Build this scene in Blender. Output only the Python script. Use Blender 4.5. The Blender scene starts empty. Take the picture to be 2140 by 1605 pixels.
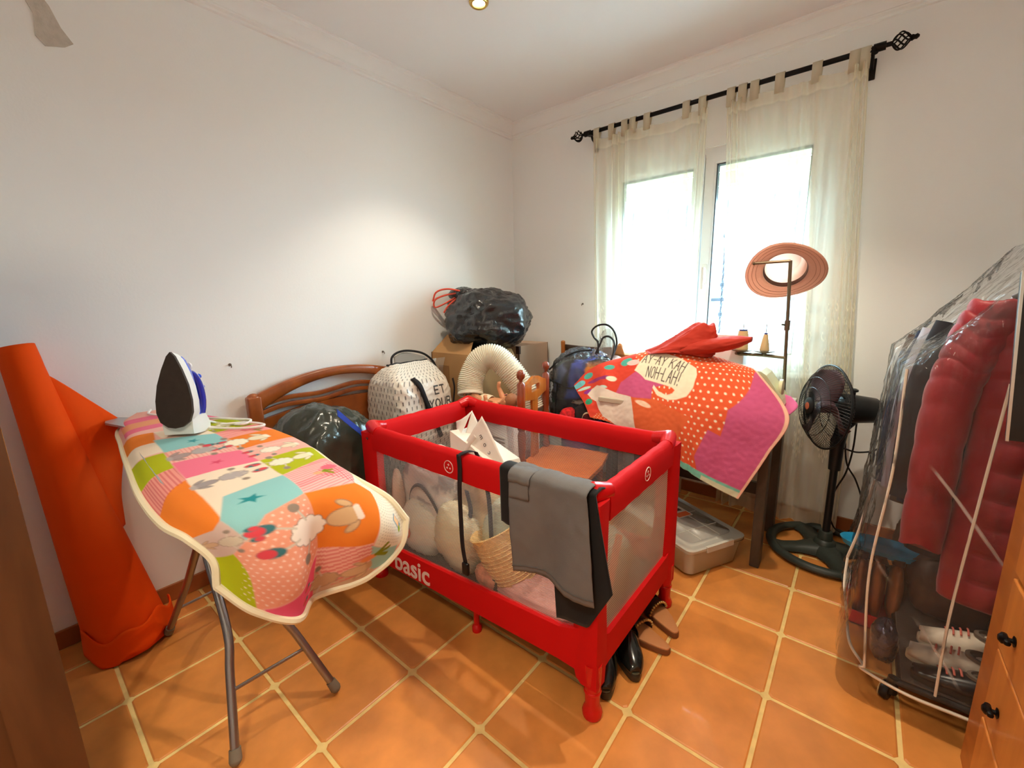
import bpy, bmesh, math, random
import numpy as np
from mathutils import Vector, Matrix, noise

random.seed(7)
SC = bpy.context.scene
COL = SC.collection
PI = math.pi

# ------------------------------------------------------------------ camera
cam_d = bpy.data.cameras.new('camera')
cam = bpy.data.objects.new('camera', cam_d)
COL.objects.link(cam)
cam_d.sensor_width = 36.0
cam_d.lens = 885.914 * 36.0 / 2140.0
cam_d.clip_start = 0.02
RGT = Vector((0.77412466, 0.63269595, -0.02066034))
DWN = Vector((0.10614602, -0.16190985, -0.98108013))
FWD = Vector((-0.62407053, 0.75728531, -0.19249657))
mw = Matrix.Identity(4)
for i in range(3):
    mw[i][0] = RGT[i]; mw[i][1] = -DWN[i]; mw[i][2] = -FWD[i]
mw[0][3], mw[1][3], mw[2][3] = 2.3288, -0.4331, 1.3218
cam.matrix_world = mw
SC.camera = cam

# ------------------------------------------------------------------ world, exposure, lamps
SC.view_settings.view_transform = 'Standard'
SC.view_settings.look = 'None'
SC.view_settings.exposure = 0.20
SC.view_settings.gamma = 1.0
SC.view_settings.use_curve_mapping = False
SC.cycles.use_denoising = True
SC.cycles.transparent_max_bounces = 32
SC.cycles.max_bounces = 14
SC.cycles.diffuse_bounces = 8
SC.cycles.transmission_bounces = 10
SC.cycles.sample_clamp_indirect = 6.0
SC.cycles.caustics_reflective = False
SC.cycles.caustics_refractive = False

world = bpy.data.worlds.new('sky')
SC.world = world
world.use_nodes = True
wn = world.node_tree
wn.nodes['Background'].inputs[0].default_value = (0.55, 0.86, 1.0, 1)
wn.nodes['Background'].inputs[1].default_value = 36.0

def spot(name, loc, watt, col, size, blend, radius):
    d = bpy.data.lights.new(name, 'SPOT')
    d.energy = watt; d.color = col; d.spot_size = math.radians(size); d.spot_blend = blend
    d.shadow_soft_size = radius
    o = bpy.data.objects.new(name, d); COL.objects.link(o); o.location = loc
    return o
WARM = (1.0, 0.85, 0.65)
LAMP1 = (0.79, 1.25)
LAMP2 = (2.13, 1.25)
for i, (lx, ly) in enumerate((LAMP1, LAMP2)):
    spot('spot_glow_and_fill', (lx, ly, 2.66), 7, WARM, 165, 1.0, 0.03)
    spot('spotlight_lamp_beam', (lx, ly, 2.66), (42, 76)[i], WARM, 100, 0.5, 0.03)
FILL_SPOT = (1.95, -0.80)  # unseen fill light added behind the camera to brighten the room, no fixture
spot('spot_glow_and_fill', (FILL_SPOT[0], FILL_SPOT[1], 2.65), 110, (1.0, 0.90, 0.68), 165, 1.0, 0.18)
# daylight through the window: a portal that only guides the sky light
pd = bpy.data.lights.new('window_portal', 'AREA')
pd.shape = 'RECTANGLE'; pd.size = 1.25; pd.size_y = 1.3
pd.cycles.is_portal = True
po = bpy.data.objects.new('window_portal', pd); COL.objects.link(po)
po.location = (1.495, 2.72, 1.54); po.rotation_euler = (-PI / 2, 0, 0)

# ------------------------------------------------------------------ helpers
def lin(c):
    r = []
    for v in c[:3]:
        v = v / 255.0
        r.append(v / 12.92 if v <= 0.04045 else ((v + 0.055) / 1.055) ** 2.4)
    return tuple(r)

def mat(name, col=(200, 200, 200), rough=0.5, metal=0.0, spec=0.5, var=None, bump=None, coat=0.0, emit=None,
        wood=None, attr=False, trans=0.0, ior=1.45, alpha=1.0, sheen=0.0, translucent=0.0, objrand=0.0):
    m = bpy.data.materials.new(name); m.use_nodes = True
    nt = m.node_tree; N = nt.nodes; L = nt.links
    b = N['Principled BSDF']
    rgb = lin(col)
    b.inputs['Base Color'].default_value = (*rgb, 1)
    b.inputs['Roughness'].default_value = rough
    b.inputs['Metallic'].default_value = metal
    b.inputs['Specular IOR Level'].default_value = spec
    b.inputs['Coat Weight'].default_value = coat
    b.inputs['Transmission Weight'].default_value = trans
    b.inputs['IOR'].default_value = ior
    b.inputs['Alpha'].default_value = alpha
    b.inputs['Sheen Weight'].default_value = sheen
    tc = N.new('ShaderNodeTexCoord')
    src = None
    if attr:
        a = N.new('ShaderNodeAttribute'); a.attribute_name = 'Col'; src = a.outputs['Color']
    if wood:
        # wood = (dark colour, stretch vector, scale)
        mp = N.new('ShaderNodeMapping'); mp.inputs['Scale'].default_value = wood[1]
        L.new(tc.outputs['Object'], mp.inputs[0])
        nz = N.new('ShaderNodeTexNoise'); nz.inputs['Scale'].default_value = wood[2]; nz.inputs['Detail'].default_value = 6
        nz.inputs['Distortion'].default_value = 0.6
        L.new(mp.outputs[0], nz.inputs['Vector'])
        rp = N.new('ShaderNodeValToRGB')
        rp.color_ramp.elements[0].position = 0.3; rp.color_ramp.elements[1].position = 0.7
        rp.color_ramp.elements[0].color = (*lin(wood[0]), 1); rp.color_ramp.elements[1].color = (*rgb, 1)
        L.new(nz.outputs['Fac'], rp.inputs[0]); src = rp.outputs[0]
    if var:
        # var = (scale, amount)
        nz = N.new('ShaderNodeTexNoise'); nz.inputs['Scale'].default_value = var[0]; nz.inputs['Detail'].default_value = 5
        L.new(tc.outputs['Object'], nz.inputs['Vector'])
        mr = N.new('ShaderNodeMapRange'); mr.inputs[1].default_value = 0.25; mr.inputs[2].default_value = 0.75
        mr.inputs[3].default_value = 1 - var[1]; mr.inputs[4].default_value = 1 + var[1]
        L.new(nz.outputs['Fac'], mr.inputs[0])
        mx = N.new('ShaderNodeMix'); mx.data_type = 'RGBA'; mx.blend_type = 'MULTIPLY'; mx.inputs[0].default_value = 1
        if src is not None: L.new(src, mx.inputs[6])
        else: mx.inputs[6].default_value = (*rgb, 1)
        L.new(mr.outputs[0], mx.inputs[7]); src = mx.outputs[2]
    if objrand:
        oi = N.new('ShaderNodeObjectInfo')
        mr = N.new('ShaderNodeMapRange'); mr.inputs[3].default_value = 1 - objrand; mr.inputs[4].default_value = 1 + objrand
        L.new(oi.outputs['Random'], mr.inputs[0])
        mx = N.new('ShaderNodeMix'); mx.data_type = 'RGBA'; mx.blend_type = 'MULTIPLY'; mx.inputs[0].default_value = 1
        if src is not None: L.new(src, mx.inputs[6])
        else: mx.inputs[6].default_value = (*rgb, 1)
        L.new(mr.outputs[0], mx.inputs[7]); src = mx.outputs[2]
    if src is not None: L.new(src, b.inputs['Base Color'])
    if bump:
        nz = N.new('ShaderNodeTexNoise'); nz.inputs['Scale'].default_value = bump[0]; nz.inputs['Detail'].default_value = 4
        L.new(tc.outputs['Object'], nz.inputs['Vector'])
        bp = N.new('ShaderNodeBump'); bp.inputs['Strength'].default_value = bump[1]
        bp.inputs['Distance'].default_value = bump[2] if len(bump) > 2 else 0.01
        L.new(nz.outputs['Fac'], bp.inputs['Height']); L.new(bp.outputs[0], b.inputs['Normal'])
    if emit:
        b.inputs['Emission Color'].default_value = (*lin(emit[0]), 1); b.inputs['Emission Strength'].default_value = emit[1]
    if translucent:
        t = N.new('ShaderNodeBsdfTranslucent')
        if src is not None: L.new(src, t.inputs[0])
        else: t.inputs[0].default_value = (*rgb, 1)
        ms = N.new('ShaderNodeMixShader'); ms.inputs[0].default_value = translucent
        out = N['Material Output']
        L.new(b.outputs[0], ms.inputs[1]); L.new(t.outputs[0], ms.inputs[2]); L.new(ms.outputs[0], out.inputs[0])
    return m

def film(name, col=(255, 255, 255), opac=0.12, rough=0.12, bump=(18, 0.6, 0.02), gloss=0.35, glint=None):
    """thin clear plastic: see-through, shiny where it creases, slightly milky"""
    m = bpy.data.materials.new(name); m.use_nodes = True
    nt = m.node_tree; N = nt.nodes; L = nt.links
    N.remove(N['Principled BSDF']); out = N['Material Output']
    tr = N.new('ShaderNodeBsdfTransparent'); tr.inputs[0].default_value = (*[1 - (1 - c) * 0.5 for c in lin(col)], 1)
    gl = N.new('ShaderNodeBsdfGlossy'); gl.inputs['Roughness'].default_value = rough
    df = N.new('ShaderNodeBsdfDiffuse'); df.inputs[0].default_value = (*lin(col), 1)
    lw = N.new('ShaderNodeLayerWeight'); lw.inputs[0].default_value = gloss
    tc = N.new('ShaderNodeTexCoord'); nz = N.new('ShaderNodeTexNoise'); nz.inputs['Scale'].default_value = bump[0]; nz.inputs['Detail'].default_value = 3
    mp = N.new('ShaderNodeMapping'); mp.inputs['Scale'].default_value = (1, 1, 0.35)
    L.new(tc.outputs['Object'], mp.inputs[0]); L.new(mp.outputs[0], nz.inputs['Vector'])
    bp = N.new('ShaderNodeBump'); bp.inputs['Strength'].default_value = bump[1]; bp.inputs['Distance'].default_value = bump[2]
    L.new(nz.outputs['Fac'], bp.inputs['Height'])
    for s in (gl, lw): L.new(bp.outputs[0], s.inputs['Normal'])
    m1 = N.new('ShaderNodeMixShader'); m1.inputs[0].default_value = opac
    if glint:
        # painted highlights: thin white wave streaks stand in for reflections on the film
        tot = None
        for ax_r, sc_ in (((0, .62, .3), glint[0]), ((0, -.25, .1), glint[0] * .7)):
            w2 = N.new('ShaderNodeTexWave'); w2.wave_type = 'BANDS'; w2.bands_direction = 'X'; w2.inputs['Scale'].default_value = sc_; w2.inputs['Distortion'].default_value = 1.1; w2.inputs['Detail'].default_value = 1; w2.inputs['Detail Scale'].default_value = .7
            mp2 = N.new('ShaderNodeMapping'); mp2.inputs['Rotation'].default_value = ax_r
            L.new(tc.outputs['Object'], mp2.inputs[0]); L.new(mp2.outputs[0], w2.inputs['Vector'])
            mr = N.new('ShaderNodeMapRange'); mr.inputs[1].default_value = glint[1]; mr.inputs[2].default_value = 1.0; mr.inputs[3].default_value = 0; mr.inputs[4].default_value = glint[2]
            L.new(w2.outputs['Fac'], mr.inputs[0])
            n2 = N.new('ShaderNodeTexNoise'); n2.inputs['Scale'].default_value = 3.2; n2.inputs['Detail'].default_value = 1; L.new(mp2.outputs[0], n2.inputs['Vector'])
            mk = N.new('ShaderNodeMapRange'); mk.inputs[1].default_value = .50; mk.inputs[2].default_value = .62; L.new(n2.outputs['Fac'], mk.inputs[0])
            pm = N.new('ShaderNodeMath'); pm.operation = 'MULTIPLY'; L.new(mr.outputs[0], pm.inputs[0]); L.new(mk.outputs[0], pm.inputs[1])
            if tot is None: tot = pm.outputs[0]
            else:
                sm_ = N.new('ShaderNodeMath'); sm_.operation = 'ADD'; L.new(tot, sm_.inputs[0]); L.new(pm.outputs[0], sm_.inputs[1]); tot = sm_.outputs[0]
        fa_ = N.new('ShaderNodeMath'); fa_.operation = 'ADD'; fa_.use_clamp = True; fa_.inputs[1].default_value = opac; L.new(tot, fa_.inputs[0]); L.new(fa_.outputs[0], m1.inputs[0])
    L.new(tr.outputs[0], m1.inputs[1]); L.new(df.outputs[0], m1.inputs[2])
    m2 = N.new('ShaderNodeMixShader')
    L.new(lw.outputs['Fresnel'], m2.inputs[0]); L.new(m1.outputs[0], m2.inputs[1]); L.new(gl.outputs[0], m2.inputs[2])
    L.new(m2.outputs[0], out.inputs[0])
    return m

def netting(name, col, cover, lines, axis='Z'):
    """woven net: fine horizontal threads, open between them"""
    m = bpy.data.materials.new(name); m.use_nodes = True
    nt = m.node_tree; N = nt.nodes; L = nt.links
    N.remove(N['Principled BSDF']); out = N['Material Output']
    tr = N.new('ShaderNodeBsdfTransparent')
    df = N.new('ShaderNodeBsdfDiffuse'); df.inputs[0].default_value = (*lin(col), 1)
    tl = N.new('ShaderNodeBsdfTranslucent'); tl.inputs[0].default_value = (*lin(col), 1)
    ma = N.new('ShaderNodeMixShader'); ma.inputs[0].default_value = 0.4
    L.new(df.outputs[0], ma.inputs[1]); L.new(tl.outputs[0], ma.inputs[2])
    tc = N.new('ShaderNodeTexCoord'); sp = N.new('ShaderNodeSeparateXYZ'); L.new(tc.outputs['Object'], sp.inputs[0])
    ml = N.new('ShaderNodeMath'); ml.operation = 'MULTIPLY'; ml.inputs[1].default_value = lines * 2 * PI
    L.new(sp.outputs[axis], ml.inputs[0])
    sn = N.new('ShaderNodeMath'); sn.operation = 'SINE'; L.new(ml.outputs[0], sn.inputs[0])
    mr = N.new('ShaderNodeMapRange'); mr.inputs[1].default_value = -0.4; mr.inputs[2].default_value = 0.6
    mr.inputs[3].default_value = max(0, cover - 0.2); mr.inputs[4].default_value = min(1, cover + 0.2)
    L.new(sn.outputs[0], mr.inputs[0])
    ms = N.new('ShaderNodeMixShader'); L.new(mr.outputs[0], ms.inputs[0])
    L.new(tr.outputs[0], ms.inputs[1]); L.new(ma.outputs[0], ms.inputs[2]); L.new(ms.outputs[0], out.inputs[0])
    return m

def tag(o, label=None, cat=None, group=None, kind=None):
    if label: o['label'] = label
    if cat: o['category'] = cat
    if group: o['group'] = group
    if kind: o['kind'] = kind
    return o

def thing(name, label, cat, loc=(0, 0, 0), group=None, kind=None):
    o = bpy.data.objects.new(name, None); COL.objects.link(o)
    o.empty_display_size = 0.05
    o.location = loc
    o.matrix_world = Matrix.Translation(Vector(loc))
    return tag(o, label, cat, group, kind)

def rotm(ax, ang): return Matrix.Rotation(ang, 3, ax)

class MB:
    """collects shapes and links them as one mesh object (coordinates in metres, room space)"""
    def __init__(s): s.v = []; s.f = []
    def add(s, vs, fs):
        n = len(s.v); s.v += [tuple(p) for p in vs]; s.f += [tuple(i + n for i in q) for q in fs]; return s
    def box(s, a, b, bev=0.0, seg=2, M=None):
        bm = bmesh.new(); bmesh.ops.create_cube(bm, size=1)
        c = [(a[i] + b[i]) / 2 for i in range(3)]; d = [abs(b[i] - a[i]) for i in range(3)]
        for v in bm.verts: v.co = Vector((v.co[0] * d[0], v.co[1] * d[1], v.co[2] * d[2]))
        if bev: bmesh.ops.bevel(bm, geom=bm.edges[:], offset=min(bev, min(d) * 0.49), segments=seg, profile=0.5, affect='EDGES')
        bm.verts.index_update()
        vs = []
        for v in bm.verts:
            p = v.co.copy()
            if M is not None: p = M @ p
            vs.append((p[0] + c[0], p[1] + c[1], p[2] + c[2]))
        s.add(vs, [[v.index for v in f.verts] for f in bm.faces]); bm.free(); return s
    def rings(s, R, closed=False, caps=True, ring_closed=True):
        n = len(R[0]); base = []
        vs = [p for r in R for p in r]; fs = []
        m = len(R)
        for i in range(m if closed else m - 1):
            for j in range(n if ring_closed else n - 1):
                a = i * n + j; b = i * n + (j + 1) % n; c = ((i + 1) % m) * n + (j + 1) % n; d = ((i + 1) % m) * n + j
                fs.append((a, b, c, d))
        if caps and not closed and ring_closed:
            fs.append(tuple(range(n - 1, -1, -1))); fs.append(tuple((m - 1) * n + j for j in range(n)))
        return s.add(vs, fs)
    def tube(s, path, r, n=10, closed=False, caps=True):
        P = [Vector(p) for p in path]; m = len(P)
        rr = r if isinstance(r, (list, tuple)) else [r] * m
        up = None; R = []
        for i in range(m):
            if closed: t = (P[(i + 1) % m] - P[i - 1])
            else: t = P[min(i + 1, m - 1)] - P[max(i - 1, 0)]
            if t.length < 1e-9: t = Vector((0, 0, 1))
            t.normalize()
            if up is None:
                up = Vector((0, 0, 1)) if abs(t.z) < 0.9 else Vector((1, 0, 0))
            u = up - t * up.dot(t)
            if u.length < 1e-6: u = t.orthogonal()
            u.normalize(); w = t.cross(u); up = u
            R.append([P[i] + (u * math.cos(2 * PI * k / n) + w * math.sin(2 * PI * k / n)) * rr[i] for k in range(n)])
        return s.rings(R, closed, caps)
    def lathe(s, prof, o=(0, 0, 0), ax=(0, 0, 1), n=24, caps=True):
        ax = Vector(ax).normalized(); u = ax.orthogonal().normalized(); w = ax.cross(u); o = Vector(o)
        R = [[o + ax * z + (u * math.cos(2 * PI * k / n) + w * math.sin(2 * PI * k / n)) * max(r, 1e-5) for k in range(n)] for r, z in prof]
        return s.rings(R, False, caps)
    def ball(s, c, r, n=16, m=10):
        r3 = r if isinstance(r, (list, tuple)) else (r, r, r)
        R = []
        for i in range(m + 1):
            a = PI * i / m
            R.append([(c[0] + r3[0] * max(math.sin(a), 1e-4) * math.cos(2 * PI * k / n), c[1] + r3[1] * max(math.sin(a), 1e-4) * math.sin(2 * PI * k / n), c[2] - r3[2] * math.cos(a)) for k in range(n)])
        return s.rings(R)
    def poly(s, pts, d, flip=False):
        """flat outline (list of 3D points) given thickness by vector d"""
        n = len(pts); P = [Vector(p) for p in pts]; d = Vector(d)
        fs = [tuple(range(n - 1, -1, -1)), tuple(range(n, 2 * n))] + [(i, (i + 1) % n, n + (i + 1) % n, n + i) for i in range(n)]
        return s.add(P + [p + d for p in P], fs)
    def grid(s, A, thick=0.0):
        A = np.asarray(A); nv, nu = A.shape[:2]
        vs = A.reshape(-1, 3).tolist()
        fs = [(i * nu + j, i * nu + j + 1, (i + 1) * nu + j + 1, (i + 1) * nu + j) for i in range(nv - 1) for j in range(nu - 1)]
        return s.add(vs, fs)
    def build(s, name, m, par=None, smooth=True, ang=40, solid=0.0, off=0.0, sub=0):
        me = bpy.data.meshes.new(name); me.from_pydata(s.v, [], s.f); me.update()
        bm = bmesh.new(); bm.from_mesh(me); bmesh.ops.recalc_face_normals(bm, faces=bm.faces[:]); bm.to_mesh(me); bm.free()
        if smooth:
            me.polygons.foreach_set('use_smooth', [True] * len(me.polygons))
            me.set_sharp_from_angle(angle=math.radians(ang))
        o = bpy.data.objects.new(name, me); COL.objects.link(o)
        if m: me.materials.append(m)
        if solid:
            md = o.modifiers.new('thickness', 'SOLIDIFY'); md.thickness = solid; md.offset = off
        if sub:
            md = o.modifiers.new('subsurf', 'SUBSURF'); md.levels = sub; md.render_levels = sub
        if par is not None: attach(o, par)
        return o

def attach(o, p):
    """parent keeping room coordinates: o's mesh is in room space"""
    root = p
    while root.parent is not None: root = root.parent
    o.parent = p
    if p.parent is None:
        o.matrix_parent_inverse = Matrix.Translation(root.location).inverted() if root.type == 'EMPTY' else Matrix.Identity(4)
    else:
        o.matrix_parent_inverse = Matrix.Identity(4)

def flat_normals(o):
    o.data.polygons.foreach_set('use_smooth', [False] * len(o.data.polygons))

def cr(P, t):
    n = len(P); x = np.clip(np.asarray(t) * (n - 1), 0, n - 1 - 1e-9); i = np.floor(x).astype(int); f = (x - i)
    f = f.reshape(f.shape + (1,) * (P.ndim - 1))
    g = lambda k: P[np.clip(k, 0, n - 1)]
    p1 = g(i); p2 = g(i + 1)
    p0 = np.where((i == 0).reshape(f.shape), 2 * P[0] - P[1], g(i - 1))
    p3 = np.where((i + 2 > n - 1).reshape(f.shape), 2 * P[n - 1] - P[n - 2], g(i + 2))
    return .5 * ((2 * p1) + (-p0 + p2) * f + (2 * p0 - 5 * p1 + 4 * p2 - p3) * f * f + (-p0 + 3 * p1 - 3 * p2 + p3) * f ** 3)

def surf(P, nu, nv):
    P = np.asarray(P, float)
    A = cr(P, np.linspace(0, 1, nv))
    return cr(np.swapaxes(A, 0, 1), np.linspace(0, 1, nu)).swapaxes(0, 1)

def curve_pts(P, n):
    return cr(np.asarray(P, float), np.linspace(0, 1, n)).tolist()

def fbm(p, octs=3):
    a = 0; w = 1; t = 0
    for k in range(octs):
        a += w * noise.noise(p * (2 ** k)); t += w; w *= 0.5
    return a / t

def ridged(p, octs=3):
    a = 0; w = 1; t = 0
    for k in range(octs):
        a += w * (1 - 2 * abs(noise.noise(p * (2 ** k)))); t += w; w *= 0.5
    return a / t

def crumple(A, amp, freq, seed):
    """push a grid of points along its normals by ridged noise"""
    A = np.array(A, float)
    du = np.gradient(A, axis=1); dv = np.gradient(A, axis=0)
    n = np.cross(du, dv); n /= np.maximum(np.linalg.norm(n, axis=-1, keepdims=True), 1e-9)
    for i in range(A.shape[0]):
        for j in range(A.shape[1]):
            p = Vector(A[i, j]) * freq + Vector((seed * 7.3, seed * 3.1, seed * 1.7))
            A[i, j] += n[i, j] * amp * ridged(p)
    return A

def blob(c, r, seed, amp, freq, floor=None, pw=2.4, n=64, m=44, top=None, rot=0.0, stretch=(1, 1, 1), big=0.12):
    """a stuffed bag: a rounded box pushed about by creases"""
    R = []
    ca, sa = math.cos(rot), math.sin(rot)
    for i in range(m + 1):
        a = PI * i / m; ring = []
        for k in range(n):
            b = 2 * PI * k / n
            d = Vector((math.sin(a) * math.cos(b), math.sin(a) * math.sin(b), -math.cos(a)))
            q = (abs(d.x) ** pw + abs(d.y) ** pw + abs(d.z) ** pw) ** (-1 / pw)
            p = d * q
            s = Vector((p.x * stretch[0], p.y * stretch[1], p.z * stretch[2])) * freq + Vector((seed * 5.1, seed * 2.3, seed * 9.7))
            k2 = 1 + big * noise.noise(p * 1.4 + Vector((seed, seed, seed))) + amp * ridged(s)
            p = Vector((p.x * r[0] * k2, p.y * r[1] * k2, p.z * r[2] * k2))
            p = Vector((p.x * ca - p.y * sa, p.x * sa + p.y * ca, p.z)) + Vector(c)
            if floor is not None and p.z < floor: p.z = floor
            if top is not None: p = top(p)
            ring.append(p)
        R.append(ring)
    return MB().rings(R, caps=True)

def frame_ring(x0, x1, z0, z1, w, y0, y1):
    """mitred rectangular frame of width w, standing in the x-z plane"""
    c = [((x0, z0), (x0 + w, z0 + w)), ((x1, z0), (x1 - w, z0 + w)), ((x1, z1), (x1 - w, z1 - w)), ((x0, z1), (x0 + w, z1 - w))]
    return MB().rings([[(o[0], y0, o[1]), (i[0], y0, i[1]), (i[0], y1, i[1]), (o[0], y1, o[1])] for o, i in c], closed=True, caps=False)

class Paint:
    """flat print on a cloth: colours every grid point by shapes given in cloth coordinates (metres)"""
    def __init__(s, X, Y, base, aa):
        s.X = np.asarray(X); s.Y = np.asarray(Y); s.aa = aa
        s.c = np.zeros(s.X.shape + (3,)); s.c[:] = lin(base)
    def mixm(s, m, col):
        m = np.clip(m, 0, 1)[..., None]; s.c = s.c * (1 - m) + np.array(lin(col)) * m
    def sd(s, d, col, clip=None):
        m = np.clip(0.5 - d / s.aa, 0, 1)
        if clip is not None: m = m * clip
        s.mixm(m, col)
    def polymask(s, pts):
        x, y = s.X, s.Y; n = len(pts); ins = np.zeros(x.shape, bool); d = np.full(x.shape, 1e9)
        for i in range(n):
            (x1, y1), (x2, y2) = pts[i], pts[(i + 1) % n]
            c = ((y1 > y) != (y2 > y)); xx = (x2 - x1) * (y - y1) / ((y2 - y1) if abs(y2 - y1) > 1e-12 else 1e-12) + x1
            ins ^= (c & (x < xx)); d = np.minimum(d, s.segd((x1, y1), (x2, y2)))
        return np.where(ins, -d, d)
    def segd(s, p, q):
        px, py = s.X - p[0], s.Y - p[1]; dx, dy = q[0] - p[0], q[1] - p[1]; l = dx * dx + dy * dy + 1e-12
        t = np.clip((px * dx + py * dy) / l, 0, 1)
        return np.hypot(px - t * dx, py - t * dy)
    def poly(s, pts, col): s.sd(s.polymask(pts), col)
    def pmask(s, pts): return np.clip(0.5 - s.polymask(pts) / s.aa, 0, 1)
    def line(s, pts, w, col):
        d = np.full(s.X.shape, 1e9)
        for i in range(len(pts) - 1): d = np.minimum(d, s.segd(pts[i], pts[i + 1]))
        s.sd(d - w / 2, col)
    def ell(s, c, rx, ry, a, col, clip=None):
        x, y = s.X - c[0], s.Y - c[1]; ca, sa = math.cos(a), math.sin(a)
        u = (x * ca + y * sa) / rx; v = (-x * sa + y * ca) / ry
        s.sd((np.hypot(u, v) - 1) * min(rx, ry), col, clip)
    def text(s, txt, p0, ex, ey, w, col):
        """stroke letters; ex = one letter advance, ey = letter height (vectors)"""
        x = 0.0
        for ch in txt:
            for st in GLYPH.get(ch, []):
                pts = [(p0[0] + ex[0] * (x + a * 0.72) + ey[0] * b, p0[1] + ex[1] * (x + a * 0.72) + ey[1] * b) for a, b in st]
                s.line(pts, w, col)
            x += {'I': 0.5, '-': 0.7, ' ': 0.6, '!': 0.5, '1': 0.5}.get(ch, 1.0)

GLYPH = {
 'A': [[(0, 0), (.5, 1), (1, 0)], [(.2, .38), (.8, .38)]], 'B': [[(0, 0), (0, 1), (.7, .95), (.8, .72), (.6, .52), (0, .52)], [(.6, .52), (.95, .3), (.75, .03), (0, 0)]],
 'E': [[(.9, 1), (0, 1), (0, 0), (.9, 0)], [(0, .52), (.75, .52)]], 'G': [[(.95, .85), (.6, 1), (.2, .9), (0, .5), (.2, .1), (.6, 0), (.95, .15), (.95, .45), (.6, .45)]],
 'H': [[(0, 0), (0, 1)], [(1, 0), (1, 1)], [(0, .5), (1, .5)]], 'I': [[(.3, 0), (.3, 1)]], 'K': [[(0, 0), (0, 1)], [(.95, 1), (0, .42)], [(.3, .58), (1, 0)]],
 'L': [[(0, 1), (0, 0), (.85, 0)]], 'N': [[(0, 0), (0, 1), (.95, 0), (.95, 1)]], 'O': [[(.5, 1), (.15, .88), (0, .5), (.15, .12), (.5, 0), (.85, .12), (1, .5), (.85, .88), (.5, 1)]],
 'R': [[(0, 0), (0, 1), (.7, .97), (.9, .75), (.7, .5), (0, .5)], [(.5, .5), (1, 0)]], 'S': [[(.95, .85), (.5, 1), (.1, .8), (.4, .55), (.9, .3), (.6, 0), (0, .12)]], 'T': [[(0, 1), (1, 1)], [(.5, 1), (.5, 0)]],
 'U': [[(0, 1), (0, .3), (.25, 0), (.75, 0), (1, .3), (1, 1)]], 'Y': [[(0, 1), (.5, .48), (1, 1)], [(.5, .48), (.5, 0)]], '-': [[(.1, .5), (.75, .5)]],
 '!': [[(.3, 1), (.3, .32)], [(.3, .06), (.3, .0)]],
 'c': [[(.9, .55), (.5, .68), (.1, .5), (.1, .15), (.5, 0), (.9, .12)]], 'o': [[(.5, .68), (.1, .5), (.1, .15), (.5, 0), (.9, .15), (.9, .5), (.5, .68)]],
 'm': [[(0, 0), (0, .65)], [(0, .5), (.3, .66), (.5, .5), (.5, 0)], [(.5, .5), (.8, .66), (1, .5), (1, 0)]],
}

def setcol(o, C):
    a = o.data.attributes.new('Col', 'FLOAT_COLOR', 'POINT')
    C = np.asarray(C).reshape(-1, 3); a.data.foreach_set('color', np.c_[C, np.ones(len(C))].astype(np.float32).ravel())

def text_mesh(txt, h, M3, origin, depth, name, m, par, font_off=0.0):
    """flat lettering of letter height h lying in the plane given by M3's first two columns"""
    cu = bpy.data.curves.new(name, 'FONT'); cu.body = txt; cu.size = h / 0.70; cu.extrude = depth; cu.offset = font_off
    to = bpy.data.objects.new(name, cu); COL.objects.link(to)
    bpy.context.view_layer.update()
    me = bpy.data.meshes.new_from_object(to.evaluated_get(bpy.context.evaluated_depsgraph_get()))
    bpy.data.objects.remove(to)
    me.name = name
    for v in me.vertices: v.co = M3 @ v.co + Vector(origin)
    me.materials.clear(); me.materials.append(m)
    o = bpy.data.objects.new(name, me); COL.objects.link(o)
    if par is not None: attach(o, par)
    return o

def copy_tree(o, par=None):
    c = o.copy(); COL.objects.link(c)
    if par is not None: c.parent = par; c.matrix_parent_inverse = o.matrix_parent_inverse.copy()
    for ch in list(o.children): copy_tree(ch, c)
    return c
# ------------------------------------------------------------------ materials
WALL = mat('wall_paint', (240, 241, 240), 0.85, bump=(90, 0.12, 0.003))
CEIL = mat('ceiling_paint', (240, 240, 240), 0.9, bump=(70, 0.08, 0.003))
CORN = mat('cornice_plaster', (240, 240, 239), 0.8)
GROUT = mat('grout', (232, 202, 132), 0.9, var=(30, 0.12))
TILE = mat('terracotta_tile', (212, 136, 66), 0.34, var=(7, 0.22), bump=(9, 0.10, 0.006), objrand=0.10, coat=0.10)
SKIRT = mat('terracotta_skirting', (150, 84, 40), 0.5, var=(9, 0.15), objrand=0.06)
PVC = mat('white_pvc', (236, 238, 240), 0.3)
GASK = mat('window_gasket', (60, 66, 74), 0.6)
BLACKIRON = mat('black_wrought_iron', (18, 17, 17), 0.45, 0.6, bump=(60, 0.3, 0.002))
CHROME = mat('chrome', (205, 205, 205), 0.15, 1.0)
STEEL = mat('grey_tube_steel', (150, 148, 148), 0.28, 0.9)
GOLD = mat('brass', (214, 176, 96), 0.25, 1.0)
BLACKPL = mat('black_plastic', (24, 25, 26), 0.4)
RUBBER = mat('grey_rubber', (120, 112, 98), 0.7)
PINE = mat('orange_wood', (196, 112, 40), 0.38, wood=((160, 82, 26), (1.2, 1.2, 9), 3), coat=0.25)
CHESTW = mat('chest_wood', (188, 112, 44), 0.42, wood=((160, 90, 34), (1.0, 1.0, 7), 2.5), coat=0.15)
REDWOOD = mat('varnished_red_wood', (146, 66, 28), 0.25, wood=((118, 48, 20), (3, 3, 1), 5), coat=0.6)
HONEY = mat('varnished_honey_wood', (192, 112, 40), 0.25, wood=((166, 86, 28), (3, 3, 1), 5), coat=0.6)
HEADW = mat('headboard_wood', (164, 84, 28), 0.3, wood=((126, 58, 16), (1, 2, 2), 5), coat=0.5)
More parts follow.
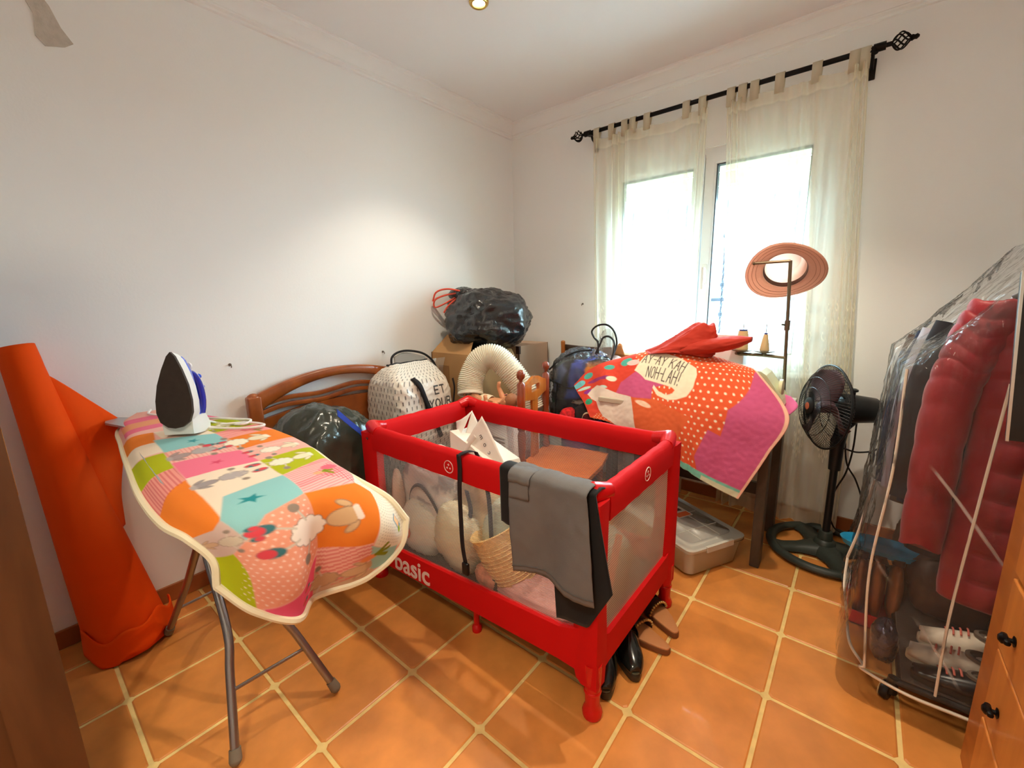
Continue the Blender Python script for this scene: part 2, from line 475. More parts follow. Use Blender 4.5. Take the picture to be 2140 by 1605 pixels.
DARKWOOD = mat('dark_grey_wood', (84, 74, 62), 0.5, wood=((62, 54, 46), (2, 2, 1), 6))
CARD = mat('brown_cardboard', (176, 132, 84), 0.8, var=(6, 0.06), bump=(40, 0.1, 0.003))
CARD2 = mat('pinkish_cardboard', (196, 164, 140), 0.8, var=(5, 0.05))
INK = mat('black_ink', (30, 28, 28), 0.7)
BAGBLK = mat('black_bin_bag', (34, 36, 38), 0.22, bump=(14, 0.5, 0.02), spec=0.7)
BAGGRN = mat('dark_green_bin_bag', (50, 54, 46), 0.2, bump=(9, 0.4, 0.02), spec=0.7)
DRAW = mat('red_drawstring', (214, 80, 60), 0.5)
DUCT = mat('cream_duct', (226, 220, 202), 0.45)
RED = mat('red_nylon', (198, 6, 10), 0.75, bump=(400, 0.15, 0.001), spec=.25)
REDPL = mat('red_plastic', (200, 16, 18), 0.25)
WHITEPRINT = mat('white_print', (232, 214, 208), 0.6)
NETW = netting('cot_net', (206, 202, 196), 0.20, 170)
NETE = netting('cot_end_net', (222, 212, 188), 0.60, 110)
WHITEPL = mat('white_plastic', (232, 230, 226), 0.35)
CREAMCL = mat('cream_cloth', (226, 214, 184), 0.9, bump=(120, 0.2, 0.002))
WHITECL = mat('white_cloth', (232, 226, 216), 0.9, bump=(150, 0.2, 0.002))
BLACKCL = mat('black_cloth', (14, 14, 16), 0.9, sheen=0.1)
GREYCL = mat('grey_cloth', (108, 105, 104), 0.9, bump=(220, 0.25, 0.002), var=(12, 0.07))
SKIN = mat('doll_skin', (206, 142, 100), 0.4)

# ------------------------------------------------------------------ the setting
X1, Y0, Y1, ZC = 3.15, -1.27, 2.455, 2.69
GY = .34
o = MB().box((0, Y0, -0.06), (X1, Y1, -0.004)).build('floor', GROUT, None, False); tag(o, kind='structure')
FLOOR = o
# terracotta tiles laid on the grid, whole ones share one mesh
def tile_mesh(name, w, d):
    g, b = 0.0062, 0.004
    R = []
    for ins, z in ((g, -0.006), (g, -0.0025), (g + b, 0.0)):
        a, c = w / 2 - ins, d / 2 - ins; k = min(0.010, a * .3, c * .3)
        R.append([(-a + k, -c, z), (a - k, -c, z), (a, -c + k, z), (a, c - k, z), (a - k, c, z), (-a + k, c, z), (-a, c - k, z), (-a, -c + k, z)])
    m = MB().rings(R, caps=True)
    me = bpy.data.meshes.new(name); me.from_pydata(m.v, [], m.f); me.update(); me.materials.append(TILE)
    return me
whole = tile_mesh('tile', GY, GY)
cuts = {}
xs = [0.0] + [0.17 + GY * i for i in range(0, 9)] + [X1]
ys = [Y0] + [GY * j for j in range(-3, 8)] + [Y1]
for i in range(len(xs) - 1):
    for j in range(len(ys) - 1):
        w, d = xs[i + 1] - xs[i], ys[j + 1] - ys[j]
        if w < 0.03 or d < 0.03: continue
        if abs(w - GY) < 1e-4 and abs(d - GY) < 1e-4: me = whole
        else:
            k = (round(w, 3), round(d, 3))
            if k not in cuts: cuts[k] = tile_mesh('cut_tile', w, d)
            me = cuts[k]
        t = bpy.data.objects.new('tile', me); COL.objects.link(t)
        t.parent = FLOOR; t.location = ((xs[i] + xs[i + 1]) / 2, (ys[j] + ys[j + 1]) / 2, 0)

WX0, WX1, WZ0, WZ1 = 0.865, 2.13, 0.885, 2.195
def wall(name, boxes, m=WALL):
    b = MB()
    for q in boxes: b.box(*q)
    return tag(b.build(name, m, None, False), kind='structure')
TH = 0.26
wall('wall_back', [((-TH, Y1, -.06), (WX0, Y1 + TH, ZC)), ((WX1, Y1, -.06), (X1 + TH, Y1 + TH, ZC)),
                   ((WX0, Y1, -.06), (WX1, Y1 + TH, WZ0)), ((WX0, Y1, WZ1), (WX1, Y1 + TH, ZC))])
wall('wall_left', [((-TH, Y0 - TH, -.06), (0, Y1, ZC))])
wall('wall_right', [((X1, Y0 - TH, -.06), (X1 + TH, Y1, ZC))])
wall('wall_front', [((0, Y0 - TH, -.06), (X1, Y0, ZC))])
wall('ceiling', [((-TH, Y0 - TH, ZC), (X1 + TH, Y1 + TH, ZC + .1))], CEIL)

# cornice: stepped and coved profile, (distance from wall, distance below ceiling)
PROF = [(0, 0), (.062, 0), (.062, .008), (.056, .012), (.054, .024), (.044, .032), (.030, .044), (.020, .060), (.016, .078), (.022, .084), (.022, .092), (.012, .098), (.010, .108), (0, .112)]
def cornice(name, fn):
    R = [[fn(e, dx, dz) for dx, dz in PROF] for e in (0, 1)]
    return tag(MB().rings(R, caps=True).build(name, CORN, None, True, 25), kind='structure')
cornice('trim_1', lambda e, d, z: (d, Y0 if e == 0 else Y1 - d, ZC - z))
cornice('trim_2', lambda e, d, z: (d if e == 0 else X1, Y1 - d, ZC - z))
cornice('trim_3', lambda e, d, z: (X1 - d, Y0 if e == 0 else Y1 - d, ZC - z))

# skirting tiles
def skirting(name, p0, p1, nrm):
    p0, p1, nrm = Vector(p0), Vector(p1), Vector(nrm)
    L = (p1 - p0).length; t = (p1 - p0) / L
    a = p0 + nrm * 0.0; c = p1 + nrm * 0.009
    root = MB().box((min(a.x, c.x), min(a.y, c.y), 0), (max(a.x, c.x), max(a.y, c.y), .078)).build(name, GROUT, None, False)
    tag(root, kind='structure')
    n = round(L / GY); 
    for k in range(n):
        q0 = p0 + t * (L * k / n + .003) + nrm * .001; q1 = p0 + t * (L * (k + 1) / n - .003) + nrm * .012
        MB().box((min(q0.x, q1.x), min(q0.y, q1.y), .001), (max(q0.x, q1.x), max(q0.y, q1.y), .080), .003, 1).build('skirting_tile', SKIRT, root, False)
skirting('baseboard_left', (0, Y0 + .01, 0), (0, Y1, 0), (1, 0, 0))
skirting('baseboard_back', (.014, Y1, 0), (X1, Y1, 0), (0, -1, 0))
skirting('baseboard_right', (X1, Y0 + .01, 0), (X1, Y1 - .014, 0), (-1, 0, 0))

# flaked plaster high on the left wall
pts = [(-.19, 2.40), (-.15, 2.42), (-.12, 2.37), (-.10, 2.31), (-.075, 2.27), (-.10, 2.25), (-.15, 2.235), (-.17, 2.26), (-.165, 2.33)]
o = MB().poly([(0.0005, y, z) for y, z in pts], (.003, 0, 0)).build('plaster_flake', mat('bare_plaster', (196, 186, 174), .95, var=(40, .12), bump=(60, .6, .006)), None, False)
tag(o, kind='structure')

# ------------------------------------------------------------------ window
win = thing('window_1', None, None, (1.497, Y1, WZ0), kind='structure')
FY0, FY1 = Y1 + .015, Y1 + .075
frame_ring(WX0, WX1, WZ0, WZ1, .05, FY0, FY1).build('frame', PVC, win, True, 35)
GLASS = film('window_glass', (250, 252, 255), 0.0, 0.02, (2, 0.0, 0.001), 0.1)
SHX = [(WX0 + .035, 1.492), (1.498, WX1 - .035)]
for k, (a, b) in enumerate(SHX):
    z0, z1, w = WZ0 + .035, WZ1 - .035, .062
    so = frame_ring(a, b, z0, z1, w, FY0 - .012, FY1 - .006).build('sash', PVC, win, True, 35)
    frame_ring(a + .012, b - .012, z0 + .012, z1 - .012, w - .022, FY0 - .016, FY0 - .010).build('raised_edge', PVC, so, True, 35)
    frame_ring(a + w - .004, b - w + .004, z0 + w - .004, z1 - w + .004, .010, FY0 - .004, FY1 - .02).build('gasket', GASK, so, False)
    MB().box((a + w, FY0 + .02, z0 + w), (b - w, FY0 + .026, z1 - w)).build('pane', GLASS, so, False)
h = MB().box((1.515, FY0 - .022, 1.40), (1.545, FY0 - .012, 1.52), .006).tube([(1.53, FY0 - .02, 1.49), (1.53, FY0 - .055, 1.49)], .010).tube([(1.53, FY0 - .055, 1.50), (1.53, FY0 - .058, 1.44), (1.53, FY0 - .055, 1.37)], [.011, .012, .010])
h.build('handle', WHITEPL, win)
MB().box((WX0 - .03, Y1 - .05, WZ0 - .03), (WX1 + .03, Y1 + .02, WZ0), .006).build('window_sill', PVC, win, False)
MB().box((WX0 - .02, FY1, WZ0 - .02), (WX1 + .02, Y1 + TH + .04, WZ0 + .004), .006).build('outer_sill', mat('stone_sill', (214, 210, 204), .7), win, False)
# roller shutter, a little way down outside the glass
sh = MB().box((WX0 + .02, FY1 + .03, 2.155), (WX1 - .02, FY1 + .10, 2.195)).build('shutter_box', PVC, win, False)
SHUT = mat('shutter_slat', (238, 232, 212), .5, translucent=.35)
nsl = 6
for k in range(nsl):
    z1 = 2.155 - k * .040
    MB().box((WX0 + .02, FY1 + .05, z1 - .037), (WX1 - .02, FY1 + .062, z1), .005, 2).build('slat', SHUT, sh, False)

# iron grille outside
gr = thing('window_grille', 'white-lit iron security grille of twisted bars outside the window', 'grille', (1.497, 2.80, WZ0))
GRM = mat('grille_iron', (74, 76, 84), .5, .3)
gy = 2.78
for k in range(10):
    x = .905 + k * .1315
    p = []
    b = MB()
    for seg in range(44):
        z = WZ0 + .01 + seg * (1.29 / 43)
        tw = seg * 0.9
        p.append([(x + .0085 * math.cos(tw + q * PI / 2), gy + .0085 * math.sin(tw + q * PI / 2), z) for q in range(4)])
    b.rings(p)
    for z in (1.20, 1.40, 1.72): b.ball((x, gy, z), (.018, .018, .022), 8, 6)
    b.build('bar', GRM, gr, False)
for z in (WZ0 + .06, 1.30, WZ1 - .12):
    MB().box((WX0, gy - .004, z - .012), (WX1, gy + .004, z + .012)).build('cross_bar', GRM, gr, False)
for x in (WX0 + .35, WX1 - .35):
    MB().tube([(x - .16, gy, WZ0 + .07), (x, gy, WZ0 + .20), (x + .16, gy, WZ0 + .07)], .007, 6).build('chevron_bar', GRM, gr)

# what stands across the street
tag(MB().box((-14, Y1 + TH, -1.0), (16, 26, -.7)).build('ground', mat('street', (190, 186, 180), .9), None, False), kind='structure')
hs = thing('house', 'sunlit pale house front with small windows across the street', 'house', (-1.5, 11, -.7))
HW = mat('house_render', (206, 212, 224), .9, var=(2, .05))
MB().box((-9, 11, -.7), (3.0, 15, 3.6)).build('wall', HW, hs, False)
MB().box((-9.2, 10.7, 3.6), (3.2, 15.2, 3.78)).build('roof', mat('house_roof', (190, 130, 100), .9), hs, False)
for x in (-7.2, -4.4, -1.8, .8):
    w = MB().box((x, 10.96, .7), (x + 1.0, 11.02, 2.0)).build('window', mat('house_window_frame', (150, 160, 184), .5), hs, False)
    MB().box((x + .08, 10.94, .78), (x + .92, 10.965, 1.92)).build('pane', mat('house_glass', (96, 108, 136), .1), w, False)
bs = thing('street_hedge', 'leafy hedge below the window across the street', 'hedge', (1.0, 7.2, -.7))
HG = mat('hedge_leaf', (150, 152, 96), .8, translucent=.3)
hb = MB(); rr = random.Random(4)
for k in range(420):
    c = Vector((rr.uniform(-4, 3.4), 7.2 + rr.uniform(-.3, .3), rr.uniform(-.68, .62 + .2 * math.sin(k))))
    a = Vector((rr.uniform(-1, 1), rr.uniform(-1, 1), rr.uniform(-1, 1))).normalized() * .11; b2 = a.orthogonal().normalized() * .06
    hb.add([c - a, c - b2, c + a, c + b2], [(0, 1, 2, 3)])
hb.build('foliage', HG, bs, False)
MB().box((-4, 7.0, -.7), (3.4, 7.4, .35), .05).build('inner_growth', mat('hedge_core', (92, 96, 60), .9), bs, False)

# ------------------------------------------------------------------ door leaf at the left edge of the view
dr = thing('door_1', None, None, (.99, -1.24, 0), kind='structure')
d0, d1 = Vector((.945, -.455)), Vector((1.00, -1.235))
dt = (d1 - d0).normalized(); dn = Vector((-dt.y, dt.x))          # dn points to the room side
if dn.x < 0: dn = -dn
def dbox(b, s0, s1, n0, n1, z0, z1):
    P = [d0 + dt * s + dn * n for s, n in ((s0, n0), (s1, n0), (s1, n1), (s0, n1))]
    b.poly([(p.x, p.y, z0) for p in P], (0, 0, z1 - z0)); return b
DOORW = mat('door_wood', (104, 64, 34), .5, wood=((80, 46, 22), (4, 4, .6), 4))
L_ = (d1 - d0).length
b = MB(); dbox(b, 0, L_, -.02, .016, .01, 2.03); b.build('leaf', DOORW, dr, False)
for s0, s1, z0, z1 in ((0, .10, .01, 2.03), (L_ - .10, L_, .01, 2.03), (.10, L_ - .10, .01, .20), (.10, L_ - .10, 1.93, 2.03), (.10, L_ - .10, .86, .98)):
    b = MB(); dbox(b, s0, s1, .016, .024, z0, z1); b.build('stile' if s1 - s0 < .2 else 'rail', DOORW, dr, False)
for z0, z1 in ((.25, .82), (1.02, 1.88)):
    b = MB(); dbox(b, .14, L_ - .14, .016, .021, z0, z1); b.build('panel', DOORW, dr, False)
def dp(s, n, z): q = d0 + dt * s + dn * n; return (q.x, q.y, z)
for sg in (1, -1):
    nn = .024 if sg > 0 else -.02
    hb = MB(); P = [dp(.04, nn, .90), dp(.075, nn, .90), dp(.075, nn, 1.09), dp(.04, nn, 1.09)]
    hb.poly(P, (dn.x * .006 * sg, dn.y * .006 * sg, 0)); pl = hb.build('handle_plate', GOLD, dr, False)
    MB().tube([dp(.057, nn, 1.02), dp(.057, nn + .05 * sg, 1.02), dp(.07, nn + .058 * sg, 1.02), dp(.12, nn + .056 * sg, 1.018), dp(.16, nn + .05 * sg, 1.01)], [.009, .009, .010, .009, .008]).build('handle', CHROME, pl)
b = MB(); P = [dp(-.0015, -.01, .93), dp(-.0015, .008, .93), dp(-.0015, .008, 1.08), dp(-.0015, -.01, 1.08)]
b.poly(P, (dt.x * .003, dt.y * .003, 0)); b.build('latch_plate', GOLD, dr, False)
# ------------------------------------------------------------------ curtain rod
RZ, RY = 2.43, 2.36
rod = thing('curtain_rod', 'black wrought iron curtain rod with twisted cage ends above the window', 'curtain rod', (1.5, RY, RZ))
MB().tube([(.76, RY, RZ), (2.245, RY, RZ)], .0125, 12).build('rod', BLACKIRON, rod)
for sx, x0 in ((-1, .765), (1, 2.235)):
    b = MB().tube([(x0, RY, RZ), (x0, RY - .001, RZ - .02)], .02, 12)
    b.tube([(x0, RY, RZ), (x0, RY + .03, RZ - .035), (x0, Y1 - .012, RZ - .055)], .008, 8).box((x0 - .016, Y1 - .012, RZ - .10), (x0 + .016, Y1, RZ - .01), .003)
    b.build('bracket', BLACKIRON, rod)
    q = lambda t: x0 + sx * t
    fb = MB().tube([(q(0), RY, RZ), (q(.045), RY, RZ)], .018, 12).tube([(q(.045), RY, RZ), (q(.066), RY, RZ)], .010, 10)
    fin = fb.build('finial', BLACKIRON, rod)
    cg = MB()
    for k in range(7):
        P = []
        for s in range(15):
            t = s / 14; rr = .006 + .028 * math.sin(PI * t ** .9) ** .9; a = 2 * PI * k / 7 + sx * 2.2 * t
            P.append((q(.066 + .062 * t), RY + rr * math.cos(a), RZ + rr * math.sin(a)))
        cg.tube(P, .0034, 6)
    cg.build('cage', BLACKIRON, fin)
    MB().lathe([(.010, 0), (.013, .006), (.009, .014), (.011, .022), (.004, .030)], (q(.126), RY, RZ), (sx, 0, 0), 12).build('tip', BLACKIRON, fin)

# ------------------------------------------------------------------ sheer curtains
def sheer(name):
    m = bpy.data.materials.new(name); m.use_nodes = True
    nt = m.node_tree; N = nt.nodes; L = nt.links
    N.remove(N['Principled BSDF']); out = N['Material Output']
    at = N.new('ShaderNodeAttribute'); at.attribute_name = 'Col'
    tr = N.new('ShaderNodeBsdfTransparent')
    df = N.new('ShaderNodeBsdfDiffuse'); df.inputs[0].default_value = (*lin((240, 232, 208)), 1)
    tl = N.new('ShaderNodeBsdfTranslucent'); tl.inputs[0].default_value = (*lin((244, 238, 220)), 1)
    ma = N.new('ShaderNodeMixShader'); ma.inputs[0].default_value = .5
    L.new(df.outputs[0], ma.inputs[1]); L.new(tl.outputs[0], ma.inputs[2])
    # thread cover grows when the cloth is seen edge-on
    lw = N.new('ShaderNodeLayerWeight'); lw.inputs[0].default_value = .35
    ad = N.new('ShaderNodeMath'); ad.operation = 'MULTIPLY_ADD'; ad.inputs[1].default_value = .55; ad.use_clamp = True
    L.new(lw.outputs['Facing'], ad.inputs[0]); L.new(at.outputs['Fac'], ad.inputs[2])
    ms = N.new('ShaderNodeMixShader'); L.new(ad.outputs[0], ms.inputs[0]); L.new(tr.outputs[0], ms.inputs[1]); L.new(ma.outputs[0], ms.inputs[2])
    L.new(ms.outputs[0], out.inputs[0])
    return m
SHEER = sheer('sheer_curtain_cloth')
TABM = mat('curtain_tab_cloth', (232, 224, 202), .9, translucent=.4)

def curtain(label, top, bot, tabs, seed, gather):
    """top/bot = (x left, x right) at the heading and at the hem; gather = [(u, strength)] bunches of pleats"""
    nu, nv = 340, 240
    u = np.linspace(0, 1, nu); v = np.linspace(0, 1, nv)
    U, V = np.meshgrid(u, v)
    ztop = RZ - .05
    dens = np.zeros_like(u); 
    for g, s, w in gather: dens += s * np.exp(-((u - g) / w) ** 2)
    speed = 1 / (1 + 1.3 * dens); cum = np.cumsum(speed); cum = (cum - cum[0]) / (cum[-1] - cum[0])   # bunching
    even = u
    T = np.clip(V * 1.6, 0, 1)
    Xn = cum[None, :] * (1 - .5 * T) + even[None, :] * .5 * T
    xl = top[0] + (bot[0] - top[0]) * np.clip(V * 1.3, 0, 1); xr = top[1] + (bot[1] - top[1]) * np.clip(V * 1.3, 0, 1)
    X = xl + (xr - xl) * Xn
    ph = np.cumsum(1 + 2.2 * dens); ph = ph / ph[-1] * 2 * PI * 7
    amp = .008 + .020 * np.clip(dens, 0, 1)[None, :] + .010 * V
    Yc = RY - .012 + amp * np.sin(ph[None, :] + .5 * np.sin(V * 3 + seed)) - .004 * np.sin(2.7 * ph[None, :])
    sag = np.zeros_like(u)
    for a, b in zip(tabs[:-1], tabs[1:]):
        m = (X[0] > a) & (X[0] < b); t = (X[0] - a) / (b - a); sag = np.where(m, .10 * (b - a) * np.sin(PI * np.clip(t, 0, 1)) ** .7, sag)
    Z = ztop - sag[None, :] * np.exp(-V * 9) - V * (ztop - .03) 
    A = np.stack([X, Yc, Z], -1)
    p = Paint(X, Z, (0, 0, 0), .004); M = np.full(X.shape, .36)
    # heading band, hem, side hems
    M = np.where(V < .028, .55, M); M = np.where(V > .965, .55, M); M = np.where((U < .012) | (U > .988), .6, M)
    # embroidery scrolls low on the cloth (cloth coordinates: width 1.35 m, height up from the hem)
    XX = U * 1.35; ZZ = (1 - V) * (ztop - .03)
    e = Paint(XX, ZZ, (0, 0, 0), .006); W = (255, 255, 255)
    for bx in (.11, .36, .61, .86, 1.11, 1.30):
        for bz, sc in ((.98, 1.0), (.52, .7)):
            for sg in (-1, 1):
                for k, (ox, oz, rr) in enumerate(((.030, .24, .020), (.044, .17, .026), (.056, .09, .028), (.044, .0, .022), (.060, -.08, .026), (.035, -.15, .020))):
                    c = (bx + sg * ox * sc, bz + oz * sc); P = []
                    for q in range(22):
                        t = q / 21; a = PI / 2 - sg * (0.3 + 4.6 * t); r = rr * sc * (1 - .75 * t)
                        P.append((c[0] + r * math.cos(a), c[1] + r * math.sin(a)))
                    e.line(P, .0045, W)
                e.line([(bx, bz - .2 * sc), (bx + sg * .03 * sc, bz - .1 * sc), (bx + sg * .022 * sc, bz + .08 * sc), (bx + sg * .012 * sc, bz + .2 * sc), (bx, bz + .28 * sc)], .005, W)
            for k in range(5):
                e.ell((bx, bz + (-.12 + .07 * k) * sc), .010 * sc, .022 * sc, 0, W)
    M = M + .45 * e.c[..., 0]
    o = MB().grid(A).build('sheer_curtain', SHEER, None, True, 180)
    c3 = np.repeat(M[..., None], 3, -1); setcol(o, c3)
    tag(o, label, 'curtain', 'sheer tab top curtains on the black rod')
    for x in tabs:
        P = []
        w = .021
        for s in range(17):
            a = -PI / 2 + 2 * PI * s / 16
            y = RY + .0165 * math.cos(a + PI / 2 * 0) ; z = RZ + .0165 * math.sin(a)
            if s == 0: P.append((RY - .010, ztop - .035)); P.append((RY - .0165, RZ - .010))
            if 3 <= s <= 13: pass
        prof = [(RY - .013, ztop - .03), (RY - .018, RZ - .008), (RY - .016, RZ + .008), (RY - .006, RZ + .0165), (RY + .006, RZ + .0165), (RY + .016, RZ + .008), (RY + .018, RZ - .008), (RY - .006, ztop - .03)]
        MB().grid([[(x - w, y, z), (x + w, y, z)] for y, z in prof]).build('tab', TABM, o, True, 180, .0015)
    return o
curtain('left sheer cream curtain with embroidered scrolls, beside the corner', (.79, 1.52), (.84, 1.50), [.816, .924, 1.016, 1.071, 1.163, 1.40, 1.49], 1,
        [(.04, .7, .04), (.30, .9, .10), (.93, .8, .06)])
curtain('right sheer cream curtain with embroidered scrolls, behind the standing fan', (1.618, 2.226), (1.72, 2.335), [1.638, 1.695, 1.753, 1.868, 2.025, 2.17, 2.208], 2,
        [(.10, .9, .09), (.93, 1.0, .07), (.6, .25, .1)])

# ------------------------------------------------------------------ ceiling spotlights
LAMPGLOW = mat('lamp_glow', (255, 236, 190), .4, emit=((255, 226, 170), 14.0))
for i, ((lx, ly), lab) in enumerate(((LAMP1, 'glowing recessed ceiling spotlight with gold ring, nearer the left wall'), (LAMP2, 'glowing recessed ceiling spotlight with gold ring, nearer the curtain rod finial'))):
    t = thing('ceiling_spotlight', lab, 'spotlight', (lx, ly, ZC), 'recessed ceiling spotlights')
    MB().lathe([(.028, -.002), (.030, -.010), (.040, -.012), (.046, -.006), (.047, 0), (.030, 0)], (lx, ly, ZC), (0, 0, 1), 28, False).build('ring', GOLD, t)
    MB().lathe([(0.001, -.004), (.022, -.006), (.028, -.003), (.028, -.001), (.001, -.0005)], (lx, ly, ZC), (0, 0, 1), 20).build('bulb', LAMPGLOW, t)

# ------------------------------------------------------------------ little hooks left in the walls
def hook(p, n, lab):
    p, n = Vector(p), Vector(n)
    b = MB().lathe([(.007, 0), (.007, .003), (.002, .004)], p, n, 10).tube([p, p + n * .014, p + n * .020 + Vector((0, 0, -.006)), p + n * .016 + Vector((0, 0, -.013))], .0022, 6)
    tag(b.build('wall_hook', mat('old_hook_metal', (120, 106, 96), .5, .6), None), lab, 'hook')
hook((0, .266, 1.049), (1, 0, 0), 'small metal hook in the white wall, above left of the wooden headboard')
hook((0, 1.114, 1.023), (1, 0, 0), 'small metal hook in the white wall, just above the headboard beside the dashed bag')
hook((.665, Y1, 1.288), (0, -1, 0), 'tiny metal hook in the wall left of the curtain')
# ------------------------------------------------------------------ travel cot
RAILT, RAILB = .775, .668
cot = thing('travel_cot', 'red folding travel cot with net sides, heaped with bags, in the middle', 'cot', (1.2, .93, 0))
CX0, CX1, CY0, CY1 = .615, 1.785, .60, 1.245
def rail(p, q, nm, logo=None):
    p, q = Vector(p), Vector(q); d = (q - p).normalized(); nn = Vector((-d.y, d.x, 0)); R = []
    n = 26
    for i in range(n + 1):
        t = i / n; c = p + (q - p) * t; zj = .0012 * math.sin(i * 1.1) + .0008 * math.sin(i * 2.3)
        R.append([c + nn * a + Vector((0, 0, z + zj)) for a, z in ((-.022, RAILB), (-.024, RAILB + .05), (-.022, RAILT - .02), (-.012, RAILT - .003), (0, RAILT), (.012, RAILT - .003), (.022, RAILT - .02), (.024, RAILB + .05), (.022, RAILB), (0, RAILB - .006))])
    return MB().rings(R).build(nm, RED, cot, True, 60)
r1 = rail((CX0 + .05, CY0, 0), (CX1 - .05, CY0, 0), 'rail')
r2 = rail((CX0 + .05, CY1, 0), (CX1 - .05, CY1, 0), 'rail')
r3 = rail((CX0, CY0 + .05, 0), (CX0, CY1 - .05, 0), 'rail')
r4 = rail((CX1, CY0 + .05, 0), (CX1, CY1 - .05, 0), 'rail')
for sx, sy in ((0, 0), (1, 0), (0, 1), (1, 1)):
    cx, cy = (CX0, CX1)[sx], (CY0, CY1)[sy]; ix, iy = (1, -1)[sx], (1, -1)[sy]
    b = MB()
    # corner joint: elbow of smooth plastic over the two rails
    b.tube([(cx + ix * .075, cy, .752), (cx + ix * .04, cy + iy * .006, .758), (cx + ix * .012, cy + iy * .012, .765), (cx + ix * .006, cy + iy * .04, .758), (cx, cy + iy * .075, .752)], [.026, .030, .033, .030, .026], 12)
    cj = b.build('corner_joint', REDPL, cot)
    MB().lathe([(.006, 0), (.006, .003), (.003, .004)], (cx + ix * .03, cy - .030 * iy, .722), (0, -iy, 0), 8).build('rivet', CHROME, cj)
    # fabric corner post: wide at the top and bottom, both faces of the corner
    R = []
    for z, w in ((.12, .055), (.20, .075), (.29, .066), (.40, .058), (.55, .056), (.66, .060), (.745, .066)):
        R.append([(cx - ix * .026, cy - iy * .026, z), (cx + ix * w * .5, cy - iy * .027, z), (cx + ix * w, cy - iy * .012, z), (cx + ix * w, cy + iy * .01, z), (cx + ix * .01, cy + iy * .012, z),
                  (cx + ix * .01, cy + iy * w, z), (cx - ix * .012, cy + iy * w, z), (cx - ix * .027, cy + iy * w * .5, z)])
    b = MB(); b.rings(R); b.build('corner_post', RED, cot, True, 60)
    b = MB().tube([(cx, cy, .20), (cx, cy, .10), (cx, cy, .03)], [.030, .026, .023], 14)
    lg = b.build('leg', REDPL, cot)
    MB().lathe([(.020, 0), (.031, .003), (.033, .018), (.028, .032), (.024, .040), (.024, .05)], (cx, cy, 0), (0, 0, 1), 18).build('foot', REDPL, lg)
    MB().lathe([(.0265, -.006), (.0285, -.003), (.0285, .003), (.0265, .006)], (cx, cy, .095), (0, 0, 1), 16).build('collar', REDPL, lg)
# lower bands and net panels
def band(p, q, z0, z1, h0, h1, nm='lower_band'):
    p, q = Vector(p), Vector(q); d = (q - p).normalized(); nn = Vector((-d.y, d.x, 0)); R = []
    for i in range(21):
        t = i / 20; c = p + (q - p) * t; a0 = z0 + (z1 - z0) * t; a1 = h0 + (h1 - h0) * t; e = .05 * max(0, abs(2 * t - 1) - .85) / .15
        R.append([c + nn * s + Vector((0, 0, z)) for s, z in ((-.022, a0 - e * .3), (-.024, (a0 + a1) / 2), (-.022, a1 + e), (.0, a1 + e), (.0, a0 - e * .3))])
    return MB().rings(R).build(nm, RED, cot, True, 60)
lb = band((CX0, CY0, 0), (CX1, CY0, 0), .100, .165, .205, .290)
band((CX1, CY1, 0), (CX0, CY1, 0), .165, .120, .28, .22)
band((CX0, CY1, 0), (CX0, CY0, 0), .12, .100, .22, .205)
band((CX1, CY0, 0), (CX1, CY1, 0), .165, .165, .27, .27)
def net(P, m):
    A = [[P[0], P[1]], [P[3], P[2]]]
    return MB().grid(A).build('net_panel', m, cot, False)
net([(CX0 + .03, CY0 - .008, .66), (CX1 - .03, CY0 - .008, .675), (CX1 - .03, CY0 - .008, .28), (CX0 + .03, CY0 - .008, .20)], NETW)
net([(CX0 + .03, CY1, .68), (CX1 - .03, CY1, .68), (CX1 - .03, CY1, .28), (CX0 + .03, CY1, .20)], NETW)
net([(CX0, CY0 + .03, .68), (CX0, CY1 - .03, .68), (CX0, CY1 - .03, .2), (CX0, CY0 + .03, .20)], NETW)
net([(CX1 + .006, CY0 + .03, .68), (CX1 + .006, CY1 - .03, .68), (CX1 + .006, CY1 - .03, .26), (CX1 + .006, CY0 + .03, .26)], NETE)
MB().box((CX0 + .01, CY0 + .01, .165), (CX1 - .01, CY1 - .01, .19), .008).build('floor_mat', mat('cot_mat', (70, 62, 66), .8), cot, False)
MB().tube([(1.2, .93, .165), (1.2, .93, 0.012)], .018, 10).lathe([(.026, 0), (.026, .02), (.018, .03)], (1.2, .93, 0), (0, 0, 1), 12).build('middle_leg', REDPL, cot)
MB().tube([(1.24, CY0 + .03, .165), (1.24, CY0 + .03, .012)], .012, 8).lathe([(.020, 0), (.020, .02), (.012, .03)], (1.24, CY0 + .03, 0), (0, 0, 1), 12).build('middle_leg', REDPL, cot)
# lettering and round badges
ang = math.atan2(.165 - .100, CX1 - CX0)
M3 = Matrix(((1, 0, 0), (0, 0, 1), (0, 1, 0))) @ Matrix.Rotation(0, 3, 'Z')
M3 = Matrix(((1, 0, 0), (0, 0, -1), (0, 1, 0)))
text_mesh('basic', .088, Matrix(((1.02, 0, 0), (0, 0, -1), (ang * 1.0, 1, 0))), (.772, CY0 - .0252, .122), .0012, 'lettering', WHITEPRINT, lb, .0016)
def badge(c, u, w, par):
    c, u, w = Vector(c), Vector(u), Vector(w)
    b = MB().tube([c + u * .024 * math.cos(a) + w * .024 * math.sin(a) for a in [2 * PI * k / 28 for k in range(28)]], .0016, 6, True)
    for dx, dz, l in ((0, .008, .010), (-.008, -.005, .008), (.008, -.005, .008)):
        b.tube([c + u * (dx - l / 2) + w * dz, c + u * (dx + l / 2) + w * dz], .0014, 5); b.tube([c + u * dx + w * (dz - l / 2), c + u * dx + w * (dz + l / 2)], .0014, 5)
    b.build('badge', WHITEPRINT, par)
badge((1.178, CY0 - .0235, .712), (1, 0, 0), (0, 0, 1), r1)
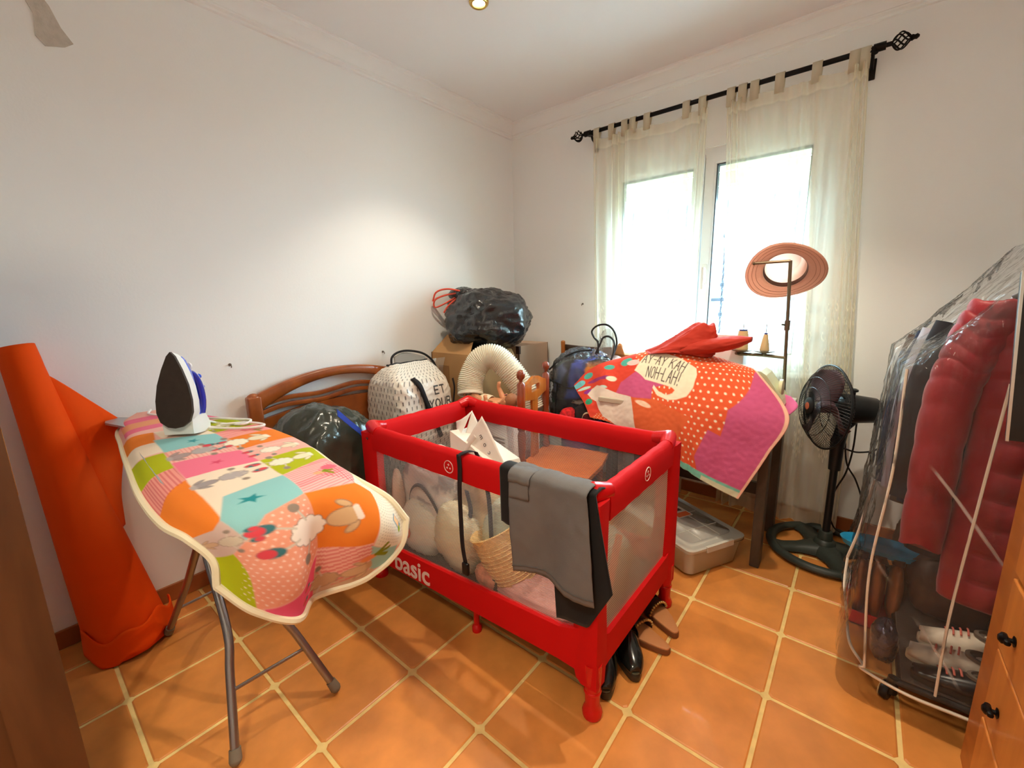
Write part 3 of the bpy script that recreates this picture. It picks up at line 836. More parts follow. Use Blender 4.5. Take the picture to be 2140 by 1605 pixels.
badge((CX1 + .0235, .93, .722), (0, 1, 0), (0, 0, 1), r4)

# ------------------------------------------------------------------ things hung over the front rail
def over_rail(x0, x1, zin, zout, y_off, nu=40):
    """cloth path over the front rail: inside hem, up, over, down outside; zout(u) = outside hem height"""
    A = []
    nv = 60
    for j in range(nv + 1):
        t = j / nv; row = []
        for i in range(nu + 1):
            u = i / nu; x = x0 + (x1 - x0) * u
            zo = zout(u); r = .026 + y_off
            Lin = RAILT - zin; Lov = PI * .022; Lout = RAILT - zo; Lt = Lin + Lov + Lout; s = t * Lt
            if s < Lin: y, z = CY0 + r, zin + s
            elif s < Lin + Lov:
                a = (s - Lin) / Lov * PI; y, z = CY0 + r * math.cos(a), RAILT + (.006 + y_off) * math.sin(a)
            else: y, z = CY0 - r, RAILT - (s - Lin - Lov)
            row.append((x, y, z))
        A.append(row)
    return np.array(A)
# black trousers beneath, in one piece: a leg at the left and one hanging lower
A = over_rail(1.442, 1.80, .52, lambda u: .585 - .05 * u if u < .2 else (.50 if u < .60 else .318 + .10 * (u - .60)), .004, 60)
k = A.shape[0]
for j in range(k):
    for i in range(A.shape[1]):
        if A[j, i, 1] < CY0:
            d = (RAILT - A[j, i, 2]); u = i / (A.shape[1] - 1)
            A[j, i, 0] += .05 * d * d + max(0, u - .72) * d * .42
            A[j, i, 1] -= .006 * math.sin(u * 17) * min(1, d * 5) * .5
            if u > .86: A[j, i, 2] += (u - .86) * d * 2.2
o = MB().grid(A).build('trousers', BLACKCL, None, True, 80, .005)
tag(o, 'black trousers hung over the cot rail beneath the grey shorts', 'trousers')
sh_t = thing('shorts', 'grey cotton shorts with a flap pocket hung over the red cot rail', 'shorts', (1.62, .57, .6))
A = over_rail(1.497, 1.782, .55, lambda u: .435 + .022 * u + .012 * math.sin(u * 5), .013, 48)
def short_warp(A, amp=1.0):
    for j in range(A.shape[0]):
        for i in range(A.shape[1]):
            if A[j, i, 1] < CY0 + .001:
                d = max(0, RAILT - A[j, i, 2]); u = i / (A.shape[1] - 1)
                A[j, i, 0] += .13 * d * (.35 + .45 * u)
                A[j, i, 1] -= (.010 * math.sin(u * 9 + 4 * d) + .008 * math.sin(u * 4 + 1 + d * 9)) * min(1, d * 5) + .02 * d * u + .010
                A[j, i, 1] -= .004 * ridged(Vector((A[j, i, 0] * 9, 3, A[j, i, 2] * 9)))
            A[j, i, 2] += .0018 * math.sin(i * .35) + .0008 * math.sin(i * 1.1)
    return A
A = short_warp(A)
MB().grid(A).build('cloth', GREYCL, sh_t, True, 80, .004)
SEAM = mat('grey_seam', (92, 89, 88), .9)
r = A.shape[0]
pts = [Vector(A[-3, i]) + Vector((0, -.003, 0)) for i in range(0, A.shape[1])]
MB().tube(pts, .0022, 5).build('hem', SEAM, sh_t)
# flap pocket
q0, q1 = int(r * .42), int(r * .60)
P = A[q0:q1, 1:15] + np.array([0, -.006, 0])
MB().grid(P).build('pocket', GREYCL, sh_t, True, 80, .004)
P = A[q0:q0 + 1 + (q1 - q0) // 2, 1:16] + np.array([0, -.010, 0]); MB().grid(P).build('pocket_flap', GREYCL, sh_t, True, 80, .004)

# black strap looped over the rail
def ribbon(path, w, ax=(1, 0, 0)):
    ax = Vector(ax); return np.array([[tuple(Vector(p) - ax * w / 2), tuple(Vector(p) + ax * w / 2)] for p in path])
path = [(1.345, CY0 + .035, .22), (1.335, CY0 + .033, .40), (1.33, CY0 + .031, .60), (1.30, CY0 + .030, .72)] + \
       [(1.275 - .004 * k, CY0 + .030 * math.cos(a), RAILT - .004 + .012 * math.sin(a)) for k, a in enumerate([PI * q / 8 for q in range(9)])] + \
       [(1.247, CY0 - .031, .72), (1.243, CY0 - .033, .64), (1.243, CY0 - .033, .52), (1.248, CY0 - .036, .42), (1.258, CY0 - .034, .345)]
o = MB().grid(ribbon(curve_pts(path, 60), .020)).build('strap', mat('black_webbing', (30, 22, 26), .8), None, True, 80, .003)
tag(o, 'black webbing strap looped over the red cot rail', 'strap')
MB().box((1.244, CY0 - .044, .300), (1.276, CY0 - .028, .350), .006).build('buckle', BLACKPL, o)

# ------------------------------------------------------------------ what lies in the cot
def paper(nm): return mat(nm, (244, 238, 228), .75, bump=(9, .5, .012), translucent=.15)
pb = thing('paper_carrier_bag', 'white paper carrier bag with grey letters, its open top above the cot rail', 'bag', (.95, .98, .19))
# open bag leaning to the right: mouth ring and body
def bagring(c, ux, uy, hw, hd, n=8):
    R = []
    for a, b in ((-1, -1), (0, -.86), (1, -1), (.93, 0), (1, 1), (0, .86), (-1, 1), (-.93, 0)):
        R.append(tuple(Vector(c) + Vector(ux) * hw * a + Vector(uy) * hd * b))
    return R
ux = Vector((.93, -.12, -.30)).normalized(); uy = Vector((.15, .98, 0)).normalized()
R = []
for c, hw, hd in (((1.07, .94, .215), .17, .075), ((1.06, .94, .30), .175, .085), ((1.04, .945, .45), .175, .09), ((1.02, .95, .60), .17, .085), ((1.005, .955, .66), .165, .08)):
    R.append(bagring(c, ux, uy, hw, hd))
b = MB().rings(R, caps=True); body = b.build('body', paper('white_bag_paper'), pb, True, 40)
PAP = paper('white_bag_flap_paper')
# two flaring sides of the mouth and the folded handle strip
def sheet(P, nm, m, par, nu=14, nv=14, amp=.006, fr=9, seed=1, th=.0012):
    A = crumple(surf(P, nu, nv), amp, fr, seed); return MB().grid(A).build(nm, m, par, True, 60, th)
sheet([[(.848, .98, .585), (.87, .93, .60), (.90, .90, .62)], [(.80, .99, .66), (.84, .93, .665), (.88, .91, .66)], [(.775, 1.0, .722), (.85, .98, .755), (.905, .99, .80)]], 'mouth_flap', PAP, pb)
sheet([[(.90, .92, .61), (.93, .97, .63), (.98, 1.02, .65)], [(.885, .94, .66), (.92, .98, .68), (.965, 1.0, .665)], [(.90, .99, .80), (.925, 1.0, .745), (.955, 1.0, .69)]], 'mouth_flap', PAP, pb)
strip = [[(.935, .90, .67), (1.02, .93, .805)], [(.985, .885, .60), (1.075, .92, .745)], [(1.06, .875, .545), (1.14, .905, .67)], [(1.13, .865, .50), (1.19, .895, .60)], [(1.17, .86, .43), (1.235, .885, .50)]]
A = surf(strip, 14, 40); A = crumple(A, .004, 8, 5)
MB().grid(A).build('folded_side', PAP, pb, True, 60, .0015)
p = [tuple(x) for x in curve_pts([(.86, .905, .60), (.80, .86, .64), (.745, .84, .60), (.715, .83, .54)], 20)]
MB().tube(p, .0035, 6).build('cord_handle', WHITECL, pb)
p = curve_pts([(.90, .89, .56), (.97, .88, .66), (1.02, .885, .72)], 24)
MB().grid(ribbon(p, .022, (.6, .1, -.6))).build('ribbon_handle', PAP, pb, True, 60, .0015)
# letters down the folded side
GREYINK = mat('grey_letter_ink', (96, 92, 96), .7)
pos = [(.24, 'm'), (.34, 'o'), (.44, 'c'), (.60, 'A'), (.68, 'I'), (.76, 'B')]
for t, ch in pos:
    j = int(t * 39); c = Vector(A[j, 9]); d1_ = (Vector(A[min(j + 2, 39), 9]) - Vector(A[j - 2, 9])).normalized(); d2_ = (Vector(A[j, 12]) - Vector(A[j, 2])).normalized()
    d2_ = (d2_ - d1_ * d1_.dot(d2_)).normalized(); nn = d1_.cross(d2_)
    if nn.y > 0: nn = -nn
    # letter tops point to the upper edge of the strip
    tr_ = Matrix((tuple(-d1_), tuple(d2_), tuple(nn))).transposed()
    text_mesh(ch, .022, tr_, c + nn * .005 - d2_ * .011, .0004, 'letter', GREYINK, pb)

# bag printed like newspaper
nb = thing('newsprint_zip_bag', 'grey newspaper-print zip bag with dark handles behind the cot net', 'bag', (.87, .80, .19))
inn = blob((.86, .79, .40), (.19, .10, .21), 11, .03, 6, .192, 4.5, 150, 110, rot=-.12)
q_ = np.array(inn.v); pn = Paint((q_[:, 0] + q_[:, 1] * .6)[None], q_[:, 2][None], (216, 210, 206), .004); rr = random.Random(5)
for k in range(26):
    cx, cz = 1.12 + rr.random() * .46, .2 + rr.random() * .42; w, h = .03 + rr.random() * .05, .02 + rr.random() * .05
    if rr.random() < .4: pn.poly([(cx, cz), (cx + w, cz), (cx + w, cz + h), (cx, cz + h)], (150, 146, 148))
    else:
        for r_ in range(int(h / .008)): pn.poly([(cx, cz + r_ * .008), (cx + w * (.7 + .3 * rr.random()), cz + r_ * .008), (cx + w * .95, cz + r_ * .008 + .0035), (cx, cz + r_ * .008 + .0035)], (128, 124, 128))
o = inn.build('body', mat('newsprint_film', (255, 255, 255), .5, attr=True), nb, True, 70); setcol(o, pn.c[0])
MB().tube([(x, .79 - .02 * math.sin(x * 20), .612 + .006 * math.sin(x * 30)) for x in np.linspace(.70, 1.02, 18)], .006, 6).build('zip', mat('dark_grey_zip', (70, 66, 70), .7), nb)
HND = mat('dark_grey_handle', (66, 62, 70), .8)
MB().grid(ribbon(curve_pts([(.76, .688, .30), (.79, .676, .46), (.88, .668, .52), (.97, .672, .44), (1.01, .69, .30)], 40), .020, (.3, 0, .95))).build('handle', HND, nb, True, 80, .003)
nb2 = thing('patterned_tote_bag', 'beige printed tote with a dark wavy handle, right of the newsprint bag', 'bag', (1.16, .80, .19))
blob((1.16, .80, .39), (.11, .09, .20), 14, .04, 7, .192, 4, 44, 28).build('body', mat('beige_print', (206, 186, 150), .8, var=(24, .3)), nb2, True, 70)
MB().grid(ribbon(curve_pts([(1.14, .70, .56), (1.17, .69, .48), (1.15, .685, .40), (1.18, .685, .32)], 30), .022)).build('handle', HND, nb2, True, 80, .003)

PLB = mat('white_carrier_plastic', (240, 234, 220), .4, bump=(12, .5, .012), translucent=.25)
def crumpled(nm, lab, c, r, seed, m, amp=.10, fr=6, floor=.192, cat='bag', grp=None, **k):
    t = blob(c, r, seed, amp, fr, floor, 2.2, 60, 40, **k).build(nm, m, None, True, 75)
    return tag(t, lab, cat, grp)
crumpled('plastic_carrier_bag', 'crumpled white plastic bag with a reddish round print, left in the cot', (.84, .69, .29), (.125, .055, .13), 3, PLB)
MB().tube([(.80 + .028 * math.cos(a), .628, .29 + .030 * math.sin(a)) for a in [2 * PI * k / 20 for k in range(20)]], .004, 5, True).build('round_print', mat('reddish_print', (206, 120, 96), .6), bpy.data.objects['plastic_carrier_bag'])
crumpled('plastic_carrier_bag', 'tall crumpled cream plastic bag beside the black strap in the cot', (1.08, .70, .33), (.125, .06, .15), 8, mat('cream_carrier_plastic', (240, 230, 200), .4, bump=(12, .5, .012), translucent=.25), .12, 6)
crumpled('plastic_carrier_bag', 'white plastic bag with green print, right of the black strap in the cot', (1.34, .74, .40), (.12, .07, .15), 21, mat('white_green_plastic', (216, 220, 196), .4, var=(6, .12), bump=(12, .5, .012), translucent=.25), .11, 5)
crumpled('plastic_wrapper', 'slender pale pink wrapper standing at the left end of the cot', (.69, .68, .37), (.025, .03, .17), 31, mat('pale_pink_film', (222, 196, 180), .35, translucent=.3), .1, 8)
# woven straw basket, tipped
STRAW = mat('woven_straw', (214, 176, 118), .8, bump=(70, .8, .006), var=(50, .2))
sb = thing('straw_basket', 'tipped beige woven straw basket inside the cot, left of the shorts', 'basket', (1.33, .70, .20))
ax_ = Vector((-.42, -.12, .9)).normalized()
prof = [(.01, 0), (.055, .0), (.085, .03), (.098, .10), (.104, .17), (.108, .23), (.112, .24), (.108, .243), (.100, .235), (.094, .17), (.08, .05), (.01, .03)]
bb_ = MB().lathe(prof, (1.40, .725, .235), ax_, 30, False); 
bb_.build('bowl', STRAW, sb, True, 50)
for k in range(13):
    z = .03 + .016 * k; rad = .087 + .018 * min(1, k / 7)
    u_ = ax_.orthogonal().normalized(); w_ = ax_.cross(u_); c_ = Vector((1.40, .725, .235)) + ax_ * z
    MB().tube([c_ + (u_ * math.cos(a) + w_ * math.sin(a)) * rad for a in [2 * PI * q / 30 for q in range(30)]], .0026, 5, True).build('coil', STRAW, sb)
crumpled('pink_blanket', 'crumpled pale pink blanket on the cot floor under the trousers', (1.49, .70, .235), (.20, .075, .055), 41, mat('pink_fleece', (206, 148, 140), .95, var=(14, .18)), .12, 5, cat='blanket')
crumpled('floral_cloth', 'red and beige floral cloth tucked below the straw basket', (1.30, .665, .245), (.075, .035, .055), 45, mat('floral_print', (200, 130, 100), .9, var=(36, .5)), .12, 6, cat='cloth')
o = MB().box((1.40, .80, .30), (1.50, .88, .44), .008).build('sequin_box', mat('sparkly_silver', (150, 150, 160), .2, .8, bump=(160, 1.0, .006)), None, False); tag(o, 'sparkly silver box in the cot, beside the black trouser leg', 'box')
MB().box((1.397, .797, .435), (1.503, .883, .452), .004).build('lid', mat('dull_silver', (120, 118, 126), .35, .7), o, False)
o = MB().box((1.38, .79, .192), (1.56, .90, .30), .01).build('brown_shoe_box', mat('brown_card', (118, 80, 58), .8), None, False); tag(o, 'brown card box under the sparkly box in the cot', 'box')
MB().box((1.377, .787, .285), (1.563, .903, .301), .003).build('lid', CARD, o, False)
o = MB().tube([(1.745, .70, .20), (1.74, .80, .36), (1.742, .86, .50)], [.014, .014, .012], 10).build('orange_stick', mat('orange_plastic', (236, 110, 60), .4), None); tag(o, 'orange plastic toy stick leaning inside the right end of the cot', 'toy')
o = blob((1.62, .95, .30), (.10, .16, .11), 52, .08, 5, .192).build('grey_sleeping_bag', mat('grey_green_cloth', (138, 134, 116), .9), None, True, 75); tag(o, 'folded grey-green cloth bundle in the right end of the cot', 'bundle')
# ------------------------------------------------------------------ ironing board
ib = thing('ironing_board', 'ironing board with patchwork animal cover and grey tube legs', 'ironing board', (.75, -.05, 0))
COVER = np.array([
 [(.05,-.10,.875),(.06,-.11,.90),(.07,-.1,.903),(.07,-.075,.903),(.07,-.05,.903),(.06,-.03,.90),(.05,-.02,.875)],
 [(.17,-.185,.865),(.17,-.165,.897),(.17,-.12,.903),(.17,-.08,.903),(.17,-.03,.903),(.17,.01,.897),(.17,.03,.865)],
 [(.37,-.21,.858),(.37,-.185,.895),(.37,-.12,.903),(.37,-.055,.903),(.37,.01,.903),(.37,.07,.897),(.37,.095,.86)],
 [(.68,-.24,.855),(.68,-.205,.893),(.68,-.12,.903),(.68,-.035,.903),(.68,.05,.903),(.68,.13,.897),(.68,.16,.86)],
 [(.96,-.262,.852),(.96,-.22,.892),(.96,-.13,.903),(.96,-.035,.903),(.96,.05,.903),(.96,.135,.897),(.96,.165,.86)],
 [(1.18,-.262,.850),(1.18,-.22,.892),(1.18,-.13,.903),(1.18,-.035,.903),(1.18,.04,.903),(1.18,.105,.897),(1.18,.135,.86)],
 [(1.30,-.245,.852),(1.36,-.20,.89),(1.385,-.11,.90),(1.39,-.036,.90),(1.385,.03,.90),(1.37,.085,.895),(1.34,.115,.865)],
 [(1.355,-.222,.815),(1.43,-.175,.80),(1.46,-.10,.785),(1.415,-.036,.78),(1.465,.04,.785),(1.475,.105,.80),(1.42,.150,.825)],
 [(1.37,-.226,.765),(1.42,-.182,.705),(1.445,-.113,.652),(1.39,-.05,.643),(1.43,.06,.645),(1.46,.145,.70),(1.455,.178,.763)]], float)
NU, NV = 230, 420
A = surf(COVER, NU, NV)
UU, VV = np.meshgrid(np.linspace(0, 1, NU), np.linspace(0, 1, NV))
PX = UU * .52; PY = VV * 1.62                     # cloth metres: across, along
C_ = lambda pts: [(u * .52, v * 1.62) for u, v in pts]
PINK, LPINK, SALM, TEAL, LIME, ORNG, CREAM, HOT = (224, 110, 136), (228, 172, 160), (226, 150, 124), (136, 188, 190), (166, 172, 20), (222, 120, 40), (226, 208, 188), (222, 84, 118)
p = Paint(PX, PY, LPINK, .004)
p.poly(C_([(0, 0), (1, 0), (1, .30), (0, .28)]), LPINK)
p.poly(C_([(.12, .14), (1, .12), (1, .19), (.1, .19)]), PINK); p.poly(C_([(.1, .19), (1, .19), (1, .24), (.1, .24)]), (222, 150, 110)); p.poly(C_([(.1, .24), (1, .24), (1, .275), (.1, .27)]), PINK)
p.poly(C_([(0, .275), (.30, .295), (.26, .35), (0, .335)]), ORNG); p.poly(C_([(.30, .295), (.552, .31), (.552, .375), (.30, .338)]), CREAM)
p.poly(C_([(0, .335), (.26, .35), (.26, .405), (0, .39)]), CREAM)
p.poly(C_([(.26, .338), (.552, .375), (.538, .428), (.255, .411)]), TEAL)
p.poly(C_([(0, .39), (.255, .411), (.245, .488), (0, .49)]), LIME)
p.poly(C_([(.255, .411), (.538, .428), (.525, .486), (.248, .468)]), LPINK)
p.poly(C_([(0, .49), (.245, .488), (.24, .56), (0, .60)]), (222, 146, 136))
p.poly(C_([(.248, .468), (.525, .487), (.525, .567), (.245, .55)]), PINK)
p.poly(C_([(.245, .55), (.525, .567), (.513, .66), (.262, .672), (.18, .74), (.2, .66)]), CREAM)
p.poly(C_([(0, .60), (.24, .555), (.224, .645), (.18, .735), (.12, .78), (0, .75)]), ORNG)
p.poly(C_([(0, .75), (.12, .76), (.171, .742), (.194, .803), (.12, .833), (0, .86)]), (196, 168, 158))
p.poly(C_([(.262, .672), (.513, .66), (.484, .744), (.291, .768), (.194, .806), (.171, .742)]), TEAL)
p.poly(C_([(.54, .30), (1, .29), (1, .36), (.55, .372)]), LIME)
p.poly(C_([(.55, .37), (1, .36), (1, .415), (.543, .418)]), (232, 158, 150))
p.poly(C_([(.543, .418), (1, .408), (1, .478), (.527, .487)]), ORNG)
p.poly(C_([(.527, .487), (1, .476), (1, .555), (.527, .566)]), LPINK)
p.poly(C_([(.527, .566), (1, .553), (1, .63), (.514, .660)]), LIME)
p.poly(C_([(.514, .660), (1, .622), (1, .70), (.80, .768), (.486, .744)]), (240, 176, 172))
p.poly(C_([(.12, .833), (.194, .805), (.291, .766), (.484, .744), (.488, .88), (.46, .898), (.17, .995), (.05, 1)]), SALM)
p.poly(C_([(0, .86), (.117, .833), (.172, .99), (0, 1)]), LIME)
p.poly(C_([(.488, .893), (.205, .985), (.2, 1), (.50, 1)]), HOT)
p.poly(C_([(.486, .744), (.80, .768), (.90, .80), (.80, .86), (.716, .908), (.488, .88)]), ORNG)
p.poly(C_([(1, .69), (.80, .768), (.895, .803), (.80, .86), (.716, .915), (.83, .985), (1, 1)]), (228, 222, 206))
p.poly(C_([(.488, .88), (.716, .906), (.69, .975), (.56, .985), (.475, .93)]), (232, 178, 164))
p.poly(C_([(.706, .912), (.83, .98), (.78, 1), (.686, .985)]), (150, 194, 188))
p.poly(C_([(.475, .93), (.56, .972), (.70, .98), (.70, 1), (.49, 1)]), (196, 164, 136))
# gingham and pin stripes
def stripes(poly, col, step, hor=True, w=.45):
    m = p.pmask(C_(poly)); q = (p.PX if False else (p.Y if hor else p.X))
    s = (np.abs((q / step) % 1 - .5) < w / 2).astype(float); p.mixm(m * s * .55, col)
stripes([(.514, .662), (1, .622), (1, .70), (.80, .766), (.486, .742)], (214, 60, 90), .012); stripes([(.62, .70), (1, .622), (1, .70), (.80, .766)], (214, 60, 90), .012, False)
stripes([(.55, .37), (1, .36), (1, .415), (.543, .418)], (206, 90, 96), .010); stripes([(0, .49), (.245, .488), (.24, .56), (0, .60)], (190, 70, 80), .010, False)
stripes([(.255, .411), (.538, .428), (.525, .486), (.248, .468)], (214, 120, 120), .010, False, .3); stripes([(.527, .487), (1, .476), (1, .555), (.527, .566)], (214, 130, 126), .012, True, .3)
m = p.pmask(C_([(.488, .88), (.716, .906), (.69, .975), (.56, .985), (.475, .93)])); wv_ = np.sin((p.Y + .008 * np.sin(p.X * 60)) / .016 * 2 * PI); p.mixm(m * (wv_ > 0) * .6, (206, 84, 90))
# white dots on the salmon patch, grey dots on the white patch
m = p.pmask(C_([(.13, .838), (.2, .81), (.291, .77), (.478, .75), (.48, .885), (.2, .98), (.10, .97)]))
gx, gyy = (p.X / .018), (p.Y / .018); row = np.floor(gyy); dd = np.hypot(((gx + .5 * (row % 2)) % 1 - .5), (gyy % 1 - .5)); p.mixm(m * np.clip((.24 - dd) * 8, 0, 1) * .7, (240, 214, 200))
m = p.pmask(C_([(1, .70), (.81, .772), (.9, .803), (.81, .86), (.73, .915), (.83, .97), (1, .98)])); gx, gyy = (p.X / .011), (p.Y / .011); row = np.floor(gyy); dd = np.hypot(((gx + .5 * (row % 2)) % 1 - .5), (gyy % 1 - .5)); p.mixm(m * np.clip((.27 - dd) * 8, 0, 1) * .6, (150, 142, 124))
# printed motifs: plain stars, carrots, shoes, woolly animals
def P2(u, v): return (u * .52, v * 1.62)
def star(c, r, col, a0=.4):
    p.poly([(c[0] + r * (1 if k % 2 == 0 else .42) * math.cos(a0 + k * PI / 5), c[1] + r * (1 if k % 2 == 0 else .42) * math.sin(a0 + k * PI / 5)) for k in range(10)], col)
star(P2(.305, .712), .026, (36, 132, 140)); star(P2(.41, .388), .018, (60, 140, 150)); star(P2(.39, .518), .016, (206, 70, 100))
def animal(c, s, wool, face, flip=1):
    cx_, cy_ = c; R_ = lambda a, b: (cx_ + a * s * flip, cy_ + b * s)
    for k in range(10):
        a = 2 * PI * k / 10; p.ell(R_(.030 * math.cos(a), .024 * math.sin(a)), .013 * s, .012 * s, 0, (110, 92, 82))
    for k in range(10):
        a = 2 * PI * k / 10; p.ell(R_(.030 * math.cos(a), .024 * math.sin(a)), .0115 * s, .0105 * s, 0, wool)
    p.ell(c, .030 * s, .024 * s, 0, wool)
    p.line([R_(.03, .0), R_(.055, .004)], .008 * s, wool)
    for b, t in ((-.034, .5), (.030, -.5)):
        p.ell(R_(.086, b), .020 * s, .009 * s, flip * t * 1.3, (110, 92, 82)); p.ell(R_(.086, b), .0185 * s, .0075 * s, flip * t * 1.3, face)
    p.ell(R_(.078, 0), .036 * s, .024 * s, 0, (110, 92, 82)); p.ell(R_(.078, 0), .0345 * s, .0225 * s, 0, face)
    for k in range(5): p.ell(R_(.108, -.014 + .007 * k), .008 * s, .006 * s, 0, wool)
    for b in (-.03, .016):
        p.line([R_(-.026, b * .6), R_(-.06, b * 1.2)], .005 * s, (200, 186, 170))
        p.ell(R_(-.075, b * 1.3), .021 * s, .013 * s, 0, (60, 110, 116)); p.ell(R_(-.082, b * 1.3), .014 * s, .012 * s, 0, (206, 66, 76))
    p.line([R_(.0, -.026), R_(-.012, -.062)], .005 * s, (200, 186, 170)); p.ell(R_(-.014, -.068), .011 * s, .013 * s, 0, (140, 124, 112))
    p.line([R_(.0, .026), R_(-.012, .062)], .005 * s, (200, 186, 170)); p.ell(R_(-.014, .068), .011 * s, .013 * s, 0, (140, 124, 112))
animal(P2(.435, .825), 1.30, (234, 218, 206), (206, 166, 124))
animal(P2(.56, .447), .8, (232, 222, 200), (226, 210, 180)); animal(P2(.60, .60), .85, (226, 216, 196), (224, 212, 182)); animal(P2(.64, .525), .7, (226, 216, 200), (222, 206, 180))
animal(P2(.38, .60), .7, (170, 160, 160), (150, 140, 142), -1); animal(P2(.40, .447), .7, (170, 160, 160), (160, 140, 140), -1); animal(P2(.58, .335), .6, (226, 216, 196), (220, 210, 180))
animal(P2(.52, .965), .8, (190, 156, 122), (206, 176, 140)); animal(P2(.14, .80), .6, (196, 180, 160), (196, 160, 130), -1)
def carrot(c, s, col=(224, 140, 90)):
    p.ell(c, .022 * s, .011 * s, .3, col)
    for a in (-.5, 0, .5): p.line([(c[0] + .018 * s, c[1]), (c[0] + .05 * s * math.cos(a + .2), c[1] + .05 * s * math.sin(a + .2))], .012 * s, (120, 130, 20))
carrot(P2(.69, .945), 1.0); carrot(P2(.66, .70), .9, (232, 160, 120)); carrot(P2(.70, .395), .7, (232, 160, 130)); p.ell(P2(.76, .69), .03, .02, .3, (222, 96, 116)); p.ell(P2(.72, .39), .024, .014, .2, (222, 110, 120))
# label on the hem
p.poly(C_([(.885, .90), (.93, .90), (.93, .955), (.885, .955)]), (70, 140, 170)); p.poly(C_([(.893, .905), (.928, .905), (.928, .945), (.893, .945)]), (236, 186, 140)); p.ell(P2(.895, .95), .010, .012, 0, (140, 160, 20))
for i in range(NV):                        # soft rucks near the drop
    for j in range(NU):
        q = A[i, j]; w = max(0, (q[0] - 1.25)) * 3
        if w > 0:
            n1 = ridged(Vector((q[1] * 9, q[2] * 5, 3.3)), 2)
            A[i, j, 0] += .010 * min(1, w) * n1
        A[i, j, 2] += .0012 * noise.noise(Vector((q[0] * 14, q[1] * 14, 0)))
COVM = mat('patchwork_cotton', (255, 255, 255), .85, attr=True, bump=(300, .12, .001), spec=.2)
cov = MB().grid(A).build('cover', COVM, ib, True, 180); setcol(cov, p.c)
edge = [A[i, 0] for i in range(0, NV, 4)] + [A[-1, j] for j in range(0, NU, 4)] + [A[i, -1] for i in range(NV - 1, -1, -4)]
MB().tube(edge, .0085, 7).build('piping', CREAMCL, cov)
# steel board under the cover, tapering to the left end
outl = [(.08, -.10), (.20, -.165), (.40, -.185), (.70, -.21), (1.0, -.225), (1.2, -.215), (1.33, -.16), (1.36, -.05), (1.33, .06), (1.2, .10), (.95, .13), (.7, .12), (.4, .06), (.2, .0), (.08, -.04)]
MB().poly([(x, y, .872) for x, y in outl], (0, 0, .020)).build('board', mat('grey_enamel', (150, 152, 156), .5), ib, False)
# iron rest sticking out at the left end
MB().poly([(x, y, .888) for x, y in ((.30, -.17), (.22, -.19), (.13, -.215), (.07, -.205), (.05, -.17), (.10, -.14), (.24, -.12))], (0, 0, .008)).build('iron_rest', mat('light_grey_metal', (176, 178, 182), .4, .5), ib, False)
# legs: two tube frames crossing under the board
def uframe(f0, f1, t0, t1, bend, r=.0125):
    fr = MB().tube(curve_pts([t0, tuple(Vector(t0).lerp(Vector(bend[0]), .6)), bend[0], tuple(Vector(bend[0]).lerp(Vector(f0), .35)), f0], 30), r, 12)
    a = fr.build('leg', STEEL, ib)
    fr = MB().tube(curve_pts([t1, tuple(Vector(t1).lerp(Vector(bend[1]), .6)), bend[1], tuple(Vector(bend[1]).lerp(Vector(f1), .35)), f1], 30), r, 12)
    b = fr.build('leg', STEEL, ib)
    for l, f, q in ((a, f0, bend[0]), (b, f1, bend[1])):
        d = (Vector(f) - Vector(q)).normalized()
        MB().tube([Vector(f) - d * .035, Vector(f) - d * .004], [.0155, .0175], 12).ball(tuple(Vector(f) - d * .005), .0165, 12, 8).build('rubber_foot', RUBBER, l)
    m0 = Vector(f0).lerp(Vector(bend[0]), .52); m1 = Vector(f1).lerp(Vector(bend[1]), .52)
    MB().tube([m0, m1], .0055, 8).build('cross_bar', STEEL, ib)
uframe((1.055, .122, .018), (1.05, -.185, .018), (.50, -.005, .868), (.50, -.085, .868), [(.915, .022, .33), (.895, -.118, .33)])
uframe((.235, .15, .018), (.262, -.172, .018), (1.0, .01, .868), (1.0, -.10, .868), [(.42, .05, .28), (.44, -.12, .28)])

# ------------------------------------------------------------------ steam iron standing on its heel
si = thing('steam_iron', 'blue and white steam iron standing upright on the ironing board', 'iron', (.60, -.065, .905))
nx = Vector((.71, -.70, 0)).normalized()        # sole looks this way
ty = Vector((.70, .71, 0)).normalized()         # across the sole
up_ = (Vector((0, 0, 1)) - nx * .14).normalized(); nx = (nx + Vector((0, 0, .14))).normalized(); ty = up_.cross(nx).normalized()
org = Vector((.600, -.065, .9055))
def I(a, b, c): return org + ty * a + up_ * b + nx * c     # across, up along the sole, out from the sole
SOLE = [(0, .272), (-.012, .258), (-.030, .215), (-.046, .165), (-.054, .115), (-.054, .075), (-.044, .045), (-.022, .028), (0, .024), (.022, .028), (.044, .045), (.054, .075), (.054, .115), (.046, .165), (.030, .215), (.012, .258)]
b = MB(); b.poly([I(a, q, .052) for a, q in SOLE], nx * .010); b.build('soleplate', mat('dark_soleplate', (66, 56, 50), .45, .5, var=(60, .12)), si, True, 30)
def shell(levels, nm, m):
    R = []
    for c, sc, sh, ylo in levels:
        R.append([I(a * sc, max(ylo, .02 + (q - .02) * sh), c) for a, q in SOLE])
    return MB().rings(R).build(nm, m, si, True, 45)
shell([(.0525, .99, 1.0, 0.0), (.042, 1.02, .99, 0), (.022, .98, .97, 0), (.012, .90, .95, 0)], 'skirt', WHITEPL)
b = MB()
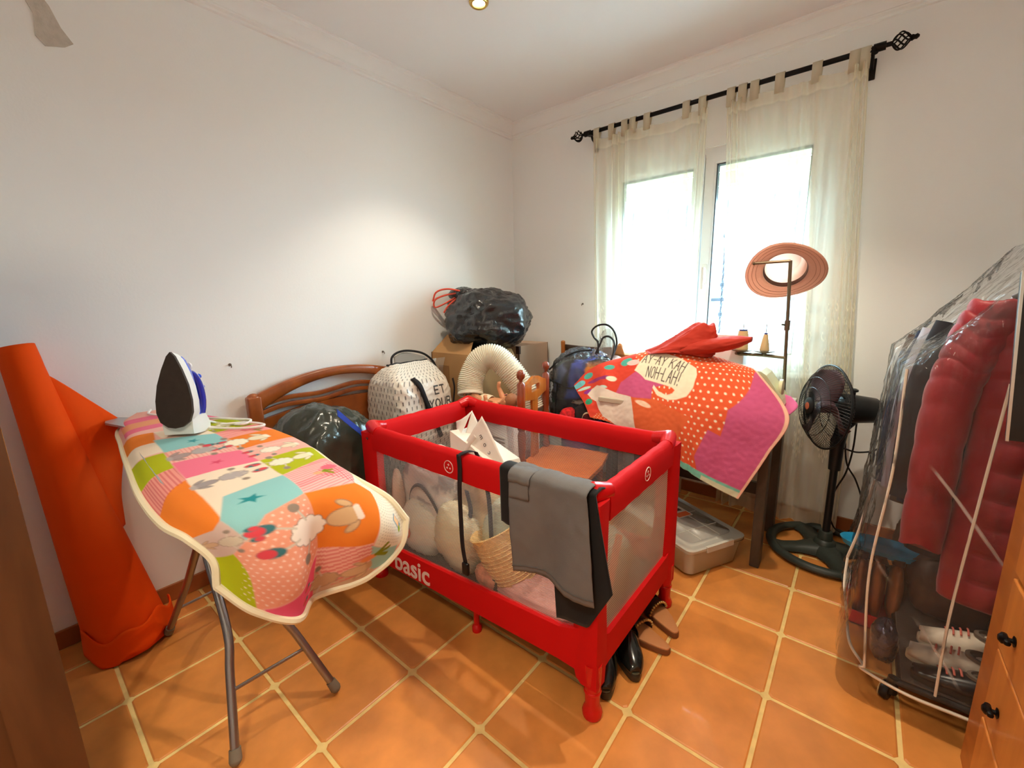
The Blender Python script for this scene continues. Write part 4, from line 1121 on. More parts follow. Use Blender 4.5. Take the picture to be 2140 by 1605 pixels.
R = [[I(a, 0.002, c) for a, c in ((-.045, .045), (.045, .045), (.050, .02), (.046, -.045), (.030, -.062), (-.030, -.062), (-.046, -.045), (-.050, .02))],
     [I(a, .03, c) for a, c in ((-.046, .05), (.046, .05), (.052, .02), (.046, -.045), (.030, -.060), (-.030, -.060), (-.046, -.045), (-.052, .02))],
     [I(a, .062, c) for a, c in ((-.046, .048), (.046, .048), (.050, .02), (.042, -.03), (.026, -.036), (-.026, -.036), (-.042, -.03), (-.050, .02))]]
b.rings(R); b.build('heel', WHITEPL, si, True, 40)
BLUE = mat('translucent_blue', (40, 84, 206), .12, coat=.5); DBLUE = mat('deep_blue', (30, 44, 150), .2, coat=.4)
R = []
for t, w, c0, c1 in ((.035, .040, .014, -.030), (.07, .044, .014, -.026), (.12, .040, .014, -.020), (.17, .033, .014, -.018), (.21, .024, .014, -.016), (.245, .012, .014, -.004), (.258, .004, .014, .006)):
    R.append([I(a, t, c) for a, c in ((-w, c0), (w, c0), (w * .95, (c0 + c1) / 2), (w * .6, c1), (-w * .6, c1), (-w * .95, (c0 + c1) / 2))])
MB().rings(R).build('water_tank', BLUE, si, True, 50)
hp = [I(0, .205, -.016), I(0, .195, -.042), I(0, .165, -.064), I(0, .12, -.076), I(0, .075, -.074), I(0, .045, -.062), I(0, .03, -.048)]
hp = curve_pts([tuple(q) for q in hp], 26)
MB().tube(hp, [.010 + .007 * math.sin(PI * k / 25) for k in range(26)], 12).build('handle', DBLUE, si)
hp2 = [Vector(q) - nx * .012 for q in hp]
MB().tube(hp2, [.006 + .006 * math.sin(PI * k / 25) for k in range(26)], 10).build('handle_trim', WHITEPL, si)
MB().tube([I(0, .185, -.060), I(0, .190, -.078)], .009, 10).build('button', BLUE, si); MB().tube([I(0, .150, -.078), I(0, .152, -.094)], .008, 10).build('trigger', BLUE, si)
MB().lathe([(.012, 0), (.014, .004), (.010, .010)], I(0, .225, -.020), -nx, 14).build('dial', WHITEPL, si)
cord = [I(0, .03, -.06), I(.01, .025, -.10), I(.03, .012, -.13), (.66, .08, .911), (.62, .12, .911), (.56, .09, .911), (.50, .06, .911), (.44, .02, .911), (.36, -.02, .912), (.27, -.06, .912), (.18, -.09, .912), (.10, -.07, .912)]
MB().tube(curve_pts([tuple(q) for q in cord], 90), .0042, 7).build('cord', WHITEPL, si)
cord2 = [(.60, .03, .912), (.65, .10, .911), (.73, .125, .911), (.74, .09, .911), (.69, .04, .911), (.62, .0, .911), (.57, -.02, .911)]
MB().tube(curve_pts(cord2, 50), .0042, 7).build('cord', WHITEPL, si)

# ------------------------------------------------------------------ roll of orange fabric in the corner
ORF = mat('orange_felt', (232, 74, 2), .85, bump=(200, .15, .002), spec=.2)
ro = thing('fabric_roll', 'tall roll of orange fabric leaning in the corner by the white wall', 'fabric roll', (.15, -.30, 0))
rows = []
NR = 48
for i in range(NR + 1):
    t = i / NR; z = .012 + 1.19 * t
    k1 = (1 - t) ** 1.15
    c = Vector((.165 - .085 * t, -.272 - .118 * t)); rx = .060 + .080 * k1; ry = .048 + .082 * k1
    row = []
    for k in range(97):
        th = -2.4 + k / 96 * (2 * PI * 1.35); g = 1 - .10 * k / 96 - .035 * math.sin(3 * th + 5 * t) * k1 + .012 * math.sin(7 * th - 3 * t) * k1
        row.append((max(.012, c.x + rx * g * math.cos(th)), c.y + ry * g * math.sin(th), z + (.012 * math.sin(th * 2) - .018 * math.sin(th)) * k1 * (1 if t < .5 else 0) + .012 * math.sin(th + 1) * (t > .95)))
    rows.append(row)
R_ = np.array(rows)
for i in range(R_.shape[0]):
    if R_[i, :, 2].min() < .003: R_[i, :, 2] = np.maximum(R_[i, :, 2], .003 + .004 * i)
MB().grid(R_).build('roll', ORF, ro, True, 80, .004)
fl = [[(.085, -.385, 1.14), (.095, -.325, 1.09), (.08, -.24, .985), (.065, -.152, .874)],
      [(.10, -.37, .98), (.115, -.290, .95), (.09, -.21, .89), (.085, -.158, .835)],
      [(.11, -.36, .82), (.130, -.275, .80), (.10, -.215, .76), (.095, -.180, .735)],
      [(.12, -.35, .66), (.150, -.26, .64), (.11, -.215, .62), (.080, -.205, .60)],
      [(.13, -.34, .50), (.165, -.25, .48), (.12, -.22, .47), (.09, -.215, .47)]]
MB().grid(surf(fl, 40, 50)).build('loose_flap', ORF, ro, True, 80, .003)
rows = []
for i in range(9):
    t = i / 8; row = []
    for k in range(70):
        th = -2.2 + k / 69 * 3.9; g = 1.02 + .05 * t + .03 * math.sin(5 * th)
        row.append((max(.012, .165 + .139 * g * math.cos(th)), -.272 + .130 * g * math.sin(th), max(.004, .13 - .105 * t + .020 * math.sin(th * 3) - .012 * math.sin(th * 7))))
    rows.append(row)
MB().grid(rows).build('turned_hem', ORF, ro, True, 80, .004)

# ------------------------------------------------------------------ wooden headboard against the left wall
hd = thing('headboard', 'brown wooden headboard with arched top rail against the left wall', 'headboard', (.04, .78, 0))
ya, yb = .30, 1.27
for y in (ya, yb - .065):
    MB().box((.016, y, 0), (.062, y + .065, .885), .010, 3).ball((.039, y + .0325, .872), (.023, .0325, .028), 14, 8).build('post', HEADW, hd, True, 40)
def arc(y, z0, zt): s = (y - ya) / (yb - ya); return z0 + (zt - z0) * math.sin(PI * min(max(s, 0), 1)) ** .75
R = []
for k in range(41):
    y = ya + .05 + (yb - ya - .10) * k / 40; top = arc(y, .862, .978); th = .070 - .022 * math.sin(PI * k / 40) + .018 * (abs(2 * k / 40 - 1) ** 3)
    R.append([(.020, y, top - th), (.054, y, top - th), (.060, y, top - th + .01), (.060, y, top - .01), (.052, y, top), (.026, y, top), (.018, y, top - .01), (.018, y, top - th + .01)])
MB().rings(R).build('top_rail', HEADW, hd, True, 60)
for z0, a in ((.828, .032), (.792, .030)):
    R = []
    for k in range(41):
        y = ya + .05 + (yb - ya - .10) * k / 40; s = k / 40; z = z0 + a * math.sin(PI * s) + .010 * math.sin(4 * PI * s)
        R.append([(.030, y, z - .011), (.050, y, z - .011), (.053, y, z), (.050, y, z + .011), (.030, y, z + .011), (.027, y, z)])
    MB().rings(R).build('wavy_slat', HEADW, hd, True, 60)
R = []
for k in range(31):
    y = ya + .05 + (yb - ya - .10) * k / 30; top = arc(y, .742, .800)
    R.append([(.026, y, .30), (.050, y, .30), (.050, y, top), (.026, y, top)])
MB().rings(R).build('lower_panel', HEADW, hd, True, 40)

# ------------------------------------------------------------------ bags on the floor between headboard and cot
o = blob((.335, .52, .395), (.245, .25, .405), 61, .085, 2.6, .002, 3.0, 110, 80, stretch=(1, 1, .8), big=.2).build('bin_bag', BAGGRN, None, True, 80)
tag(o, 'dark green plastic sack on the floor between headboard and red cot', 'bag')
o = MB().rings([[(.56 + a, y, z + c) for a, c in ((-.004, -.016), (.004, -.016), (.004, .016), (-.004, .016))] for y, z in ((.485, .848), (.54, .785), (.58, .742), (.60, .715))]).build('blue_edge_strip', mat('blue_plastic', (50, 84, 190), .3), None, True, 40)
tag(o, 'narrow blue plastic strip lying over the dark sack beside the cot corner', 'strip')

# dashed zip bag
tb = thing('storage_bag', 'white zip storage bag printed with black dashes and letters, by the headboard', 'bag', (.22, 1.13, 0))
def tote_ring(z, x0, x1, y0, y1, r=.05, n=6):
    P = []
    for cx_, cy_, a0 in ((x1 - r, y1 - r, 0), (x0 + r, y1 - r, PI / 2), (x0 + r, y0 + r, PI), (x1 - r, y0 + r, 1.5 * PI)):
        for k in range(n): a = a0 + PI / 2 * k / (n - 1); P.append((cx_ + r * math.cos(a), cy_ + r * math.sin(a)))
    return [(x, y, z) for x, y in P]
keys = [(.004, .05, .38, .95, 1.31, .05), (.2, .03, .40, .93, 1.33, .06), (.5, .035, .405, .93, 1.335, .06), (.74, .04, .40, .935, 1.335, .06), (.85, .05, .385, .945, 1.33, .07), (.90, .09, .33, .965, 1.32, .06), (.945, .16, .25, 1.0, 1.30, .03), (.962, .19, .215, 1.02, 1.29, .01)]
kr = np.array([tote_ring(k[0], *k[1:]) for k in keys])         # (8, 24, 3)
kr = np.roll(kr, 12, 1); kr = np.concatenate([kr, kr[:, :1]], 1)
Aq = []
NT = 460
for t in np.linspace(0, 1, 330):
    r_ = cr(kr, [t])[0]; seg = np.linalg.norm(np.diff(r_, axis=0), axis=1); cl = np.r_[0, np.cumsum(seg)]
    Aq.append(np.stack([np.interp(np.linspace(0, cl[-1], NT), cl, r_[:, k]) for k in range(3)], -1))
Aq = np.array(Aq)
T_, S_ = np.meshgrid(np.linspace(0, 1, 330), np.linspace(0, 1, NT), indexing='ij')
Zs = Aq[..., 2]
Aq = crumple(Aq, .010, 9, 71); Aq[:, -1] = Aq[:, 0]; Aq[..., 0] = np.maximum(Aq[..., 0], .012); Aq[..., 2] = np.maximum(Aq[..., 2], .003)
pp = Paint(S_ * 1.50, Zs + np.clip(Zs - .88, 0, 1) * 1.6, (232, 226, 214), .004)
gx = pp.X / .036; gz = pp.Y / .034; row = np.floor(gz); fx = (gx + .5 * (row % 2)) % 1 - .5; fz = gz % 1 - .5
pp.mixm((np.clip((.12 - np.abs(fx)) * 12, 0, 1) * np.clip((.38 - np.abs(fz)) * 8, 0, 1)), (34, 30, 32))
# letters on the side that faces the room: find the ring place of that side
def ring_u(x, y): 
    j = int(np.argmin((Aq[170, :, 0] - x) ** 2 + (Aq[170, :, 1] - y) ** 2)); return j / (NT - 1) * 1.50
u0 = ring_u(.405, 1.13); u1 = ring_u(.405, 1.33)
sg = 1 if u1 > u0 else -1
bx = [(u0 - sg * .012, .665), (u0 + sg * .21, .665), (u0 + sg * .21, .85), (u0 - sg * .012, .85)]
pp.poly(bx, (232, 226, 214))
pp.text('ET', (u0 + sg * .055, .785), (sg * .048, 0), (0, .046), .009, (20, 18, 20))
pp.text('YOUR', (u0 + sg * .0, .705), (sg * .048, 0), (0, .048), .009, (20, 18, 20))
pp.text('H', (u0 + sg * .205, .73), (sg * .04, 0), (0, .044), .008, (20, 18, 20))
o = MB().grid(Aq).add([], []).build('body', mat('printed_bag_film', (255, 255, 255), .3, attr=True, bump=(16, .35, .01), spec=.6), tb, True, 70); setcol(o, pp.c)
MB().poly([tuple(q) for q in Aq[-1, ::8]], (0, 0, .002)).build('zip_top', BLACKCL, tb, False)
BW = mat('black_webbing_bag', (22, 20, 22), .8)
MB().tube([(.20, y, .962 + .004 * math.sin(y * 40)) for y in np.linspace(1.0, 1.30, 20)], .006, 6).build('zip', BW, tb)
def strap(P, nm='handle', w=.026, ax=(0, .95, .3)):
    MB().grid(ribbon(curve_pts(P, 50), w, Vector(ax).normalized())).build(nm, BW, tb, True, 80, .003)
strap([(.412, 1.115, .66), (.416, 1.10, .75), (.412, 1.075, .83), (.37, 1.06, .885), (.36, 1.055, .89)])
strap([(.36, 1.055, .895), (.41, 1.065, .86), (.418, 1.10, .76), (.419, 1.16, .62), (.418, 1.20, .52)], w=.030)
strap([(.40, 1.33, .86), (.412, 1.33, .80), (.415, 1.31, .70), (.414, 1.29, .62)], w=.012)
MB().tube(curve_pts([(.15, 1.07, .92), (.13, 1.09, 1.0), (.14, 1.17, 1.03), (.17, 1.28, 1.01), (.20, 1.34, .96), (.22, 1.36, .90)], 40), .007, 7).build('handle', BW, tb)
MB().grid(surf([[(.15, 1.09, .93), (.16, 1.18, .945), (.20, 1.30, .94)], [(.13, 1.10, 1.0), (.14, 1.18, 1.02), (.18, 1.30, .985)]], 12, 8)).build('zip_flap', mat('grey_lining', (150, 146, 140), .8), tb, True, 60, .002)

# ------------------------------------------------------------------ corner: boxes, bin bag
def carton(nm, lab, x0, x1, y0, y1, z0, z1, m, opened=False):
    t = thing(nm, lab, 'box', ((x0 + x1) / 2, (y0 + y1) / 2, z0))
    th = .006
    b = MB().box((x0, y0, z0), (x1, y0 + th, z1)).box((x0, y1 - th, z0), (x1, y1, z1)).box((x0, y0, z0), (x0 + th, y1, z1)).box((x1 - th, y0, z0), (x1, y1, z1)).box((x0, y0, z0), (x1, y1, z0 + th))
    b.build('body', m, t, False)
    return t
bx1 = carton('cardboard_box', 'tall open brown cardboard box under the black bin bag', .025, .405, 1.485, 1.90, .002, .985, CARD)
MB().poly([(.03, 1.49, .985), (.40, 1.485, .985), (.345, 1.60, 1.115), (.085, 1.61, 1.115)], (0, .004, .003)).build('flap', CARD, bx1, False)
MB().poly([(.405, 1.49, .985), (.405, 1.90, .985), (.47, 1.86, .94), (.47, 1.53, .94)], (.004, 0, .002)).build('flap', CARD, bx1, False)
MB().box((.03, 1.78, .985), (.40, 1.90, .989)).build('flap', CARD, bx1, False)
text_mesh('EIB', .040, Matrix(((1, 0, 0), (0, 0, -1), (0, 1, 0))), (.27, 1.4835, .74), .0006, 'stamp', INK, bx1)
tr_ = MB().box((.10, 1.4825, .78), (.20, 1.4845, .90)).box((.28, 1.4825, .56), (.34, 1.4845, .60)).build('print', mat('brown_print', (150, 108, 66), .8), bx1, False)
b = MB(); b.box((.385, 1.4822, .63), (.41, 1.4845, .70)); b.build('stamp', INK, bx1, False)
MB().grid(crumple(surf([[(.02, 1.50, .94), (.10, 1.44, .95), (.18, 1.47, .96)], [(.03, 1.47, .88), (.10, 1.42, .87), (.17, 1.46, .90)], [(.06, 1.48, .83), (.10, 1.46, .81), (.15, 1.47, .84)]], 16, 16), .008, 14, 5)).build('tape_wrap', film('clear_tape_film', (235, 235, 230), .2, .15), bx1, True, 60)
bx2 = carton('cardboard_box', 'pinkish closed cardboard box in the corner, right of the white duct', .015, .372, 2.03, 2.41, .002, .985, CARD2)
MB().box((.015, 2.03, .985), (.372, 2.218, .989)).build('flap', CARD2, bx2, False); MB().box((.015, 2.222, .985), (.372, 2.41, .989)).build('flap', CARD2, bx2, False)
b = MB()
for z in (.80, .86): b.box((.02, 2.0285, z), (.368, 2.0305, z + .002))
b.box((.31, 2.028, .74), (.35, 2.0305, .775)); b.build('print', mat('grey_print', (140, 116, 110), .8), bx2, False)
MB().box((.345, 2.0275, .93), (.374, 2.05, .988)).build('staple_mark', mat('dark_stain', (70, 50, 46), .8), bx2, False)
bb2 = thing('bin_bag', 'glossy black bin bag with red drawstring on top of the boxes', 'bag', (.29, 1.80, .99))
blob((.292, 1.80, 1.185), (.255, .285, .20), 83, .10, 3.0, 1.0, 2.3, 120, 80, stretch=(1, 1, 1.2), big=.22).build('body', BAGBLK, bb2, True, 80)
blob((.13, 1.71, 1.375), (.10, .08, .045), 85, .16, 9, None, 2, 40, 24).build('gathered_neck', BAGBLK, bb2, True, 80)
for P in ([(.17, 1.66, 1.385), (.10, 1.58, 1.37), (.045, 1.53, 1.34), (.035, 1.53, 1.29), (.075, 1.58, 1.31), (.15, 1.66, 1.37)], [(.19, 1.66, 1.39), (.12, 1.58, 1.41), (.06, 1.53, 1.39), (.03, 1.52, 1.33)], [(.15, 1.66, 1.36), (.10, 1.60, 1.30), (.08, 1.57, 1.25)]):
    MB().tube(curve_pts(P, 30), [.006] * 30, 6).build('drawstring', DRAW, bb2)

# ------------------------------------------------------------------ portable cooler with duct, doll on top
ac = thing('portable_air_conditioner', 'white portable air conditioner behind the red cot, under the doll', 'air conditioner', (.67, 1.43, 0))
MB().box((.475, 1.285, .03), (.875, 1.60, .655), .022, 3).build('body', WHITEPL, ac, True, 40)
MB().box((.485, 1.295, .003), (.865, 1.59, .034), .006).build('plinth', mat('grey_plastic', (150, 150, 152), .5), ac, False)
VENT = mat('vent_grey', (176, 172, 166), .5)
for k in range(10): MB().box((.72, 1.279, .36 + k * .022), (.855, 1.288, .372 + k * .022), .003).build('louver', VENT, ac, False)
o = blob((.67, 1.42, .668), (.205, .145, .016), 91, .03, 6, None, 5, 50, 20, big=.0).build('white_towel', WHITECL, None, True, 80); tag(o, 'folded white towel on the air conditioner, beneath the doll', 'towel')
du = thing('exhaust_duct', 'cream ribbed flexible duct bent in an arch before the boxes', 'duct', (.60, 1.42, .80))
path = curve_pts([(.505, 1.375, .765), (.485, 1.40, .84), (.495, 1.44, .92), (.53, 1.47, .975), (.585, 1.51, .985), (.645, 1.54, .94), (.71, 1.57, .855), (.77, 1.59, .76), (.81, 1.60, .66)], 330)
MB().tube(path, [.073 + .0055 * math.sin(k * 2 * PI / 5.0) for k in range(330)], 26, False, False).build('hose', DUCT, du, True, 70, .003)
d_ = (Vector(path[0]) - Vector(path[3])).normalized()
MB().lathe([(.072, -.012), (.079, -.008), (.080, .006), (.074, .010), (.068, .006), (.068, -.012)], path[0], d_, 28, False).build('end_ring', DUCT, du)
# baby doll: one skinned body
bd = thing('baby_doll', 'bare baby doll in a cream nappy lying on the white towel', 'doll', (.68, 1.40, .69))
J = {'pel': ((.615, 1.40, .722), .034), 'wai': ((.655, 1.40, .722), .036), 'che': ((.70, 1.40, .727), .040), 'nec': ((.742, 1.40, .732), .020), 'he1': ((.775, 1.40, .745), .042), 'he2': ((.805, 1.40, .752), .044), 'he3': ((.832, 1.40, .750), .030),
     'shA': ((.722, 1.362, .728), .020), 'elA': ((.690, 1.325, .712), .017), 'wrA': ((.668, 1.335, .752), .012), 'haA': ((.664, 1.338, .770), .012),
     'shB': ((.722, 1.438, .738), .020), 'elB': ((.690, 1.452, .775), .017), 'wrB': ((.672, 1.448, .815), .012), 'haB': ((.680, 1.446, .833), .012),
     'hiA': ((.600, 1.375, .725), .029), 'knA': ((.548, 1.358, .765), .024), 'anA': ((.498, 1.345, .735), .015), 'toA': ((.482, 1.343, .768), .010),
     'hiB': ((.600, 1.425, .725), .029), 'knB': ((.548, 1.445, .745), .024), 'anB': ((.502, 1.452, .712), .015), 'toB': ((.480, 1.454, .735), .010)}
E_ = [('pel', 'wai'), ('wai', 'che'), ('che', 'nec'), ('nec', 'he1'), ('he1', 'he2'), ('he2', 'he3'), ('che', 'shA'), ('shA', 'elA'), ('elA', 'wrA'), ('wrA', 'haA'), ('che', 'shB'), ('shB', 'elB'), ('elB', 'wrB'), ('wrB', 'haB'),
      ('pel', 'hiA'), ('hiA', 'knA'), ('knA', 'anA'), ('anA', 'toA'), ('pel', 'hiB'), ('hiB', 'knB'), ('knB', 'anB'), ('anB', 'toB')]
# short fingers on both hands
for s, hy in (('A', -1), ('B', 1)):
    h0 = Vector(J['ha' + s][0])
    for q in range(4):
        J['f%s%d' % (s, q)] = (tuple(h0 + Vector((-.004 + .004 * q, -.008 + .0055 * q, .017 - .002 * abs(q - 1.5)))), .0038); E_.append(('ha' + s, 'f%s%d' % (s, q)))
    J['t' + s] = (tuple(h0 + Vector((.012, -.006, .006))), .004); E_.append(('ha' + s, 't' + s))
ks = list(J); me = bpy.data.meshes.new('body'); me.from_pydata([J[k][0] for k in ks], [(ks.index(a), ks.index(b)) for a, b in E_], []); me.materials.append(SKIN)
o = bpy.data.objects.new('body', me); COL.objects.link(o); attach(o, bd)
o.modifiers.new('skin', 'SKIN')
for k, sv in zip(ks, me.skin_vertices[0].data): sv.radius = (J[k][1],) * 2; sv.use_root = (k == 'pel')
ss = o.modifiers.new('sub', 'SUBSURF'); ss.levels = 2; ss.render_levels = 2
MB().lathe([(.040, -.046), (.046, -.03), (.048, 0), (.045, .03), (.041, .042)], (.618, 1.40, .722), (1, 0, 0), 24, False).build('nappy', CREAMCL, bd, True, 60, .003)
hair = MB().ball((.812, 1.40, .756), (.040, .0445, .044), 18, 12).build('hair', mat('doll_hair', (150, 96, 60), .6, bump=(90, .5, .003)), bd)
f_ = MB()
for y in (1.384, 1.416): f_.ball((.789, y, .790), (.0055, .006, .004), 10, 6)
f_.build('eye', mat('doll_eye', (40, 36, 50), .2), bd)
MB().ball((.776, 1.40, .791), (.006, .006, .005), 10, 6).build('nose', SKIN, bd); MB().ball((.762, 1.40, .786), (.004, .010, .003), 10, 6).build('mouth', mat('doll_lip', (190, 90, 84), .4), bd)
for y in (1.358, 1.442): MB().ball((.795, y, .752), (.009, .005, .012), 10, 6).build('ear', SKIN, bd)
# ------------------------------------------------------------------ wooden chair behind the cot
def plate_hole(outer, inner, d):
    n = len(outer); O = [Vector(p) for p in outer]; H = [Vector(p) for p in inner]; d = Vector(d)
    vs = O + H + [p + d for p in O] + [p + d for p in H]; fs = []
    for i in range(n):
        k = (i + 1) % n
        fs += [(i, k, n + k, n + i), (2 * n + i, 3 * n + i, 3 * n + k, 2 * n + k), (i, 2 * n + i, 2 * n + k, k), (n + i, n + k, 3 * n + k, 3 * n + i)]
    return MB().add(vs, fs)
wc = thing('wooden_chair', 'varnished wooden chair with turned posts and ball finials behind the cot', 'chair', (1.1, 1.5, 0))
B0 = Vector((.955, 1.308, 0)); bd_ = Vector((-.215, .977, 0)).normalized(); fd = Vector((.977, .215, 0)).normalized(); BW_ = .345
TURN = [(.017, 0), (.019, .02), (.021, .30), (.021, .40), (.017, .43), (.024, .44), (.024, .455), (.017, .47), (.021, .52), (.023, .60), (.017, .625), (.023, .635), (.023, .65), (.017, .665), (.020, .70), (.0225, .76), (.0225, .885), (.016, .893), (.009, .898), (.010, .906), (.021, .918), (.024, .934), (.021, .950), (.010, .960), (.002, .962)]
for s in (0, BW_):
    p = B0 + bd_ * s
    MB().lathe(TURN, p, (0, 0, 1), 20).build('back_post', REDWOOD, wc, True, 40)
n = 32
outer, inner = [], []
for k in range(n):
    a = 2 * PI * k / n; c, s = math.cos(a), math.sin(a)
    u = max(-1, min(1, c * 1.35)); v = max(-1, min(1, s * 1.35))
    top = .865 + .038 * math.cos(u * PI) * .5 + .019; bot = .776 - .010 * math.cos(u * PI)
    z = (top + bot) / 2 + v * (top - bot) / 2
    q = B0 + bd_ * (BW_ / 2 + u * (BW_ / 2 - .02)) - fd * .010; outer.append((q.x, q.y, z))
    q = B0 + bd_ * (BW_ / 2 + .055 * u) - fd * .010; inner.append((q.x, q.y, .836 + .020 * v))
plate_hole(outer, inner, fd * .020).build('crest_rail', HONEY, wc, True, 40)
sp_ = []
for z, w in ((.78, .040), (.72, .036), (.62, .034), (.52, .040), (.43, .046)): sp_.append((w, z))
P = [B0 + bd_ * (BW_ / 2 + w) + Vector((0, 0, z)) - fd * .007 for w, z in sp_] + [B0 + bd_ * (BW_ / 2 - w) + Vector((0, 0, z)) - fd * .007 for w, z in reversed(sp_)]
MB().poly(P, fd * .014).build('splat', HONEY, wc, True, 40)
P = [B0 + bd_ * a + fd * b + Vector((0, 0, .405)) for a, b in ((-.03, -.015), (BW_ + .03, -.015), (BW_ + .04, .20), (BW_ + .03, .385), (BW_ / 2, .40), (-.03, .385), (-.04, .20))]
MB().poly(P, (0, 0, .024)).build('seat', mat('orange_seat_wood', (212, 118, 62), .3, wood=((196, 102, 50), (2, 2, 2), 4), coat=.3), wc, True, 30)
for a, b in ((.01, .345), (BW_ - .01, .345)):
    q = B0 + bd_ * a + fd * b
    MB().lathe([(.016, 0), (.020, .05), (.021, .12), (.016, .15), (.023, .16), (.017, .18), (.021, .30), (.019, .405)], q, (0, 0, 1), 16).build('front_leg', REDWOOD, wc)
for z, a0, b0, a1, b1 in ((.16, 0, 0, .01, .345), (.16, BW_, 0, BW_ - .01, .345), (.20, .01, .345, BW_ - .01, .345)):
    q0 = B0 + bd_ * a0 + fd * b0; q1 = B0 + bd_ * a1 + fd * b1
    MB().tube([(q0.x, q0.y, z), ((q0.x + q1.x) / 2, (q0.y + q1.y) / 2, z), (q1.x, q1.y, z)], [.009, .013, .009], 10).build('stretcher', REDWOOD, wc)

# ------------------------------------------------------------------ leather chair, clear bag, basket
lc = thing('leather_chair', 'wooden chair with dark brown leather back by the window wall, under bags', 'chair', (.80, 2.1, 0))
for x in (.565, 1.035):
    MB().tube([(x, 2.385, 0), (x, 2.36, .45), (x, 2.335, 1.005)], [.018, .02, .017], 10).ball((x, 2.335, 1.005), (.017, .017, .012), 10, 6).build('back_post', HONEY, lc)
    MB().tube([(x, 1.99, 0), (x, 1.99, .43)], .018, 10).build('front_leg', HONEY, lc)
LEATH = mat('dark_leather', (66, 48, 38), .45, bump=(90, .25, .002))
MB().grid(surf([[(.578, 2.345, .985), (.80, 2.352, .975), (1.022, 2.345, .985)], [(.578, 2.36, .80), (.80, 2.378, .79), (1.022, 2.36, .80)], [(.578, 2.37, .64), (.80, 2.385, .63), (1.022, 2.37, .64)]], 12, 12)).build('back', LEATH, lc, True, 60, .012)
MB().box((.55, 1.975, .425), (1.05, 2.37, .465), .012).build('seat', LEATH, lc, False)
cb = thing('clear_storage_bag', 'clear plastic bag with black straps stuffed with dark clothes, on the leather chair', 'bag', (.93, 2.06, .47))
inn = blob((.94, 2.06, .70), (.235, .145, .235), 101, .12, 4, .475, 3.2, 120, 80, big=.25)
A_ = np.array([tuple(v) for v in inn.v]); pc = Paint(A_[:, 0][None], A_[:, 2][None], (40, 40, 42), .02)
pc.poly([(.68, .80), (.80, .92), (.86, .86), (.78, .72)], (120, 126, 160)); pc.poly([(.86, .68), (.98, .70), (1.0, .92), (.90, .95)], (60, 80, 170)); pc.poly([(1.0, .80), (1.10, .80), (1.12, .93), (1.0, .92)], (196, 122, 56)); pc.poly([(1.10, .72), (1.2, .75), (1.2, .98), (1.12, .96)], (206, 188, 184)); pc.poly([(.70, .83), (.80, .90), (.92, .97), (.80, .99), (.66, .90)], (90, 100, 92)); pc.poly([(.68, .5), (.80, .5), (.80, .66), (.70, .66)], (36, 60, 44)); pc.poly([(.70, .77), (.78, .80), (.76, .86), (.68, .84)], (210, 204, 200))
o = inn.build('clothes', mat('stuffed_clothes', (255, 255, 255), .85, attr=True, bump=(30, .5, .01)), cb, True, 80); setcol(o, pc.c[0])
blob((.94, 2.06, .705), (.262, .165, .255), 103, .09, 4, .470, 3.2, 110, 76, big=.25).build('clear_film', film('clear_bag_film', (235, 240, 250), .05, .14, (26, .9, .03), .3), cb, True, 80)
BST = mat('black_binding', (18, 18, 20), .6)
MB().tube(curve_pts([(.68, 1.935, .80), (.80, 1.90, .775), (.90, 1.89, .755), (.98, 1.90, .79), (1.08, 1.91, .83), (1.17, 1.95, .90)], 40), .006, 6).build('binding', BST, cb)
MB().tube(curve_pts([(.72, 1.92, .86), (.80, 1.93, .93), (.90, 1.96, .985), (1.0, 2.0, 1.0)], 30), .006, 6).build('binding', BST, cb)
MB().tube(curve_pts([(.80, 1.895, .77), (.79, 1.895, .65), (.785, 1.90, .50)], 20), .005, 6).build('binding', BST, cb)
for P in ([(1.06, 1.97, .985), (1.04, 2.0, 1.05), (1.0, 2.02, 1.08), (.985, 2.02, 1.12), (1.02, 2.03, 1.155), (1.08, 2.04, 1.16), (1.13, 2.04, 1.12), (1.155, 2.03, 1.05), (1.15, 2.0, .98)],
          [(1.15, 1.95, .93), (1.16, 1.98, 1.0), (1.15, 2.0, 1.06), (1.11, 2.01, 1.09), (1.07, 2.01, 1.08), (1.06, 1.99, 1.04), (1.04, 1.97, .98)]):
    MB().tube(curve_pts(P, 50), .0062, 8).build('handle', BST, cb)
MB().grid(crumple(surf([[(1.0, 2.0, .96), (1.08, 2.0, .97), (1.16, 2.0, .94)], [(1.02, 2.02, 1.05), (1.09, 2.02, 1.07), (1.15, 2.02, 1.02)], [(1.06, 2.03, 1.12), (1.10, 2.03, 1.14), (1.14, 2.03, 1.10)]], 20, 20), .008, 16, 3)).build('film_flap', film('grey_bag_film', (190, 190, 190), .30, .15, (26, .8, .02), .3), cb, True, 80)
pbg = thing('paper_bag', 'small brown paper bag between the clear bag and the curtain', 'bag', (1.12, 2.22, .5))
MB().rings([[(x + dx * k, y + dy * k, z) for dx, dy in ((-.06, -.04), (.06, -.05), (.07, .03), (-.05, .04))] for x, y, z, k in ((1.115, 2.22, .467, 1), (1.12, 2.22, .80, 1.05), (1.125, 2.22, .96, 1.1))]).build('body', mat('kraft_paper', (176, 124, 70), .8), pbg, False)
for P in ([[(1.06, 2.17, .955), (1.15, 2.165, .955)], [(1.07, 2.15, 1.02), (1.13, 2.15, 1.025)]], [[(1.15, 2.165, .955), (1.19, 2.25, .955)], [(1.20, 2.17, .93), (1.24, 2.24, .91)], [(1.17, 2.15, .90), (1.215, 2.19, .875)]]):
    MB().grid(surf(P, 8, 8)).build('flap', mat('kraft_paper_flap', (184, 134, 80), .8), pbg, True, 60, .002)
ba = thing('laundry_basket', 'tall purple plastic basket of clothes behind the wooden chair', 'basket', (1.02, 1.83, 0))
